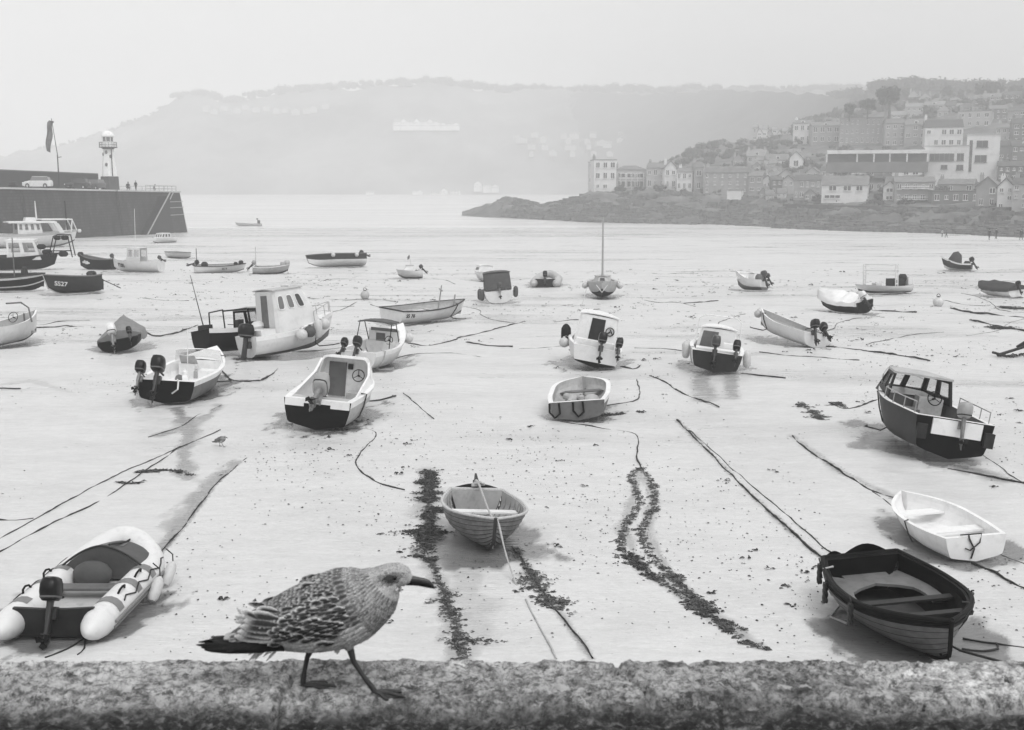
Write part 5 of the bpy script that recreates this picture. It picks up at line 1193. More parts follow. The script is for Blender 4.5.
weedline('broad strip of dark seaweed over a mooring chain left of the grey clinker boat', [(427, 471), (427, 488), (428, 503), (429, 522), (427, 547), (431, 563)], [2, 6, 8, 9, 10, 8], WEED, dens=2.6, sz=.09)
weedline('lower sandy end of the seaweed strip, reaching down to the parapet', [(431, 563), (442, 591), (451, 616), (460, 642), (464, 660)], [8, 8, 8, 9, 9], WEEDM, dens=2.6, sz=.055)
weedline('left branch of the forked weedy chain right of the grey clinker boat', [(640, 468), (631, 476), (637, 490), (640, 503), (630, 518), (623, 530), (621, 549)], [1.5, 2, 2, 3, 3.5], WEEDM, group='forked weedy chain')
weedline('dark weedy lower run of the forked chain left branch', [(621, 549), (642, 570), (667, 587), (690, 604), (710, 617), (729, 625), (743, 630)], [8, 10, 4, 3, 4, 8], WEED, dens=1.6, group='forked weedy chain')
weedline('right branch of the forked weedy chain, ending in dark weed above the parapet', [(641, 468), (652, 483), (654, 503), (643, 530), (648, 552), (671, 576), (706, 611), (728, 634), (752, 645), (770, 649)], [1.5, 1.5, 2, 2, 2, 3, 4, 9, 10, 6], WEEDM, dens=1.6, group='forked weedy chain')
weedline('weed clinging to the thin chain right of the grey clinker boat', [(514, 546), (525, 566), (544, 594), (556, 610)], [4, 8, 12, 5], WEEDM)
weedline('small seaweed heap on open sand below the twin outboard boat', [(150, 472), (170, 470), (192, 475)], [8, 16, 5], WEED, 'seaweed_heap', core=False, sz=.1)
weedline('small dark seaweed streak left of the larger heap on open sand', [(120, 482), (132, 483), (144, 481)], [6, 10, 4], WEED, 'seaweed_heap', core=False)
weedline('dark weed patch beside the small open white dinghy', [(604, 413), (612, 414), (622, 413)], [8, 12, 4], WEED, 'seaweed_heap', core=False, sz=.13)
weedline('round weed patch second from the small open white dinghy', [(636, 412), (642, 413)], [8, 6], WEED, 'seaweed_heap', core=False, sz=.13)
weedline('dark weed streak on the sand above the white dinghy and cruiser', [(843, 407), (838, 403), (846, 409)], [3, 5, 3], WEED, 'seaweed_heap', core=False)
weedline('weed along the short chain between cabin boat and cruiser', [(800, 403), (812, 412), (824, 420)], [4, 8, 5], WEEDM, 'seaweed_heap')
weedline('flat weed patch at the far right on distant sand', [(1003, 307), (1016, 309)], [10, 6], WEED, 'seaweed_heap', core=False, sz=.25)
weedline('long weed patch on distant sand below the dark humped cover boat', [(990, 327), (1000, 329), (1006, 328)], [8, 14, 6], WEED, 'seaweed_heap', core=False, sz=.25)
RR = [
 ('upper of two long dark ropes running to the left edge', [(-6, 543), (36, 518), (105, 480), (166, 453), (220, 430)], .016, ROPED),
 ('lower of two long dark ropes running to the left edge', [(-6, 557), (50, 524), (105, 497), (181, 446)], .018, ROPED),
 ('short thick dark rope end at the left edge below the two long ropes', [(-6, 520), (15, 520), (33, 518)], .03, ROPED),
 ('chain along the dark stain above the inflatable boat', [(247, 457), (217, 482), (193, 515), (160, 554)], .016, CHAIN),
 ('dark mooring chain at the bow of the twin outboard white boat', [(222, 372), (234, 379), (259, 382), (277, 369)], .035, CHAIN),
 ('curving chain from the sheltered cuddy boat to the seaweed strip', [(345, 428), (376, 432), (366, 446), (356, 460), (362, 473), (382, 485), (405, 491)], .02, CHAIN),
 ('thin chain running to the parapet right of the grey clinker boat', [(512, 545), (525, 566), (544, 594), (566, 623), (592, 658)], .016, CHAIN),
 ('crooked chain feeding the fork of the weedy chain', [(560, 421), (598, 428), (635, 434), (637, 457), (641, 468)], .022, CHAIN),
 ('left one of the pair of ropes leading to the black-rimmed boat', [(677, 420), (687, 430), (752, 495), (798, 537), (824, 560)], .024, CHAIN),
 ('right one of the pair of ropes leading to the black-rimmed boat', [(685, 426), (730, 466), (775, 505), (836, 556)], .014, ROPED),
 ('long chain leading to the bow of the white plastic dinghy', [(792, 436), (809, 451), (838, 470), (871, 490), (898, 500)], .024, CHAIN),
 ('second short rope at the bow of the white plastic dinghy', [(873, 492), (886, 502), (900, 514)], .02, ROPED),
 ('dark chain hooked round at the bow of the leaning cruiser', [(828, 403), (844, 409), (860, 407), (872, 402), (884, 396)], .028, CHAIN),
 ('rope under the stern of the large inflatable boat', [(86, 636), (67, 648), (44, 659)], .018, ROPED),
 ('rope coil end under the stern of the large inflatable boat', [(86, 634), (84, 648), (76, 656)], .014, ROPED),
 ('upper mooring rope leaving the black-rimmed boat to the right edge', [(962, 636), (997, 644), (1030, 650)], .02, ROPED),
 ('lower mooring rope looping near the bow of the black-rimmed boat', [(962, 646), (983, 650), (998, 649), (996, 643)], .018, ROPED),
 ('thin line from the white dinghy transom to the right edge', [(978, 541), (1000, 553), (1030, 568)], .012, ROPED),
 ('weedy chain from under the white dinghy to the right edge', [(972, 562), (1004, 580), (1030, 591)], .03, CHAIN),
 ('dark chain curving below the cruiser to the right edge', [(948, 470), (978, 476), (1030, 485)], .026, CHAIN),
 ('thin rope behind the cruiser towards the right edge', [(984, 455), (1005, 472), (1030, 488)], .012, ROPED),
 ('winding chain from centre towards the hooped cuddy boat', [(649, 375), (665, 382), (680, 392), (701, 400), (719, 407)], .028, CHAIN),
 ('L-shaped chain right of the small open white dinghy', [(637, 380), (638, 400), (607, 404)], .022, CHAIN),
 ('straight dark rope right of the white boat at the left edge', [(28, 328), (55, 327), (84, 326)], .05, ROPED),
 ('slack chain right of the grey-covered black dinghy', [(143, 330), (156, 336), (177, 333), (198, 325)], .045, CHAIN),
 ('long faint chain above the cruiser on distant sand', [(820, 346), (886, 353), (930, 361)], .04, CHAIN),
 ('chain behind the white tarpaulin boat on distant sand', [(872, 310), (916, 313)], .05, CHAIN),
 ('distant chain right of the white buoy reaching the edge', [(951, 308), (973, 313), (1028, 317)], .06, CHAIN),
 ('second distant chain below the white buoy reaching the edge', [(969, 321), (1000, 327), (1028, 332)], .05, CHAIN),
 ('faint thin chain above the winding junction below the dark canopy boat', [(456, 339), (490, 331), (525, 321)], .03, CHAIN),
 ('dark chain below the stern of the square canopied boat', [(466, 343), (490, 346), (513, 347)], .035, CHAIN),
 ('chain from the fender of the canopied cuddy boat', [(407, 343), (428, 346), (457, 340)], .03, CHAIN),
 ('short diagonal rope on the sand below the canopied cuddy boat', [(403, 393), (418, 405), (434, 419)], .018, ROPED),
 ('short rope at the right side of the sheltered cuddy boat', [(363, 400), (380, 400), (396, 397)], .03, ROPED),
 ('chain running right from the stern of the hooped cuddy boat', [(741, 374), (785, 379)], .03, CHAIN),
 ('small rope below the motorboat with heaped gear', [(684, 304), (700, 303), (718, 301)], .05, CHAIN),
 ('chain at the stern of the centre cabin boat', [(621, 366), (632, 369), (640, 366)], .035, CHAIN),
 ('chain above the right end of the twin-engined open dinghy', [(760, 352), (800, 357), (860, 360)], .022, CHAIN),
 ('faint crooked chain in front of the twin outboard white boat', [(148, 437), (180, 427), (200, 415), (222, 405)], .016, CHAIN),
 ('short dark rope on sand near the left edge', [(-4, 389), (20, 389)], .03, ROPED),
]
LINES = []
rc = random.Random(61)
for k_ in range(26):
    px_, py_ = rc.uniform(60, 990), rc.choice((rc.uniform(272, 330), rc.uniform(290, 362))); n_ = rc.randint(3, 5); sp_ = (py_ - 215) * .28; P_ = [(px_, py_)]; a_ = rc.uniform(-.3, .3) + rc.choice((0, math.pi))
    for j_ in range(n_): a_ += rc.uniform(-.7, .7); P_.append((P_[-1][0] + sp_ * math.cos(a_) * rc.uniform(.5, 1), P_[-1][1] + sp_ * .22 * math.sin(a_)))
    line('thin crooked chain straggling over the open sand between boats', P_, .013 + rc.uniform(0, .009), CHAIN, 'mooring_chain', 'chain', group='thin chains straggling over open sand')
for lb, px, r, m in RR: LINES.append(line(lb, px, r, m, 'mooring_chain' if m is CHAIN else 'mooring_rope', 'chain' if m is CHAIN else 'rope')[1])
line('pale rope hanging from the bow of the grey clinker boat to the parapet', [(497, 561), (516, 585), (534, 618), (556, 660)], .018, ROPE, 'bow_rope', lift0=.72)
# buoys on the sand
for px, py, r, m, lb in ((938, 306, .3, BUOY, 'white round buoy lying on distant sand right of the cruiser'), (365, 299, .28, PALE, 'grey round buoy lying above the numbered open boat'), (1018, 326, .0, None, '')):
    if not m: continue
    q = gp(px, py); t = thing('mooring_buoy', lb, 'buoy', (q.x, q.y, q.z + r * .8))
    mb = MB(); mb.ball((0, 0, 0), r, 16); mb.build('float', m, t); mb = MB(); mb.tube([(0, 0, r), (.0, 0, r * 1.15)], .05, 8); mb.tube([(.1 * math.cos(a), 0, r * 1.25 + .1 * math.sin(a)) for a in [k * .7 for k in range(10)]], .02, 6); mb.build('eye_ring', CHAIN, t)
q = gp(1017, 357); t = thing('anchor', 'rusty weed-hung anchor lying at the far right edge', 'anchor', tuple(q), (0, 0, .3))
mb = MB(); mb.tube([(-.9, 0, .1), (.6, .1, .4)], .06, 8); mb.tube([(.5, -.55, .2), (.75, -.2, .5), (.75, .3, .55), (.5, .6, .25)], .09, 8); mb.tube([(-.8, -.4, .1), (-.8, .4, .15)], .05, 6); mb.build('shank', CHAIN, t); rn = random.Random(2); mb = MB()
for k in range(14): clump(mb, V((rn.uniform(-.9, .9), rn.uniform(-.4, .4), .0)), .22, rn)
mb.build('hanging_weed', WEED, t, smooth=False)
# scraps of weed and shell strewn on the beach: uncountable
rn = random.Random(11); mb = MB()
for k in range(21000):
    y = 13 * math.exp(rn.random() ** 1.15 * 2.1); x = rn.uniform(-1, 1) * (y * .56 + 2)
    if fbm(x * .25, y * .18, 2) < .36 + rn.random() * .42: continue
    s = rn.uniform(.012, .032) * (.7 + y / 26) * (2.4 if rn.random() < .03 else 1); z = -SL * y + .012 + float(0)
    clump(mb, V((x, y, 0)), s, rn, 0, .45, 1 if s < .07 else 4, 2.4 if s < .07 else 1.4)
vx = np.array([v[0] for v in mb.v]); vy = np.array([v[1] for v in mb.v]); gz = ground_z(vx, vy)
mb.v = [(v[0], v[1], v[2] + g) for v, g in zip(mb.v, gz)]
tag(mb.build('beach_scraps', WEED, smooth=False), 'scattered specks of weed and shell over the wet sand', 'seaweed', kind='stuff')

# ------------------------------------------------------------------ the sand
def build_sand():
    ys = [ -4.0, 2.0]; y = 6.0
    while y < 300: ys.append(y); y += max(.045, y * .0052) if y > 11 else .5
    ys += [300, 330, 380, 450]; ys = np.array(ys)
    u = np.concatenate([np.linspace(-4, -1.05, 24), np.linspace(-1.03, 1.03, 460), np.linspace(1.05, 4, 24)])
    Yg, Ug = np.meshgrid(ys, u, indexing='ij'); Xg = Ug * (Yg * .47 + 2.5)
    Zg = ground_z(Xg, Yg)
    wet = np.clip((fbm(Xg * .12 + 3, Yg * .5, 4) - .52) * 3.2, 0, 1) * .45 * np.clip((Yg - 14) / 30, 0, 1)
    wet += np.clip((fbm(Xg * .02 + 11, Yg * .12 + 4, 3) - .5) * 5, 0, 1) * .22 * np.clip((Yg - 55) / 60, 0, 1)
    wet += np.clip((Yg - 200) / 120, 0, .15)
    nz = fbm(Xg * 1.1, Yg * .9, 4) - .5; nf = fbm(Xg * 5, Yg * 2.5, 3) - .5
    for (cx, cy, c, s, a, b) in SCOUR:
        U = ((Xg - cx) * c + (Yg - cy + .25) * s) / (a + .45); W = (-(Xg - cx) * s + (Yg - cy + .25) * c) / (b + .5)
        r = np.sqrt(U * U + W * W) + nz * 1.2 + nf * .5
        wet = np.maximum(wet, np.clip((.93 - r) * 6, 0, 1))  # wet sand round each hull, with its contact shade painted in
        # drained trickle running from the hull down towards the viewer
    def track(pts, w, k=.8, one=0):
        nonlocal wet
        P = [at(*p) for p in pts]; d = np.full(Xg.shape, 1e9)
        for a, b_ in zip(P[:-1], P[1:]):
            vx, vy = b_.x - a.x, b_.y - a.y; t = np.clip(((Xg - a.x) * vx + (Yg - a.y) * vy) / (vx * vx + vy * vy), 0, 1)
            ddx = Xg - a.x - t * vx; dd = np.hypot(ddx, Yg - a.y - t * vy)
            if one: dd = np.where(ddx * one < 0, dd * .6, dd * 5)
            d = np.minimum(d, dd)
        wet = np.maximum(wet, k * np.clip(1.6 - d / (w * (1 + 1.6 * nz + 1.5 * nf)).clip(.02), 0, 1))
    track([(240, 462), (217, 482), (193, 515), (160, 556)], .17, .75, one=1)
    track([(176, 408), (190, 430), (184, 455), (186, 478)], .2, .7); track([(222, 405), (195, 425), (160, 435)], .16, .6)
    track([(640, 470), (623, 530), (642, 570), (706, 612), (760, 648)], .1, .55); track([(641, 468), (654, 500), (645, 530), (671, 576), (706, 612)], .1, .55)
    track([(427, 471), (428, 520), (431, 563), (451, 616), (464, 660)], .2, .6)
    track([(512, 545), (544, 594), (592, 658)], .07, .6); track([(677, 420), (752, 495), (824, 560)], .07, .55); track([(792, 436), (838, 470), (898, 500)], .1, .5)
    track([(470, 560), (462, 590), (470, 640)], .35, .3)
    track([(955, 462), (965, 470), (1010, 480)], .25, .7); track([(700, 375), (705, 400)], .3, .5); track([(730, 376), (733, 398)], .2, .5)
    track([(0, 385), (30, 380), (70, 392)], .2, .3)
    wet = np.clip(wet, 0, 1)
    n, m = Xg.shape; Vv = np.stack([Xg, Yg, Zg], -1).reshape(-1, 3); idx = np.arange(n * m).reshape(n, m)
    f = np.stack([idx[:-1, :-1], idx[:-1, 1:], idx[1:, 1:], idx[1:, :-1]], -1).reshape(-1, 4)
    me = bpy.data.meshes.new('sand'); me.vertices.add(len(Vv)); me.vertices.foreach_set('co', Vv.reshape(-1).astype('f'))
    me.loops.add(f.size); me.loops.foreach_set('vertex_index', f.reshape(-1).astype('i')); me.polygons.add(len(f))
    me.polygons.foreach_set('loop_start', np.arange(0, f.size, 4, dtype='i')); me.polygons.foreach_set('loop_total', np.full(len(f), 4, 'i')); me.polygons.foreach_set('use_smooth', [True] * len(f))
    me.update(); me.validate()
    a_ = me.attributes.new('wet', 'FLOAT', 'POINT'); a_.data.foreach_set('value', wet.reshape(-1).astype('f'))
    o = bpy.data.objects.new('sand', me); COL.objects.link(o); tag(o, kind='structure')
    m_ = bpy.data.materials.new('wet_sand'); m_.use_nodes = True; nt = m_.node_tree; N = nt.nodes; L = nt.links; b = N['Principled BSDF']
    tc = N.new('ShaderNodeTexCoord')
    def noi(sc, det, st=(1, 1, 1), ro=.6):
        n_ = N.new('ShaderNodeTexNoise'); n_.inputs['Scale'].default_value = sc; n_.inputs['Detail'].default_value = det; n_.inputs['Roughness'].default_value = ro
        mp = N.new('ShaderNodeMapping'); mp.inputs['Scale'].default_value = st; L.new(tc.outputs['Object'], mp.inputs[0]); L.new(mp.outputs[0], n_.inputs[0]); return n_.outputs['Fac']
    def mr(i, a, b_, c_, d_):
        n_ = N.new('ShaderNodeMapRange'); [n_.inputs[k + 1].__setattr__('default_value', v) for k, v in enumerate((a, b_, c_, d_))]; L.new(i, n_.inputs[0]); return n_.outputs[0]
    def ma(op, a, b_):
        n_ = N.new('ShaderNodeMath'); n_.operation = op
        for k, q in enumerate((a, b_)):
            if isinstance(q, (int, float)): n_.inputs[k].default_value = q
            else: L.new(q, n_.inputs[k])
        return n_.outputs[0]
    at2 = N.new('ShaderNodeAttribute'); at2.attribute_name = 'wet'; w = at2.outputs['Fac']
    dry = ma('MULTIPLY', mr(noi(.25, 6, (1, 2.2, 1)), .3, .7, .56, .64), mr(noi(9, 7, (1, 1.6, 1), .7), .3, .7, .9, 1.05))
    dry = ma('MULTIPLY', dry, mr(noi(60, 4), .3, .7, .93, 1.05))
    dry = ma('MULTIPLY', dry, mr(noi(1.6, 8, (1, 2.6, 1), .72), .36, .64, .92, 1.04)); spk = mr(noi(14, 6, (1, 1.8, 1), .75), .62, .7, 1, .5); dry = ma('MULTIPLY', dry, spk)
    wetc = ma('MULTIPLY', dry, .3)
    fac = mr(w, .05, .95, 0, 1)
    mx = N.new('ShaderNodeMix'); mx.data_type = 'FLOAT'; L.new(fac, mx.inputs[0]); L.new(dry, mx.inputs[2]); L.new(wetc, mx.inputs[3])
    L.new(mx.outputs[0], b.inputs['Base Color'])
    ro = ma('ADD', mr(w, 0, 1, .38, .12), mr(noi(1.2, 5, (1, 2.5, 1)), .35, .65, -.08, .12)); L.new(ro, b.inputs['Roughness'])
    b.inputs['Specular IOR Level'].default_value = .5
    bp = N.new('ShaderNodeBump'); bp.inputs['Distance'].default_value = .02; bp.inputs['Strength'].default_value = .28
    h = ma('ADD', ma('ADD', ma('MULTIPLY', noi(3.2, 3, (.5, 5, 1), .5), 2.0), noi(11, 6, (1, 1.5, 1))), ma('MULTIPLY', noi(2.2, 5, (.6, 2.2, 1)), 2.2)); L.new(h, bp.inputs['Height']); L.new(bp.outputs[0], b.inputs['Normal'])
    me.materials.append(m_)
build_sand()
# ------------------------------------------------------------------ sea
def water():
    mb = MB(); mb.add([(-2600, 240, WATER), (2600, 240, WATER), (2600, 2700, WATER), (-2600, 2700, WATER), (-2600, 100, WATER), (-160, 100, WATER), (-160, 240, WATER)], [(0, 1, 2, 3), (4, 5, 6, 0)])
    o = mb.build('sea', [], None, smooth=False); tag(o, kind='structure')
    m = bpy.data.materials.new('misty_sea'); m.use_nodes = True; nt = m.node_tree; N = nt.nodes; L = nt.links; b = N['Principled BSDF']
    b.inputs['Base Color'].default_value = (.3, .3, .3, 1); b.inputs['Roughness'].default_value = .22; b.inputs['Specular IOR Level'].default_value = .6
    tc = N.new('ShaderNodeTexCoord'); mp = N.new('ShaderNodeMapping'); mp.inputs['Scale'].default_value = (.35, 1, 1); L.new(tc.outputs['Object'], mp.inputs[0])
    w = N.new('ShaderNodeTexNoise'); w.inputs['Scale'].default_value = .25; w.inputs['Detail'].default_value = 6; L.new(mp.outputs[0], w.inputs[0])
    bp = N.new('ShaderNodeBump'); bp.inputs['Strength'].default_value = .5; bp.inputs['Distance'].default_value = .5; L.new(w.outputs['Fac'], bp.inputs['Height']); L.new(bp.outputs[0], b.inputs['Normal'])
    r = N.new('ShaderNodeValToRGB'); r.color_ramp.elements[0].position = .45; r.color_ramp.elements[0].color = (.55,) * 3 + (1,); r.color_ramp.elements[1].position = .7; r.color_ramp.elements[1].color = (.8,) * 3 + (1,)
    w2 = N.new('ShaderNodeTexNoise'); w2.inputs['Scale'].default_value = .09; w2.inputs['Detail'].default_value = 7; mp2 = N.new('ShaderNodeMapping'); mp2.inputs['Scale'].default_value = (.15, 1.4, 1); L.new(tc.outputs['Object'], mp2.inputs[0]); L.new(mp2.outputs[0], w2.inputs[0]); L.new(w2.outputs['Fac'], r.inputs[0]); L.new(r.outputs[0], b.inputs['Base Color'])
    o.data.materials.append(m)
    mb = MB(); mb.add([(-2600, 440, -7.1), (2600, 440, -7.1), (2600, 2700, -14), (-2600, 2700, -14)], [(0, 1, 2, 3)]); tag(mb.build('seabed', mat('seabed', .2)), kind='structure')
water()
# ------------------------------------------------------------------ pier
PA = at(189, 232); PB = at(80, 238); pd = (PB - PA); pd.z = 0; pd.normalize(); pn = V((pd.y, -pd.x, 0))     # pd: towards shore; pn: outwards (away from the harbour)
if pn.x > 0: pn = -pn
def pz(D): return 4.3 + (245 - D) * .0147
def pier_pt(s, w, z=None):
    p = PA + pd * s + pn * w; return V((p.x, p.y, pz(p.y) if z is None else z))
PST = mat('pier_stone', .042, .85, .7, .6, bump=.6, bscale=1.2, dirt=.5, stretch=(1, 1, .3)); PTOP = mat('pier_paving', .5, .8, .15, .3)
pier = thing('pier', 'long dark stone pier with steps running out from the left edge', 'pier', tuple(pier_pt(0, 0, 0)))
off = -V(pier.location)
def sh(ps): return [p + off for p in ps]
S_ = 195
mb = MB(); bot = [pier_pt(0, 0, -6), pier_pt(S_, 0, -6), pier_pt(S_, 17, -6), pier_pt(0, 17, -6)]
top = [pier_pt(1.6, 1.0), pier_pt(S_, 1.0), pier_pt(S_, 16), pier_pt(1.6, 16)]
mb.loft([sh(bot), sh(top)]); mb.build('pier_body', PST, pier, smooth=False)
mb = MB(); up = V((0, 0, .02)); t2 = [pier_pt(1.4, .8), pier_pt(S_, .8), pier_pt(S_, 16.1), pier_pt(1.4, 16.1)]; mb.loft([sh([p + up for p in t2]), sh([p + V((0, 0, .3)) for p in t2])]); mb.build('coping', PTOP, pier, smooth=False)
mb = MB()
for z in (2.3, 1.1, -.4): mb.loft([sh([pier_pt(s, .02 + 1.0 * (z + 6) / 10.5 - .12 * q, z + dz) for q in (0, 1) for dz in (0,)] + [pier_pt(s, .02 + 1.0 * (z + 6) / 10.5 - .12 * q, z + .18) for q in (1, 0)]) for s in (.9, 12)])
mb.build('string_course', mat('worn_stone', .3, .8), pier, smooth=False)
mb = MB(); s0, s1 = 11.5, 23; n = 26
for i in range(n):
    z = lerp(3.6, -4.6, i / n); s = lerp(s0, s1, i / n); ds = (s1 - s0) / n
    A = [pier_pt(s, .9, -6), pier_pt(s + ds, .9, -6), pier_pt(s + ds, -1.3, -6), pier_pt(s, -1.3, -6)]; mb.loft([sh(A), sh([V((p.x, p.y, z)) for p in A])])
mb.build('steps', mat('weedy_steps', .015, .8, .3, 1), pier, smooth=False)
mb = MB()
for w in (-1.35, ): 
    for a, b_ in (((s0 - .4, 4.5), (s1, -4.2)), ): mb.tube(sh([pier_pt(a[0], w, a[1]), pier_pt(b_[0], w, b_[1])]), .14, 6)
mb.tube(sh([pier_pt(s0 - 4.4, -.2, 4.5), pier_pt(s1 - 4.4, -.6, -4.2)]), .1, 6); mb.build('step_handrail', mat('worn_stone', .3, .8), pier)
mb = MB(); 
for s in list(range(0, 15, 2)): p = pier_pt(2 + s, 1.6); mb.tube(sh([p, p + V((0, 0, 1.35))]), .05, 6)
for k in range(6): p = pier_pt(2, 1.6 + k * 2.5); mb.tube(sh([p, p + V((0, 0, 1.35))]), .05, 6)
for h in (.75, 1.33): mb.tube(sh([pier_pt(16, 1.6) + V((0, 0, h)), pier_pt(2, 1.6) + V((0, 0, h)), pier_pt(2, 14) + V((0, 0, h))]), .045, 6)
mb.build('railing', mat('galvanised_rail', .3, .5), pier)
nt = PST.node_tree; b_ = nt.nodes['Principled BSDF']; src = b_.inputs['Base Color'].links[0].from_socket
tc_ = nt.nodes.new('ShaderNodeTexCoord'); sx = nt.nodes.new('ShaderNodeSeparateXYZ'); cx_ = nt.nodes.new('ShaderNodeCombineXYZ'); nt.links.new(tc_.outputs['Object'], sx.inputs[0]); nt.links.new(sx.outputs['Y'], cx_.inputs['X']); nt.links.new(sx.outputs['Z'], cx_.inputs['Y'])
bk = nt.nodes.new('ShaderNodeTexBrick'); bk.inputs['Scale'].default_value = .5; bk.inputs['Color1'].default_value = (1, 1, 1, 1); bk.inputs['Color2'].default_value = (.45, .45, .45, 1); bk.inputs['Mortar'].default_value = (.15, .15, .15, 1); bk.inputs['Mortar Size'].default_value = .03; nt.links.new(cx_.outputs[0], bk.inputs['Vector'])
mx_ = nt.nodes.new('ShaderNodeMix'); mx_.data_type = 'RGBA'; mx_.blend_type = 'MULTIPLY'; mx_.inputs[0].default_value = .7; nt.links.new(src, mx_.inputs[6]); nt.links.new(bk.outputs[0], mx_.inputs[7]); nt.links.new(mx_.outputs[2], b_.inputs['Base Color'])
for s_l in (30, 62):
    mb = MB()
    for dd in (-.25, .25): mb.tube(sh([pier_pt(s_l + dd, .6, 4.9), pier_pt(s_l + dd, -.15, -3.5)]), .05, 5)
    for k_ in range(20): z_ = 4.6 - k_ * .42; w_ = .6 - (4.9 - z_) * .09; mb.tube(sh([pier_pt(s_l - .25, w_, z_), pier_pt(s_l + .25, w_, z_)]), .04, 5)
    mb.build('ladder', mat('rusty_ladder', .02, .8), pier)
# parapet on the seaward side
mb = MB(); A = [pier_pt(14, 12.5), pier_pt(S_, 12.5), pier_pt(S_, 16), pier_pt(14, 16)]
H_ = lambda p, q: V((p.x, p.y, q)); T_ = [H_(A[0], 7.9), H_(A[1], 9.8), H_(A[2], 9.8), H_(A[3], 7.9)]
pr = thing('parapet_wall', 'high dark parapet along the back of the pier behind the car', 'wall', tuple(A[0])); o_ = -A[0]
mb.loft([[p + o_ + V((0, 0, .31)) for p in A], [p + o_ for p in T_]]); mb.build('wall_body', mat('parapet_stone', .025, .9, .3, .4, bump=.5, bscale=2), pr, smooth=False)
mb = MB(); mb.loft([[p + o_ + V((0, 0, .01)) for p in T_], [p + o_ + V((0, 0, .2)) for p in T_]]); mb.build('wall_cap', mat('parapet_cap', .13, .9), pr, smooth=False)
# lighthouse
q = at_d(110.3, 190.5, 236); q.z = pz(236) + .3
lh = thing('lighthouse', 'small white lighthouse with domed lantern and gallery on a dark plinth', 'lighthouse', tuple(q))
LW = mat('lighthouse_white', .8, .6, .1, 1., dirt=.2); LD = mat('lighthouse_plinth', .07, .8, .3, 1)
cy = lambda r, z, n=16: [V((r * math.cos(2 * math.pi * k / n + .2), r * math.sin(2 * math.pi * k / n + .2), z)) for k in range(n)]
mb = MB(); mb.loft([cy(1.75, -.5, 8), cy(1.7, 2.7, 8), cy(1.5, 2.75, 8)]); mb.build('plinth', LD, lh, 20)
mb = MB(); mb.loft([cy(1.5, 2.7, 8), cy(1.42, 3.2, 8), cy(.98, 8.1, 8)]); tw = mb.build('tower', LW, lh, 20)
for a, z, rr in ((-95, 5.0, 1.26), (-95, 7.4, 1.05), (-50, 6.6, 1.12), (-140, 7.0, 1.08)):
    mb = MB(); d = V((math.cos(R(a)), math.sin(R(a)), 0)); s_ = V((-d.y, d.x, 0)); c_ = d * rr * .93; c_.z = z
    A = [c_ + (s_ * math.cos(t) * .26) + V((0, 0, .36 * math.sin(t))) for t in [math.pi * 2 * k / 12 for k in range(12)]]; mb.loft([[p - d * .2 for p in A], [p + d * .14 for p in A]]); mb.build('window', GLASSM, tw)
mb = MB(); mb.loft([cy(.98, 8.0), cy(1.3, 8.25), cy(1.75, 8.3), cy(1.75, 8.42), cy(1.0, 8.45)]); mb.build('gallery', LD, lh, 20)
mb = MB()
for k in range(16): a = 2 * math.pi * k / 16; mb.tube([(1.65 * math.cos(a), 1.65 * math.sin(a), 8.4), (1.65 * math.cos(a), 1.65 * math.sin(a), 9.35)], .035, 5)
for z in (8.9, 9.35): mb.tube([(1.65 * math.cos(a), 1.65 * math.sin(a), z) for a in [2 * math.pi * k / 24 for k in range(25)]], .035, 5)
mb.build('gallery_rail', mat('lantern_rail', .12, .5), lh)
mb = MB(); mb.loft([cy(1.05, 8.42), cy(1.05, 9.5), ]); mb.loft([cy(1.12, 10.35), cy(1.2, 10.5)]); 
for k in range(8): a = 2 * math.pi * k / 8; mb.tube([(1.05 * math.cos(a), 1.05 * math.sin(a), 9.5), (1.05 * math.cos(a), 1.05 * math.sin(a), 10.4)], .07, 5)
mb.build('lantern_frame', LW, lh, 30); mb = MB(); mb.loft([cy(.98, 9.5), cy(.98, 10.4)]); mb.build('lantern_glass', GLASSM, lh)
mb = MB(); mb.loft([cy(1.25 * math.cos(t), 10.45 + 1.15 * math.sin(t)) for t in [math.pi / 2 * k / 8 for k in range(8)]]); mb.ball((0, 0, 11.7), .16, 8); mb.tube([(0, 0, 11.6), (0, 0, 12.2)], .04, 5); mb.build('dome', LW, lh, 40)
mb = MB(); mb.box((1.0, -1.2, 5.6), (.15, .15, 5.6)); mb.build('ladder', LD, lh)
# flagpole
q = at_d(59.5, 191, 214); q.z = pz(214) + .3; fp = thing('flagpole', 'tall flagpole with a furled drooping flag on the pier', 'flagpole', tuple(q))
mb = MB(); mb.tube([(0, 0, -.3), (0, 0, 6.0), (0, 0, 6.1), (-.7, 0, 12.4)], [.14, .1, .07, .05], 8); mb.tube([(0, 0, 5.6), (.7, 0, 5.7)], .06, 6); mb.build('pole', DARK, fp)
mb = MB(); rg = []
for i in range(14):
    t = i / 13; z = 12.0 - 5.4 * t; rg.append([V((-.75 - 1.15 * t ** .5 + .3 * t + x + .12 * math.sin(t * 9 + x * 6), .12 * math.sin(x * 12 + t * 5), z - .3 * x)) for x in [-.35 + .9 * (1.15 - .4 * abs(t - .5)) * k / 8 for k in range(9)]])
mb.loft(rg, cap=False, closed=False); mb.build('flag', mat('flag_cloth', .14, .8, .5, .8), fp, 60)
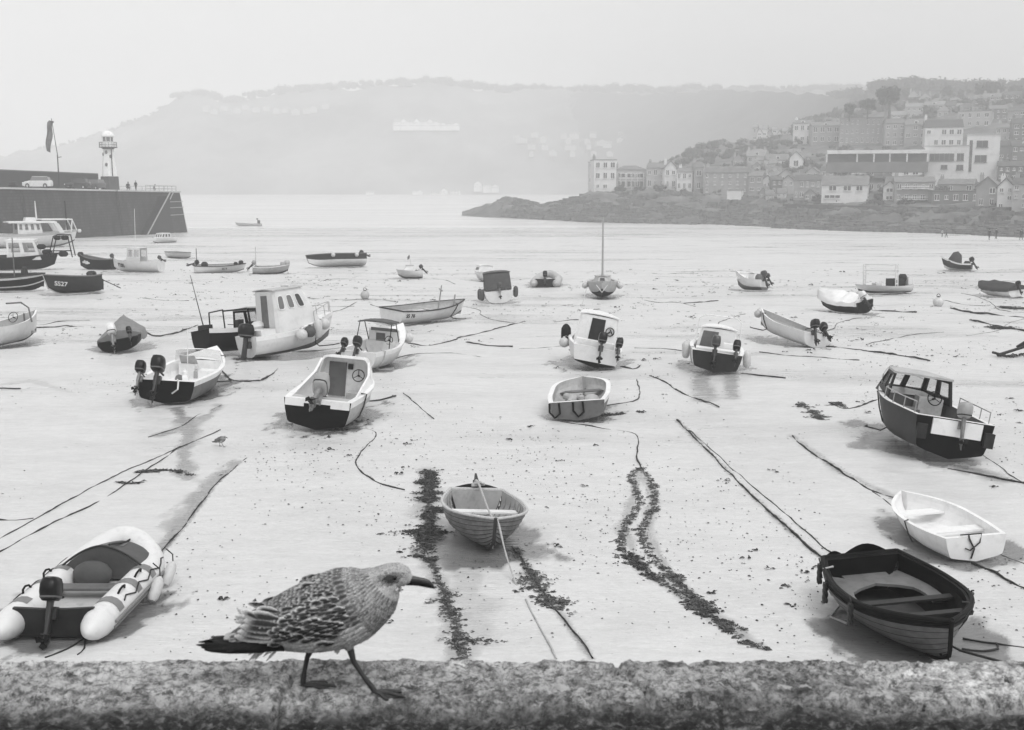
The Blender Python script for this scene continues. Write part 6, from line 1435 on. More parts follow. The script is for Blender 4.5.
# vehicles on the pier
def car(px, py, D, label, m, yaw, L_=4.1, gl=GLASSM):
    q = at_d(px, py, D); q.z = pz(D) + .31; t = thing('parked_car', label, 'car', tuple(q), (0, 0, yaw)); t.scale = (1.1, 1.1, 1.35)
    def rr(x, w, z0, z1, k=.12): return [V((x, y, z)) for y, z in ((-w, z0), (w, z0), (w, z1 - k), (w - k, z1), (-w + k, z1), (-w, z1 - k))]
    mb = MB(); h = L_ / 2; mb.loft([rr(-h, .7, .35, .8), rr(-h + .15, .82, .25, 1.0), rr(-h * .3, .85, .22, 1.0), rr(h * .4, .85, .22, .98), rr(h - .35, .82, .25, .82), rr(h, .7, .35, .66)]); mb.build('body', m, t, 40)
    mb = MB(); mb.loft([[V((x, y * w, z)) for y, z in ((-1, .95), (1, .95), (.86, 1.42), (-.86, 1.42))] for x, w in ((-h * .85, .78), (h * .42, .8))]); 
    for i, v in enumerate(mb.v):
        x, y, z = v
        if z > 1.2: mb.v[i] = (x * .82 - .05 if x > 0 else x * .9, y, z)
    c = mb.build('glasshouse', gl, t, 40); mb = MB(); mb.box((-.35, 0, 1.44), (1.9, 1.3, .07)); mb.build('roof', m, t)
    for x in (-h * .62, h * .62):
        for s_ in (1, -1):
            mb = MB(); mb.loft([[V((x + .31 * math.cos(a), s_ * y, .31 + .31 * math.sin(a))) for a in [2 * math.pi * k / 14 for k in range(14)]] for y in (.72, .9)]); w = mb.build('wheel', RUBBER, t); mb = MB(); mb.loft([[V((x + .17 * math.cos(a), s_ * y, .31 + .17 * math.sin(a))) for a in [2 * math.pi * k / 10 for k in range(10)]] for y in (.9, .92)]); mb.build('rim', PALE, w)
    mb = MB(); mb.box((h - .06, .55, .68), (.1, .3, .14)); mb.build('headlight', WHITE, t); mb = MB(); mb.box((h - .06, -.55, .68), (.1, .3, .14)); mb.build('headlight', WHITE, t)
car(38, 189, 201, 'pale hatchback parked on the pier against the dark parapet', mat('pale_car_paint', .62, .3), R(186), 4.2)
car(78, 189.5, 218, 'dark car parked on the pier between flagpole and lighthouse', mat('dark_car_paint', .03, .3), R(178), 4.0, GLASS)
car(95, 190, 228, 'second dark car parked on the pier close to the lighthouse plinth', mat('dark_car_paint_b', .07, .3), R(150), 4.0, GLASSM)
rn = random.Random(5)
for i, (px, D, lb) in enumerate(((68, 212, 'stack of dark lobster pots just right of the flagpole on the pier'), (87, 221, 'stack of dark lobster pots between the two dark cars on the pier'), (14, 192, 'stack of dark lobster pots left of the pale car on the pier'))):
    q = at_d(px, 189, D); q.z = pz(D) + .31; t = thing('lobster_pots', lb, 'lobster pots', tuple(q)); mb = MB()
    for k in range(5): x = rn.uniform(-.6, .6); z = (k // 3) * .5; mb.loft([[V((x + yy, .4 * math.cos(a), z + .45 * math.sin(a))) for a in [math.pi * j / 6 for j in range(7)]] for yy in (-.35, .35)])
    mb.build('pots', DARK, t)
# people
def person(label, loc, yaw=0, h=1.72, top=DARK, leg=DARK, pose='stand'):
    t = thing('person', label, 'person', tuple(loc), (0, 0, yaw)); k = h / 1.72
    st = .16 if pose != 'walk' else .26
    if pose == 'crouch': J = dict(pel=(0, 0, .42), ch=(.12, 0, .82), nk=(.2, 0, 1.0), hd=(.26, 0, 1.14), kl=(.35, .16, .5), kr=(.35, -.16, .5), al=(.1, .14, .08), ar=(.1, -.14, .08))
    elif pose == 'sit': J = dict(pel=(0, 0, .5), ch=(.02, 0, .95), nk=(.04, 0, 1.12), hd=(.06, 0, 1.28), kl=(.42, .12, .5), kr=(.42, -.12, .5), al=(.42, .12, .08), ar=(.46, -.12, .08))
    else: J = dict(pel=(0, 0, .92), ch=(.02, 0, 1.28), nk=(.02, 0, 1.47), hd=(.05, 0, 1.63), kl=(st * .5, .1, .5), kr=(-st * .3, -.1, .5), al=(st, .1, .08), ar=(-st, -.1, .08))
    v = [J['pel'], J['ch'], J['nk'], J['hd'], (J['pel'][0], .1, J['pel'][2] - .06), J['kl'], J['al'], (J['al'][0] + .16, .11, .04), (J['pel'][0], -.1, J['pel'][2] - .06), J['kr'], J['ar'], (J['ar'][0] + .16, -.11, .04)]
    c = V(J['ch'])
    v += [c + V((0, .2, .1)), c + V((-.05, .27, -.18)), c + V((.1, .25, -.42)), c + V((.16, .24, -.5)), c + V((0, -.2, .1)), c + V((-.02, -.27, -.18)), c + V((.14, -.25, -.4)), c + V((.2, -.24, -.48)), V(J['hd']) + V((.01, 0, .12))]
    e = [(0, 1), (1, 2), (2, 3), (0, 4), (4, 5), (5, 6), (6, 7), (0, 8), (8, 9), (9, 10), (10, 11), (1, 12), (12, 13), (13, 14), (14, 15), (1, 16), (16, 17), (17, 18), (18, 19), (3, 20)]
    r = [.15, .17, .06, .1, .1, .07, .05, .045, .1, .07, .05, .045, .07, .05, .04, .04, .07, .05, .04, .04, .08]
    me = bpy.data.meshes.new('body'); me.from_pydata([tuple(V(p) * k) for p in v], e, []); o = bpy.data.objects.new('body', me); COL.objects.link(o)
    m1 = o.modifiers.new('s', 'SKIN'); sv = me.skin_vertices[0].data
    for i, x in enumerate(r): sv[i].radius = (x * k, x * k * (1.15 if i < 2 else 1))
    sv[0].use_root = True; m2 = o.modifiers.new('b', 'SUBSURF'); m2.levels = 1; m2.render_levels = 1
    dg = bpy.context.evaluated_depsgraph_get(); me2 = bpy.data.meshes.new_from_object(o.evaluated_get(dg)); bpy.data.objects.remove(o)
    me2.materials.clear(); [me2.materials.append(x) for x in (leg, top, PALE)]
    wz = J['pel'][2] * k; hz = (J['nk'][2] + .03) * k
    for p in me2.polygons: p.material_index = 0 if (p.center.z < wz and abs(p.center.y) < .2 * k) else (2 if p.center.z > hz else 1); p.use_smooth = True
    o = bpy.data.objects.new('body', me2); COL.objects.link(o); o.parent = t
    mb = MB(); mb.ball(V(J['hd']) * k + V((-.02, 0, .07)), .12 * k, 8, sc=(1, .9, .8)); mb.build('hair', BLACK, t)
    return t
def onpier(px, D): q = at_d(px, 190, D); q.z = pz(D) + .3; return q
person('person sitting near the pier edge nearer the lighthouse, dark top', onpier(128, 240), R(-60), 2.4, DARK, MID, 'crouch')
person('person bending forward in dark clothes between sitter and railing on the pier', onpier(136, 241), R(-100), 1.95, BLACK, DARK, 'stand')
person('person crouching at the near end of the pier railing', onpier(154, 243), R(0), 1.8, MID, MID, 'crouch')
for px, py, lb, ya, tp in ((946, 236.5, 'person alone on the beach below the sea wall, left of the pair', 0, MID), (989, 238.5, 'left of two people standing together on the distant beach', 40, DARK), (996, 238, 'right of two people standing together on the distant beach', 200, DARK), (1021, 238.5, 'person in dark clothes at the far right edge of the beach', 90, DARK), (942, 236, 'smaller person beside the lone walker below the sea wall', 20, PALE)):
    q = at(px, py + 1.2, 0); q.z = float(ground_z(q.x, q.y)); person(lb, q, R(ya), 1.35 if 'smaller' in lb else 1.75, tp, DARK, 'walk')

# ------------------------------------------------------------------ the town headland
TT = [0, 25, 45, 75, 110, 150, 200, 280, 420]
TY = {462: (214.5, 216, 217, 218, 219, 220, 221, 222, 222), 485: (213.5, 206, 205, 208, 213, 217, 219, 221, 222), 510: (216, 199, 200, 207, 213, 216, 218, 221, 222), 528: (217.5, 202, 203, 208, 212, 215, 218, 221, 222), 540: (218.5, 207, 205, 207, 211, 214, 217, 220, 222), 560: (219.5, 205, 201, 203, 209, 212, 214, 218, 222),
      590: (220.5, 202, 194.5, 193, 192, 195, 200, 205, 210), 620: (222, 207, 193, 190, 186, 184, 190, 196, 200), 650: (224, 210, 193, 189, 183, 178, 174, 180, 190), 680: (225, 211, 193, 189, 179, 166, 156, 158, 170), 710: (226, 212, 196, 190, 176, 158, 147, 146, 160), 760: (227, 214, 198, 191, 176, 160, 146, 142, 150),
      800: (229, 219, 203, 192, 177, 162, 145, 128, 124), 850: (231, 222, 206, 192, 177, 161, 145, 118, 106), 900: (232, 224, 207, 193, 178, 163, 146, 112, 99), 960: (234, 226, 209, 194, 179, 170, 146, 108, 94), 1024: (237.5, 229, 211, 196, 180, 165, 143, 104, 92), 1150: (243, 232, 213, 196, 180, 162, 140, 100, 92), 1500: (262, 240, 215, 196, 180, 160, 138, 100, 90)}
TP = sorted(TY)
def shoreD(px):
    if px < 590: return interp(px, [462, 590], [410, 340])
    if px < 700: return interp(px, [590, 700], [340, at(700, 226).y])
    y = interp(px, TP, [TY[k][0] for k in TP]); return at(px, y).y
def ty(px, t): return interp(t, TT, [interp(px, TP, [TY[k][i] for k in TP]) for i in range(9)])
def Dof(px, y, tmin=20):
    D0 = shoreD(px)
    for t in range(tmin, 420, 2):
        if ty(px, t) <= y: return D0 + t
    return D0 + 200
def terr():
    pxs = [462 + i * 4 for i in range(0, 175)] + [1162 + i * 20 for i in range(18)]; ts = list(range(-12, 110, 4)) + list(range(110, 421, 9)) + [470, 560]
    V_ = []; 
    for px in pxs:
        D0 = shoreD(px)
        for t in ts:
            tt = max(0, min(420, t)); D = D0 + t; q = at_d(px, ty(px, tt), D)
            if t < 0: q.z -= .25 * -t
            if t > 420: q.z -= (t - 420) * .15
            a = 2.2 if tt < 45 else (.7 if tt < 230 else 2.2)
            q.z += a * (mnoise.fractal(V((q.x * .09, q.y * .09, 1)), 1, 2, 4)) * (1 if t > 0 else .2) + (.9 * mnoise.noise(V((q.x * .5, q.y * .5, 1))) if 0 < tt < 45 else 0)
            V_.append(q)
    n = len(ts); f = [(i * n + j, i * n + n + j, i * n + n + j + 1, i * n + j + 1) for i in range(len(pxs) - 1) for j in range(n - 1)]
    mb = MB(); mb.v = [tuple(v) for v in V_]; mb.f = f; mb.m = [0] * len(f)
    return tag(mb.build('headland', mat('rocky_scrub', .12, .9, .7, .16, bump=1.0, bscale=.5, dirt=.6), ang=60), kind='structure')
terr()
HW = mat('house_white', .68, .8, .1, .2, dirt=.3); HP = mat('house_pale', .42, .8, .15, .2, dirt=.3); HG = mat('house_granite', .3, .85, .2, .3, dirt=.3); HD = mat('house_dark', .15, .85, .25, .3)
RF = mat('slate_roof', .16, .75, .3, .6); RD = mat('dark_slate_roof', .08, .75, .3, .6); RL = mat('pale_slate_roof', .22, .75, .25, .6); WF = mat('window_frame_white', .7, .6)
_wm = {}; WR = random.Random(15)
def window_mesh(w, h, fm):
    k = (round(w, 1), round(h, 1), fm.name)
    if k not in _wm:
        w, h = k[0], k[1]; mb = MB(); mb.box((0, -.03, 0), (w, .1, h), 0); nx = 2 if w < 2 else max(2, int(w / 1.1))
        for i in range(nx): mb.box((-w / 2 + w * (i + .5) / nx, -.055, 0), (w / nx - .16, .1, h - .2), 1)
        mb.box((0, -.1, -h / 2 - .08), (w + .3, .22, .12), 0)
        me = bpy.data.meshes.new('window'); me.from_pydata(mb.v, [], mb.f); me.materials.append(fm); me.materials.append(GLASS); me.polygons.foreach_set('material_index', mb.m); _wm[k] = me
    return _wm[k]
def house(label, x0, x1, ye, yb, roof='gable', rh=5, wm=None, rm=None, rows=2, cols=3, dp=8, chim=1, D=None, yaw=None, fm=None, wins=None, name='house', cat='house', dD=0, under=5, group=None, ww=.5, wh=.5):
    wm = wm or HP; rm = rm or RF; fm = fm or WF; px = (x0 + x1) / 2; D = (D or Dof(px, yb)) + dD
    q = at_d(px, yb, D); W = (x1 - x0) / F * D; H = (yb - ye) / F * D; rise = rh / F * D
    yw = yaw if yaw is not None else -math.atan2(q.x, q.y) + .13 * math.sin(x0 * 12.7 + yb)
    t = thing(name, label, cat, tuple(q), (0, 0, yw), group)
    mb = MB(); mb.box((0, dp / 2, (H - under) / 2), (W, dp, H + under)); 
    if roof == 'front': mb.loft([[V((x, y, z)) for x, z in ((-W / 2, H), (W / 2, H), (0, H + rise))] for y in (0, dp)])
    mb.build('wall', wm, t, smooth=False)
    mb = MB(); o = .35
    if roof == 'gable': mb.loft([[V((x, y, z)) for y, z in ((-o, H - .1), (dp + o, H - .1), (dp / 2, H + rise))] for x in (-W / 2 - .2, W / 2 + .2)])
    elif roof == 'front':
        for s_ in (1, -1): mb.loft([[V((0, y, H + rise + .25)), V((s_ * (W / 2 + .4), y, H - .2)), V((s_ * (W / 2 + .4), y, H - .45)), V((0, y, H + rise - .02))] for y in (-.3, dp + .3)])
    elif roof == 'hip': mb.loft([[V((-W / 2 - o, -o, H)), V((W / 2 + o, -o, H)), V((W / 2 + o, dp + o, H)), V((-W / 2 - o, dp + o, H))], [V((-W / 2 + W * .3, dp * .45, H + rise)), V((W / 2 - W * .3, dp * .45, H + rise)), V((W / 2 - W * .3, dp * .55, H + rise)), V((-W / 2 + W * .3, dp * .55, H + rise))]])
    elif roof == 'mansard': mb.loft([[V((s1 * (W / 2 + .2 - k * .5), y, H + z)) for s1, y in ((-1, -.3 + k * .9), (1, -.3 + k * .9), (1, dp + .3 - k * .9), (-1, dp + .3 - k * .9))] for k, z in ((0, 0), (1, rise * .85), (4, rise))])
    else: mb.box((0, dp / 2, H + .15), (W + .3, dp + .3, .3))
    r = mb.build('roof', rm, t, smooth=False)
    rn_ = random.Random(int(x0 * 7 + yb))
    for k in range(chim):
        xx = (-W / 2 + .6) if k % 2 == 0 else (W / 2 - .6)
        mb = MB(); mb.box((xx, dp * .5, H + rise * .9), (.9, .7, max(1.6, rise * .9))); 
        for j in (-.22, .22): mb.tube([(xx + j, dp * .5, H + rise * .9 + max(1.6, rise * .9) / 2), (xx + j, dp * .5, H + rise * .9 + max(1.6, rise * .9) / 2 + .5)], .13, 6)
        mb.build('chimney', wm if rn_.random() < .5 else HG, r)
    if roof == 'gable' and rise > 1.6 and W > 7 and rows:
        for k in range(int(W // 6)):
            xx = -W / 2 + W * (k + .5) / int(W // 6); mb = MB(); mb.box((xx, dp * .18, H + rise * .35), (1.3, 1.6, rise * .55)); mb.box((xx, dp * .18 - .82, H + rise * .35), (.9, .06, rise * .35), 1); mb.build('dormer', [WF, GLASS], r)
    if wins is None:
        wins = [(-W / 2 + W * (c + .5) / cols, H * (rr + .55) / rows, min(1.6, W / cols * ww) * WR.choice((.75, 1, 1, 1.15)), min(1.8, H / rows * wh) * WR.choice((.7, 1, 1, 1.1))) for rr in range(rows) for c in range(cols) if WR.random() > .12] if rows and cols else []
    else: wins = [(((a + b_) / 2 - px) / F * D, (yb - (c + d) / 2) / F * D, (b_ - a) / F * D, (d - c) / F * D) for a, b_, c, d in wins]
    for (x, z, w, h) in wins:
        me = window_mesh(w, h, fm); o_ = bpy.data.objects.new('window', me); COL.objects.link(o_); o_.parent = t; o_.location = (x, -.03, z)
    return t
# waterfront, left to right
house('tall pale block at the left tip of the town headland', 594, 616, 161, 192, 'flat', 3, HW, RL, 3, 3, 12, 1)
house('narrow pale wing on the left flank of the tall headland block', 588, 594, 163, 184, 'flat', 2, HP, RL, 3, 1, 9, 0, dD=3)
t = house('wide pale building with white balcony grid right of the tall headland block', 616.5, 646, 170, 189, 'hip', 4, HP, RF, 0, 0, 10, 1, wins=[(618, 625, 173, 178), (627, 634, 173, 178), (636, 643, 173, 178), (618, 625, 181, 187), (627, 634, 181, 187), (636, 643, 181, 187)])
mb = MB()
for k in range(5): mb.box((-4 + 2 * k, -1.3, 2.6), (.2, .2, 5.4))
for z in (2.7, 3.6, 5.3): mb.box((0, -1.3, z), (8.6, .2, .18))
mb.build('balcony', WF, t)
house('grey house with dark roof between balcony building and white gabled house', 646.5, 664, 168, 189, 'gable', 5, HP, RF, 2, 3, 9, 1)
house('white house with steep front gable near the headland middle', 664.5, 676, 168, 190, 'front', 6, HW, RF, 2, 2, 9, 1)
house('low white house right of the steep white gable', 676.5, 692, 172, 191, 'gable', 4, HW, RF, 2, 3, 9, 1)
house('narrow grey house with white dormer on the left of the long granite block', 694, 703, 168, 192, 'mansard', 6, HG, RF, 2, 1, 9, 1)
house('large grey granite block on the headland waterfront', 703.5, 748, 173, 194, 'mansard', 6, HG, RF, 3, 6, 11, 2, ww=.3)
house('small white beach hut below the large granite block', 727, 741, 190.5, 196.5, 'flat', 1, HW, RL, 1, 1, 5, 0, dD=-9, under=1)
house('grey waterfront house with white porch right of the granite block', 748.5, 762, 176, 194, 'gable', 5, HG, RF, 2, 2, 9, 1)
house('white low cottage in the waterfront row left of the dark cottages', 762.5, 771, 180, 193, 'front', 4, HW, RD, 1, 2, 8, 0)
house('dark waterfront cottage with two white windows', 771.5, 782, 180, 194, 'gable', 4, HD, RD, 2, 2, 8, 1)
house('pale cottage with front gable at the start of the sea wall', 782.5, 793, 180, 195, 'front', 4, HP, RD, 2, 2, 8, 0)
house('grey cottage row above the sea wall left of the large white house', 793.5, 820, 180, 200, 'gable', 5, HG, RD, 2, 5, 8, 2)
house('upper row house with pale slates on the wooded mound', 747, 766, 156, 164, 'gable', 6, HP, RL, 1, 3, 9, 2)
house('white house with dormered roof and tall white chimney', 767, 789, 160, 169, 'gable', 6, HW, RF, 1, 2, 9, 1)
house('white gabled house with tall chimney below the grey terrace', 789.5, 802, 158, 170, 'front', 6, HW, RF, 1, 1, 9, 1)
house('pale church-like house with high narrow windows at the left of the upper terrace', 793, 811, 124, 144, 'gable', 4, HW, RF, 2, 3, 10, 1)
house('grey terrace block with pale chimneys left of the big grey hotel', 812, 839, 126, 144, 'gable', 4, HG, RF, 2, 4, 10, 2)
house('big grey hotel with long windowed front on the upper terrace', 840, 884, 119, 145, 'flat', 3, HG, RF, 3, 9, 12, 2, ww=.4)
house('dark terrace house with white bay windows left of the pair', 884.5, 904, 124, 147, 'mansard', 5, HG, RF, 3, 3, 10, 1)
house('terrace house with broad slate roof and white bays', 904.5, 925, 125, 147, 'gable', 6, HG, RF, 3, 3, 10, 1)
house('white terrace house with dark mansard roof behind the modern block', 925.5, 961, 128, 148, 'mansard', 9, HW, RD, 2, 5, 10, 2)
house('whitish house with balcony high above the modern tower', 958, 989, 112, 128, 'flat', 3, HP, RF, 2, 4, 10, 1)
for (a, b_, c, d, lb, w_, r_) in ((892, 905, 112, 122, 'pale cottage uphill between hotel chimneys', HP, RL), (906, 922, 104, 118, 'pale roofed villa uphill behind the terrace, left one', HP, RL), (924, 943, 102, 114, 'long pale villa uphill behind the mansard terrace', HP, RL), (944, 960, 104, 112, 'small villa uphill just left of the balcony house', HG, RL), (990, 1006, 106, 120, 'dark house uphill above the modern tower', HD, RF), (1008, 1024, 108, 122, 'dark house uphill at the right edge', HG, RD), (1004, 1020, 92, 104, 'dark roofed house near the hill crest at the right edge', HD, RD), (984, 1000, 94, 104, 'dark house near the hill crest above the modern tower', HG, RF)):
    house(lb, a, b_, c + 3, d, 'gable', 4, w_, r_, 2, 3, 9, 1)
rb = random.Random(44)
for i in range(26):
    px = 884 + (i % 13) * 13 + rb.uniform(-4, 4); y = (103, 116)[i // 13] + rb.uniform(-4, 5) - max(0, px - 960) * .06
    if px > 980 and y > 104: continue
    wd = rb.uniform(8, 15); house(('%s %s roofed house high on the back slope of the town' % (rb.choice(('pale', 'grey', 'white', 'dark')), 'slate')), px, px + wd, y - rb.uniform(4, 7), y, rb.choice(('gable', 'front', 'hip')), rb.uniform(3, 5), rb.choice((HP, HG, HD, HG)), rb.choice((RF, RD, RL)), 1, 2, 9, rb.choice((0, 1, 2)), group='houses high on the back slope')
for i in range(52):
    px = rb.choice((rb.uniform(690, 820), rb.uniform(700, 800), rb.uniform(820, 935))); y = rb.choice((172, 181, 187, 166, 159, 200)) + rb.uniform(-2, 2)
    if px < 725 and y < 170 or (px > 822 and y > 182) or (y < 162 and px > 790) or (y > 195 and not 750 < px < 820): continue
    wd = rb.uniform(7, 13); house('small house squeezed among the stepped roofs below the upper terrace', px, px + wd, y - rb.uniform(4.5, 8), y, rb.choice(('gable', 'front', 'gable', 'mansard')), rb.uniform(3, 5), rb.choice((HP, HW, HP, HG)), rb.choice((RF, RL, RF)), rb.choice((1, 2)), 2, 8, rb.choice((0, 1, 1)), group='small houses among the stepped roofs')
# modern building
house('white modern wing with long dark window strip', 925.5, 966, 147, 170, 'flat', 1, HW, HP, 0, 0, 10, 0, wins=[(930, 953, 154, 161), (955.5, 962, 154, 161), (955.5, 962, 165, 170), (941, 947, 165, 169)], fm=HD, D=330, name='modern_building', cat='building')
house('white modern tower with two dark windows and tall slit window', 966.5, 997, 136, 172.5, 'flat', 1, HW, HP, 0, 0, 11, 0, wins=[(975.5, 986, 141.5, 148), (974.5, 985.5, 155.5, 162.5), (969, 972, 141, 171)], fm=HD, D=328, name='modern_building', cat='building')
q = at_d(877, 161, 332); t = thing('car_deck', 'long white open-fronted deck on thin columns left of the modern wing', 'building', tuple(q), (0, 0, -math.atan2(q.x, q.y))); k = 332 / F
mb = MB(); mb.box((0, 5, 9.0 * k), (96 * k, 10, 3.5 * k)); mb.build('deck_slab', HW, t, smooth=False); mb = MB(); mb.box((0, 6, 3.2 * k), (96 * k, 6, 8 * k)); mb.box((0, 5, -6 * k), (96 * k, 10, 10 * k)); mb.build('back_wall', HD, t, smooth=False)
for x in (-48, -19, -3, 12, 28, 47): mb = MB(); mb.box((x * k, .3, 3 * k), (.35, .35, 8 * k)); mb.build('column', HW, t, smooth=False)
house('house with hipped slate roof and white upper wall left below the modern wing', 893, 928, 168, 178, 'hip', 12, HW, RF, 1, 4, 10, 1, dD=6)
house('wide dark hipped roof building in front of the modern block', 925, 975, 176, 186, 'hip', 9, HG, RD, 1, 5, 12, 0)
house('large white waterfront house with two windows and long slate roof', 822, 866, 185, 204, 'gable', 9, HW, RF, 0, 0, 11, 0, wins=[(829, 836, 186, 191), (843, 850, 186, 191), (855, 861, 186, 191), (825, 840, 195, 198.5)])
house('small white gabled cottage on the front right of the large white house', 883, 895, 187, 202, 'front', 5, HW, RF, 2, 1, 8, 1)
t = house('grey balconied waterfront building right of the small white cottage', 895.5, 933, 182, 203, 'gable', 5, HG, RF, 2, 5, 10, 1)
mb = MB(); W_ = 37 / F * t.location.y
for z in (1.5, 4.2): mb.box((0, -1.2, z), (W_ * .7, .25, .2)); mb.box((0, -.6, z - .6), (W_ * .7, 1.3, .15))
mb.build('balcony', WF, t)
house('dark long shed with flat black roof on the sea wall', 933.5, 987, 192, 204, 'flat', 1, HD, RD, 1, 6, 10, 0)
house('grey house above the dark shed with three gable windows', 938, 972, 184, 193, 'gable', 5, HG, RF, 1, 4, 9, 1, dD=4)
house('grey gabled house between dark shed and white corner house', 976, 996, 186, 208, 'front', 8, HG, RF, 2, 2, 9, 1)
house('white corner house with steep gable at the right edge', 997, 1012, 187, 210, 'front', 8, HW, RD, 3, 2, 9, 1)
house('white house with small windows cut off by the right edge', 1012.5, 1034, 184, 210, 'gable', 6, HP, RD, 3, 3, 9, 1)
house('dark house with white bay window right of the modern tower, upper', 998, 1012, 146, 160, 'mansard', 6, HD, RD, 2, 2, 9, 1)
house('dark terrace with white bays at the right edge beside the modern tower', 1012.5, 1036, 146, 162, 'gable', 6, HD, RD, 2, 4, 9, 1)
house('dark terrace with white shop windows right below the modern tower', 999, 1034, 166, 181, 'gable', 5, HD, RD, 2, 6, 9, 2)
house('pale house with tall white windows above the dark bay house', 996, 1012, 128, 142, 'gable', 5, HP, RF, 2, 3, 9, 1)
house('dark tall house in the upper right edge of the town', 1013, 1034, 124, 143, 'mansard', 6, HD, RD, 3, 3, 9, 1)
# small infill roofs, each where the photograph shows a muddle of roofs
INF = [(806, 818, 172, 180, 'lower'), (821, 834, 170, 177, 'lower'), (836, 850, 169, 176, 'lower'), (852, 866, 167, 176, 'lower'), (868, 882, 168, 178, 'lower'), (868, 882, 182, 192, 'front'), (1036, 1056, 168, 182, 'side'), (1038, 1060, 186, 210, 'side'), (1062, 1086, 184, 211, 'side'), (1040, 1066, 126, 144, 'side'), (1068, 1094, 148, 164, 'side'), (1090, 1116, 186, 212, 'side'), (1096, 1124, 168, 182, 'side')]
lbs = ['low slate roofed cottage among the roofs left of the white deck', 'second small cottage among the roofs under the white deck', 'third small cottage under the middle of the white deck', 'fourth small cottage under the right part of the white deck', 'grey cottage left of the hipped slate roofed house', 'grey cottage tucked right of the large white waterfront house']
for i, (a, b_, c, d, g) in enumerate(INF):
    lb = lbs[i] if i < 6 else 'town house just outside the right edge of the view'
    house(lb, a, b_, c, d, 'gable' if i % 3 else 'front', 4, [HP, HG, HG, HW, HD][i % 5], [RF, RD, RL][i % 3], 1 if d - c < 12 else 2, 2 if b_ - a < 16 else 3, 8, 1, group='houses beyond the right edge' if i >= 6 else None)
# sea wall below the houses
mb = MB(); P = []
for px in range(786, 1200, 12): D = Dof(px, 206, 30) - 6; P.append((px, D))
A = []
for px, D in P:
    t_ = at_d(px, interp(px, [786, 1024, 1200], [204, 209, 212]), D); b_ = at_d(px, interp(px, [786, 1024, 1200], [224, 228, 236]), D - 1); A.append([b_ + V((0, 0, -2)), t_, t_ + V((0, 4, 0)), b_ + V((0, 5, -2))])
mb.loft(A); tag(mb.build('sea_wall', mat('sea_wall_stone', .075, .9, .35, .3, bump=.6, bscale=1), smooth=False), 'dark sea wall running below the waterfront houses', 'wall')
# boulders at the foot of the sea wall: uncountable
rn = random.Random(21); mb = MB()
for k in range(3600):
    px = rn.uniform(500, 1130); D0 = shoreD(px); t = rn.uniform(-3, 26) if k % 3 else rn.uniform(0, 46); q = at_d(px, ty(px, max(0, t)), D0 + t); r = rn.uniform(.35, 1.1) * (1 if k % 3 else 1.7)
    mb.ball(q + V((0, 0, .1)), r, 5, sc=(1.3, 1, .7))
tag(mb.build('boulders', mat('beach_boulders', .13, .9, .6, .6), smooth=False), 'boulders heaped at the foot of the sea wall', 'rocks', kind='stuff')

# ------------------------------------------------------------------ trees
def tree_mesh(seed, w, h):
    rn = random.Random(seed); cl = MB(); blobs = []
    for k in range(16): a = rn.uniform(0, 6.28); r = rn.uniform(0, w * .36); blobs.append((V((r * math.cos(a), r * math.sin(a), h * rn.uniform(.38, .86))), w * rn.uniform(.13, .24)))
    for k in range(1500):
        c_, r = rn.choice(blobs); d = V((rn.gauss(0, 1), rn.gauss(0, 1), rn.gauss(0, 1))).normalized(); p = c_ + d * r * rn.uniform(.75, 1.1); n = (d + V((rn.gauss(0, .5), rn.gauss(0, .5), rn.gauss(0, .5)))).normalized(); a = n.cross(V((0, 0, 1)));
        if a.length < .1: continue
        a.normalize(); b_ = n.cross(a); s = w * rn.uniform(.018, .045); cl.add([p + a * s, p + b_ * s, p - a * s, p - b_ * s * 1.3], [(0, 1, 2, 3)])
    for c_, r in blobs: cl.ball(c_, r * .75, 6)
    tr = MB(); tr.tube([(0, 0, -2), (w * .01, 0, h * .3), (w * .02, .1, h * .6)], [w * .05, w * .04, w * .015], 8)
    for k in range(5): c_, r = blobs[k]; tr.tube([(w * .01, 0, h * .3), (c_ + V((0, 0, h * .3))) / 2, c_], [w * .025, w * .015, w * .008], 6)
    return cl, tr
TREE = mat('evergreen_foliage', .06, .9, .5, .5); BARK = mat('bark', .06, .9)
protos = []
for sd in range(3):
    cl, tr = tree_mesh(sd, 9, 9); t = thing('tree', 'x', 'tree'); tr.build('trunk', BARK, t); cl.build('crown', TREE, t, smooth=False); protos.append(t)
TS = [(986, 101, 1.15, 'round dark tree on the crest above the modern tower'), (1000, 97, .8, 'dark tree on the crest right of the round one'), (1014, 96, .9, 'dark tree on the crest near the right edge'), (924, 114, .9, 'dark tree rising between the terrace roofs and villas'), (936, 115, .7, 'smaller dark tree right beside the one between the villas'), (800, 125, .6, 'small dark tree left of the church-like house'), (815, 125, .5, 'small dark tree right of the church-like house'), (882, 200, .8, 'dark bushy tree between the large and small white waterfront houses'), (874, 206, .8, 'dark bush against the large white waterfront house'), (694, 190, .5, 'small tree beside the low white headland house'), (850, 105, .55, 'hazy tree on the crest above the grey hotel'), (868, 102, .6, 'hazy tree on the crest right above the grey hotel'), (890, 100, 1.1, 'large hazy tree on the crest at the step of the hill'), (908, 99, .9, 'hazy tree on the crest above the left villa'), (948, 98, .9, 'hazy tree on the crest left of the balcony house'), (965, 97, .8, 'hazy tree on the crest above the balcony house')]
used = set()
for i, (px, y, s, lb) in enumerate(TS):
    D = Dof(px, y) ; q = at_d(px, y, D); q.z -= 5.0; j = i % 3; sc = s * (D / 330) ** .5
    if j not in used: used.add(j); t = protos[j]; t.location = q; t.scale = (sc,) * 3; t.rotation_euler = (0, 0, i); t['label'] = lb
    else: dup(protos[j], q, (0, 0, i * 1.7), (sc, sc * .9, sc * (.85 + .1 * (i % 3))), lb)
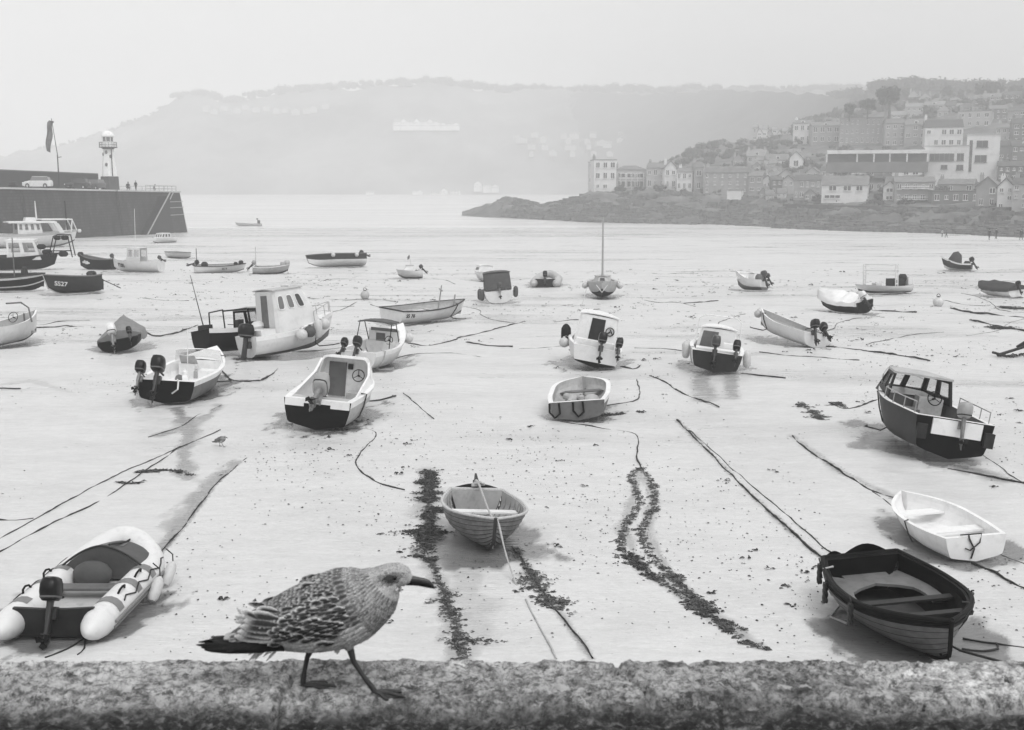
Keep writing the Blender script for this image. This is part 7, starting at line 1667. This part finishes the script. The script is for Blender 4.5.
# scrub and woodland on the headland slopes: reads as one mass
def woodland(name, label, spots, m):
    mb = MB(); rn = random.Random(len(label))
    for (q, s) in spots:
        for k in range(7):
            c_ = q + V((rn.uniform(-s, s), rn.uniform(-s, s), s * rn.uniform(.1, .8))); r = s * rn.uniform(.35, .65); mb.ball(c_, r, 6, sc=(1, 1, .8))
            for j in range(16):
                d = V((rn.gauss(0, 1), rn.gauss(0, 1), abs(rn.gauss(0, 1)))).normalized(); p = c_ + d * r * rn.uniform(.9, 1.15); a = d.cross(V((.3, .2, 1))).normalized(); b_ = d.cross(a); z = s * rn.uniform(.06, .16); mb.add([p + a * z + d * z, p + b_ * z, p - a * z + d * z * .5, p - b_ * z], [(0, 1, 2, 3)])
    return tag(mb.build(name, m, smooth=False), label, 'woodland', kind='stuff')
rn = random.Random(31); sp = []
for k in range(620):
    px = rn.uniform(600, 1180); t = rn.choice((rn.uniform(120, 200), rn.uniform(200, 420), rn.uniform(250, 420)))
    if px < 640 and t < 150: continue
    if px > 800 and 140 < t < 230: continue
    D = shoreD(px) + t; q = at_d(px, ty(px, t), D); sp.append((q, rn.uniform(1.3, 2.6) if px < 800 else rn.uniform(1.2, 2.8)))
for k in range(260):
    px = rn.uniform(604, 1120); t = rn.uniform(48, 215); q = at_d(px, ty(px, t), shoreD(px) + t); sp.append((q, rn.uniform(.7, 1.7)))
for k in range(110):
    px = rn.uniform(830, 1150); q = at_d(px, interp(px, [830, 850, 872, 880, 900, 930, 960, 1000, 1100], [94, 95, 94, 88, 85, 87, 89, 87, 85]) + rn.uniform(0, 4), interp(px, [830, 900, 1000], [990, 760, 745])); sp.append((q, rn.uniform(2.5, 6)))
woodland('hillside_woodland', 'scrubby woodland covering the slopes of the town headland', sp, TREE)

# ------------------------------------------------------------------ far hills
def ridge(name, pts, D0_, D1_, foot_y=None, back=200, m=None, amp=5., hf=3., px0=-500, px1=1600, step=5, pw=1.0):
    xs = [p[0] for p in pts]; ys = [p[1] for p in pts]; V_ = []; n = 30; pxs = list(np.arange(px0, px1 + 1, step))
    for px in pxs:
        D0 = D0_(px) if callable(D0_) else D0_; D1 = D1_(px) if callable(D1_) else D1_
        yc = interp(px, xs, ys); top = at_d(px, yc, D1).z
        for k in range(n + 4):
            t = min(1, k / n); D = lerp(D0, D1, t); z = lerp(WATER - 1, top, (t ** pw) * (1.15 - .15 * t))
            if k > n: D = D1 + back * (k - n) / 3; z = lerp(top, WATER, (k - n) / 3 * .6)
            q = at_d(px, 150, D); q.z = z
            nn = amp * mnoise.fractal(V((q.x * .006, q.y * .006, 2)), 1, 2, 3) * (1 - t * .8) + hf * mnoise.fractal(V((q.x * .03, q.y * .03, 5)), .8, 2, 4) + hf * .6 * mnoise.noise(V((q.x * .11, q.y * .11, 5)))
            if t > 0: q.z += nn * min(1, t * 5)
            V_.append(q)
    n += 4; f = [(i * n + j, i * n + n + j, i * n + n + j + 1, i * n + j + 1) for i in range(len(pxs) - 1) for j in range(n - 1)]
    mb = MB(); mb.v = [tuple(v) for v in V_]; mb.f = f; mb.m = [0] * len(f); return tag(mb.build(name, m, ang=180), kind='structure')
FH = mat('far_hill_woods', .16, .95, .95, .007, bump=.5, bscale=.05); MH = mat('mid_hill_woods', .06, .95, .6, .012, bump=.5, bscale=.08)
FD0, FD1 = 1330, 1680
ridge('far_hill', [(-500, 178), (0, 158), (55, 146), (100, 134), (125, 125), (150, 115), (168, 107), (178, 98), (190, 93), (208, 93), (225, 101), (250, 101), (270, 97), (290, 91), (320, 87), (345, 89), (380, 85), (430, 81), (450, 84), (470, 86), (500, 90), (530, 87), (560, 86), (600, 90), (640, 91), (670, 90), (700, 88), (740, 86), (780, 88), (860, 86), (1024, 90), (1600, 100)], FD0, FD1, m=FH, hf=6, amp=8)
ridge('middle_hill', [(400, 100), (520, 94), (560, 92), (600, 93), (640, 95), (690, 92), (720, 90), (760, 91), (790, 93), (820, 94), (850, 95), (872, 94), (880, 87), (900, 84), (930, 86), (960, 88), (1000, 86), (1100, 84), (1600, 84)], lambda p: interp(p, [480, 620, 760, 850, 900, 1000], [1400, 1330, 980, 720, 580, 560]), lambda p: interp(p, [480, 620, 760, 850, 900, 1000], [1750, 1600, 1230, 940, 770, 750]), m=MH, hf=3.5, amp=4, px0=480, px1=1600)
def fhouse(px, y, w, h, lb, grp, m=HW, n=1):
    t_ = min(1, max(.05, (195 - y) / 105)); 
    # stand it on the far hillside
    D = FD0
    top = at_d(px, interp(px, [0, 180, 430, 700, 1024], [158, 95, 81, 88, 90]), FD1).z
    for k in range(200):
        t = k / 200; D = lerp(FD0, FD1, t); z = lerp(WATER - 1, top, t * (1.15 - .15 * t))
        if at_d(px, y, D).z <= z: break
    house(lb, px - w / 2, px + w / 2, y - h * .45, y, 'front' if n % 2 else 'gable', h * .3, m, RL, 2 if h > 7 else 1, 3, 12, 0, D=D - 22, under=4, group=grp, name='far_house', wh=.4)
k = 0
for i in range(10): fhouse(397 + i * 6.6, 127, 6.2, 11 if i < 7 else 6, 'white gabled section of the long hotel on the far hillside', 'long white hotel on the far hill', mat('bright_far_walls', .85, .8), i)
for i, (px, y, w, h) in enumerate([(436, 195, 7, 5), (444, 195, 7, 9), (455, 195, 9, 9), (478, 188, 8, 9), (487, 189, 8, 8), (495, 189, 7, 6), (415, 193, 5, 4), (420, 193, 5, 4), (370, 193, 8, 3), (480, 197, 9, 4), (427, 196, 6, 4)]): fhouse(px, y, w, h, 'tiny white house at the foot of the far hill by the water', 'white houses along the far shore', HW, i)
rn = random.Random(8)
for i in range(44):
    px = 520 + i * 4.9 + rn.uniform(-5, 5); y = [135, 141, 146, 152][i % 4] + rn.uniform(-2, 2); fhouse(px, y, rn.uniform(4, 11), rn.uniform(3, 5), 'pale house in the faint terraces across the far hillside', 'faint terraces on the far hill', mat('faint_far_walls', .5, .8), i)
for i in range(12): fhouse(692 + i * 3.3, 143 + rn.uniform(-3, 1), 4, rn.uniform(7, 12), 'pale block crowded above the wooded mound on the far hill', 'crowded far blocks', HW, i)
for i in range(13): fhouse(205 + i * 10 + rn.uniform(-2, 2), 108 + rn.uniform(-3, 4), 7, 4, 'faint house just under the crest of the far hill', 'houses under the far crest', HP, i)
for i in range(9): house('pale hillside house behind the wooded mound', 752 + i * 5, 757 + i * 5, 128 + (i * 5) % 9, 142 - (i * 3) % 8, 'front' if i % 2 else 'gable', 4, HW if i % 3 else HP, RL, 2, 1, 8, 0, D=560, under=14, group='pale houses behind the mound', name='far_house')
rn = random.Random(77); sp = []
for k in range(420):
    px = rn.uniform(-60, 1100); yc = interp(px, [0, 55, 100, 150, 178, 208, 225, 290, 430, 500, 1024], [158, 146, 134, 115, 98, 93, 101, 91, 81, 90, 90]); q = at_d(px, yc + rn.uniform(0, 3), FD1 - 8); sp.append((q, rn.uniform(4, 8.5) if px > 170 else rn.uniform(2, 4)))
woodland('distant_woodland', 'hazy trees along the crest of the far hill', sp, TREE)

# ------------------------------------------------------------------ air, sky, sun, camera
mb = MB(); mb.box((0, 1275, 90), (5300, 3100, 225)); hz = mb.build('haze', [], None, smooth=False); tag(hz, kind='stuff')
m = bpy.data.materials.new('sea_mist'); m.use_nodes = True; N = m.node_tree.nodes; N.remove(N['Principled BSDF'])
v = N.new('ShaderNodeVolumePrincipled'); v.inputs['Color'].default_value = (.915, .915, .915, 1); v.inputs['Density'].default_value = HAZE; v.inputs['Anisotropy'].default_value = .0
m.node_tree.links.new(v.outputs[0], N['Material Output'].inputs['Volume']); hz.data.materials.append(m)
w = bpy.data.worlds.new('World'); scene.world = w; w.use_nodes = True; N = w.node_tree.nodes; L = w.node_tree.links; bg = N['Background']
sky = N.new('ShaderNodeTexSky'); sky.sky_type = 'NISHITA'; sky.sun_disc = False; sky.sun_elevation = R(58); sky.sun_rotation = R(150); sky.dust_density = 6; sky.air_density = 1.2
bw = N.new('ShaderNodeRGBToBW'); L.new(sky.outputs[0], bw.inputs[0])
mx = N.new('ShaderNodeMix'); mx.data_type = 'FLOAT'; mx.inputs[0].default_value = .65; mx.inputs[3].default_value = SKYG; L.new(bw.outputs[0], mx.inputs[2]); L.new(mx.outputs[0], bg.inputs['Color']); bg.inputs['Strength'].default_value = .1
l = bpy.data.lights.new('Sun', 'SUN'); l.energy = 1.0; l.angle = R(40); l.color = (1, 1, 1); lo = bpy.data.objects.new('Sun', l); COL.objects.link(lo)
az = R(150); el = R(58); sv = V((math.sin(az) * math.cos(el), math.cos(az) * math.cos(el), math.sin(el))); lo.rotation_euler = sv.to_track_quat('Z', 'Y').to_euler()
cam = bpy.data.cameras.new('Camera'); cam.sensor_width = 36; cam.lens = F / 1024 * 36; cam.clip_start = .05; cam.clip_end = 9000; co = bpy.data.objects.new('Camera', cam); COL.objects.link(co)
co.location = (0, 0, EYE); co.rotation_euler = (math.pi / 2 - PITCH, 0, 0); scene.camera = co
cam.dof.use_dof = True; cam.dof.focus_distance = 17.0; cam.dof.aperture_fstop = 9.5
vs = scene.view_settings; vs.view_transform = 'Standard'; vs.look = 'None'; vs.gamma = 1; vs.use_curve_mapping = False; vs.exposure = EXPO
scene.cycles.use_denoising = True; scene.cycles.max_bounces = 8; scene.cycles.volume_bounces = 3; scene.cycles.use_adaptive_sampling = True; scene.cycles.adaptive_threshold = .02
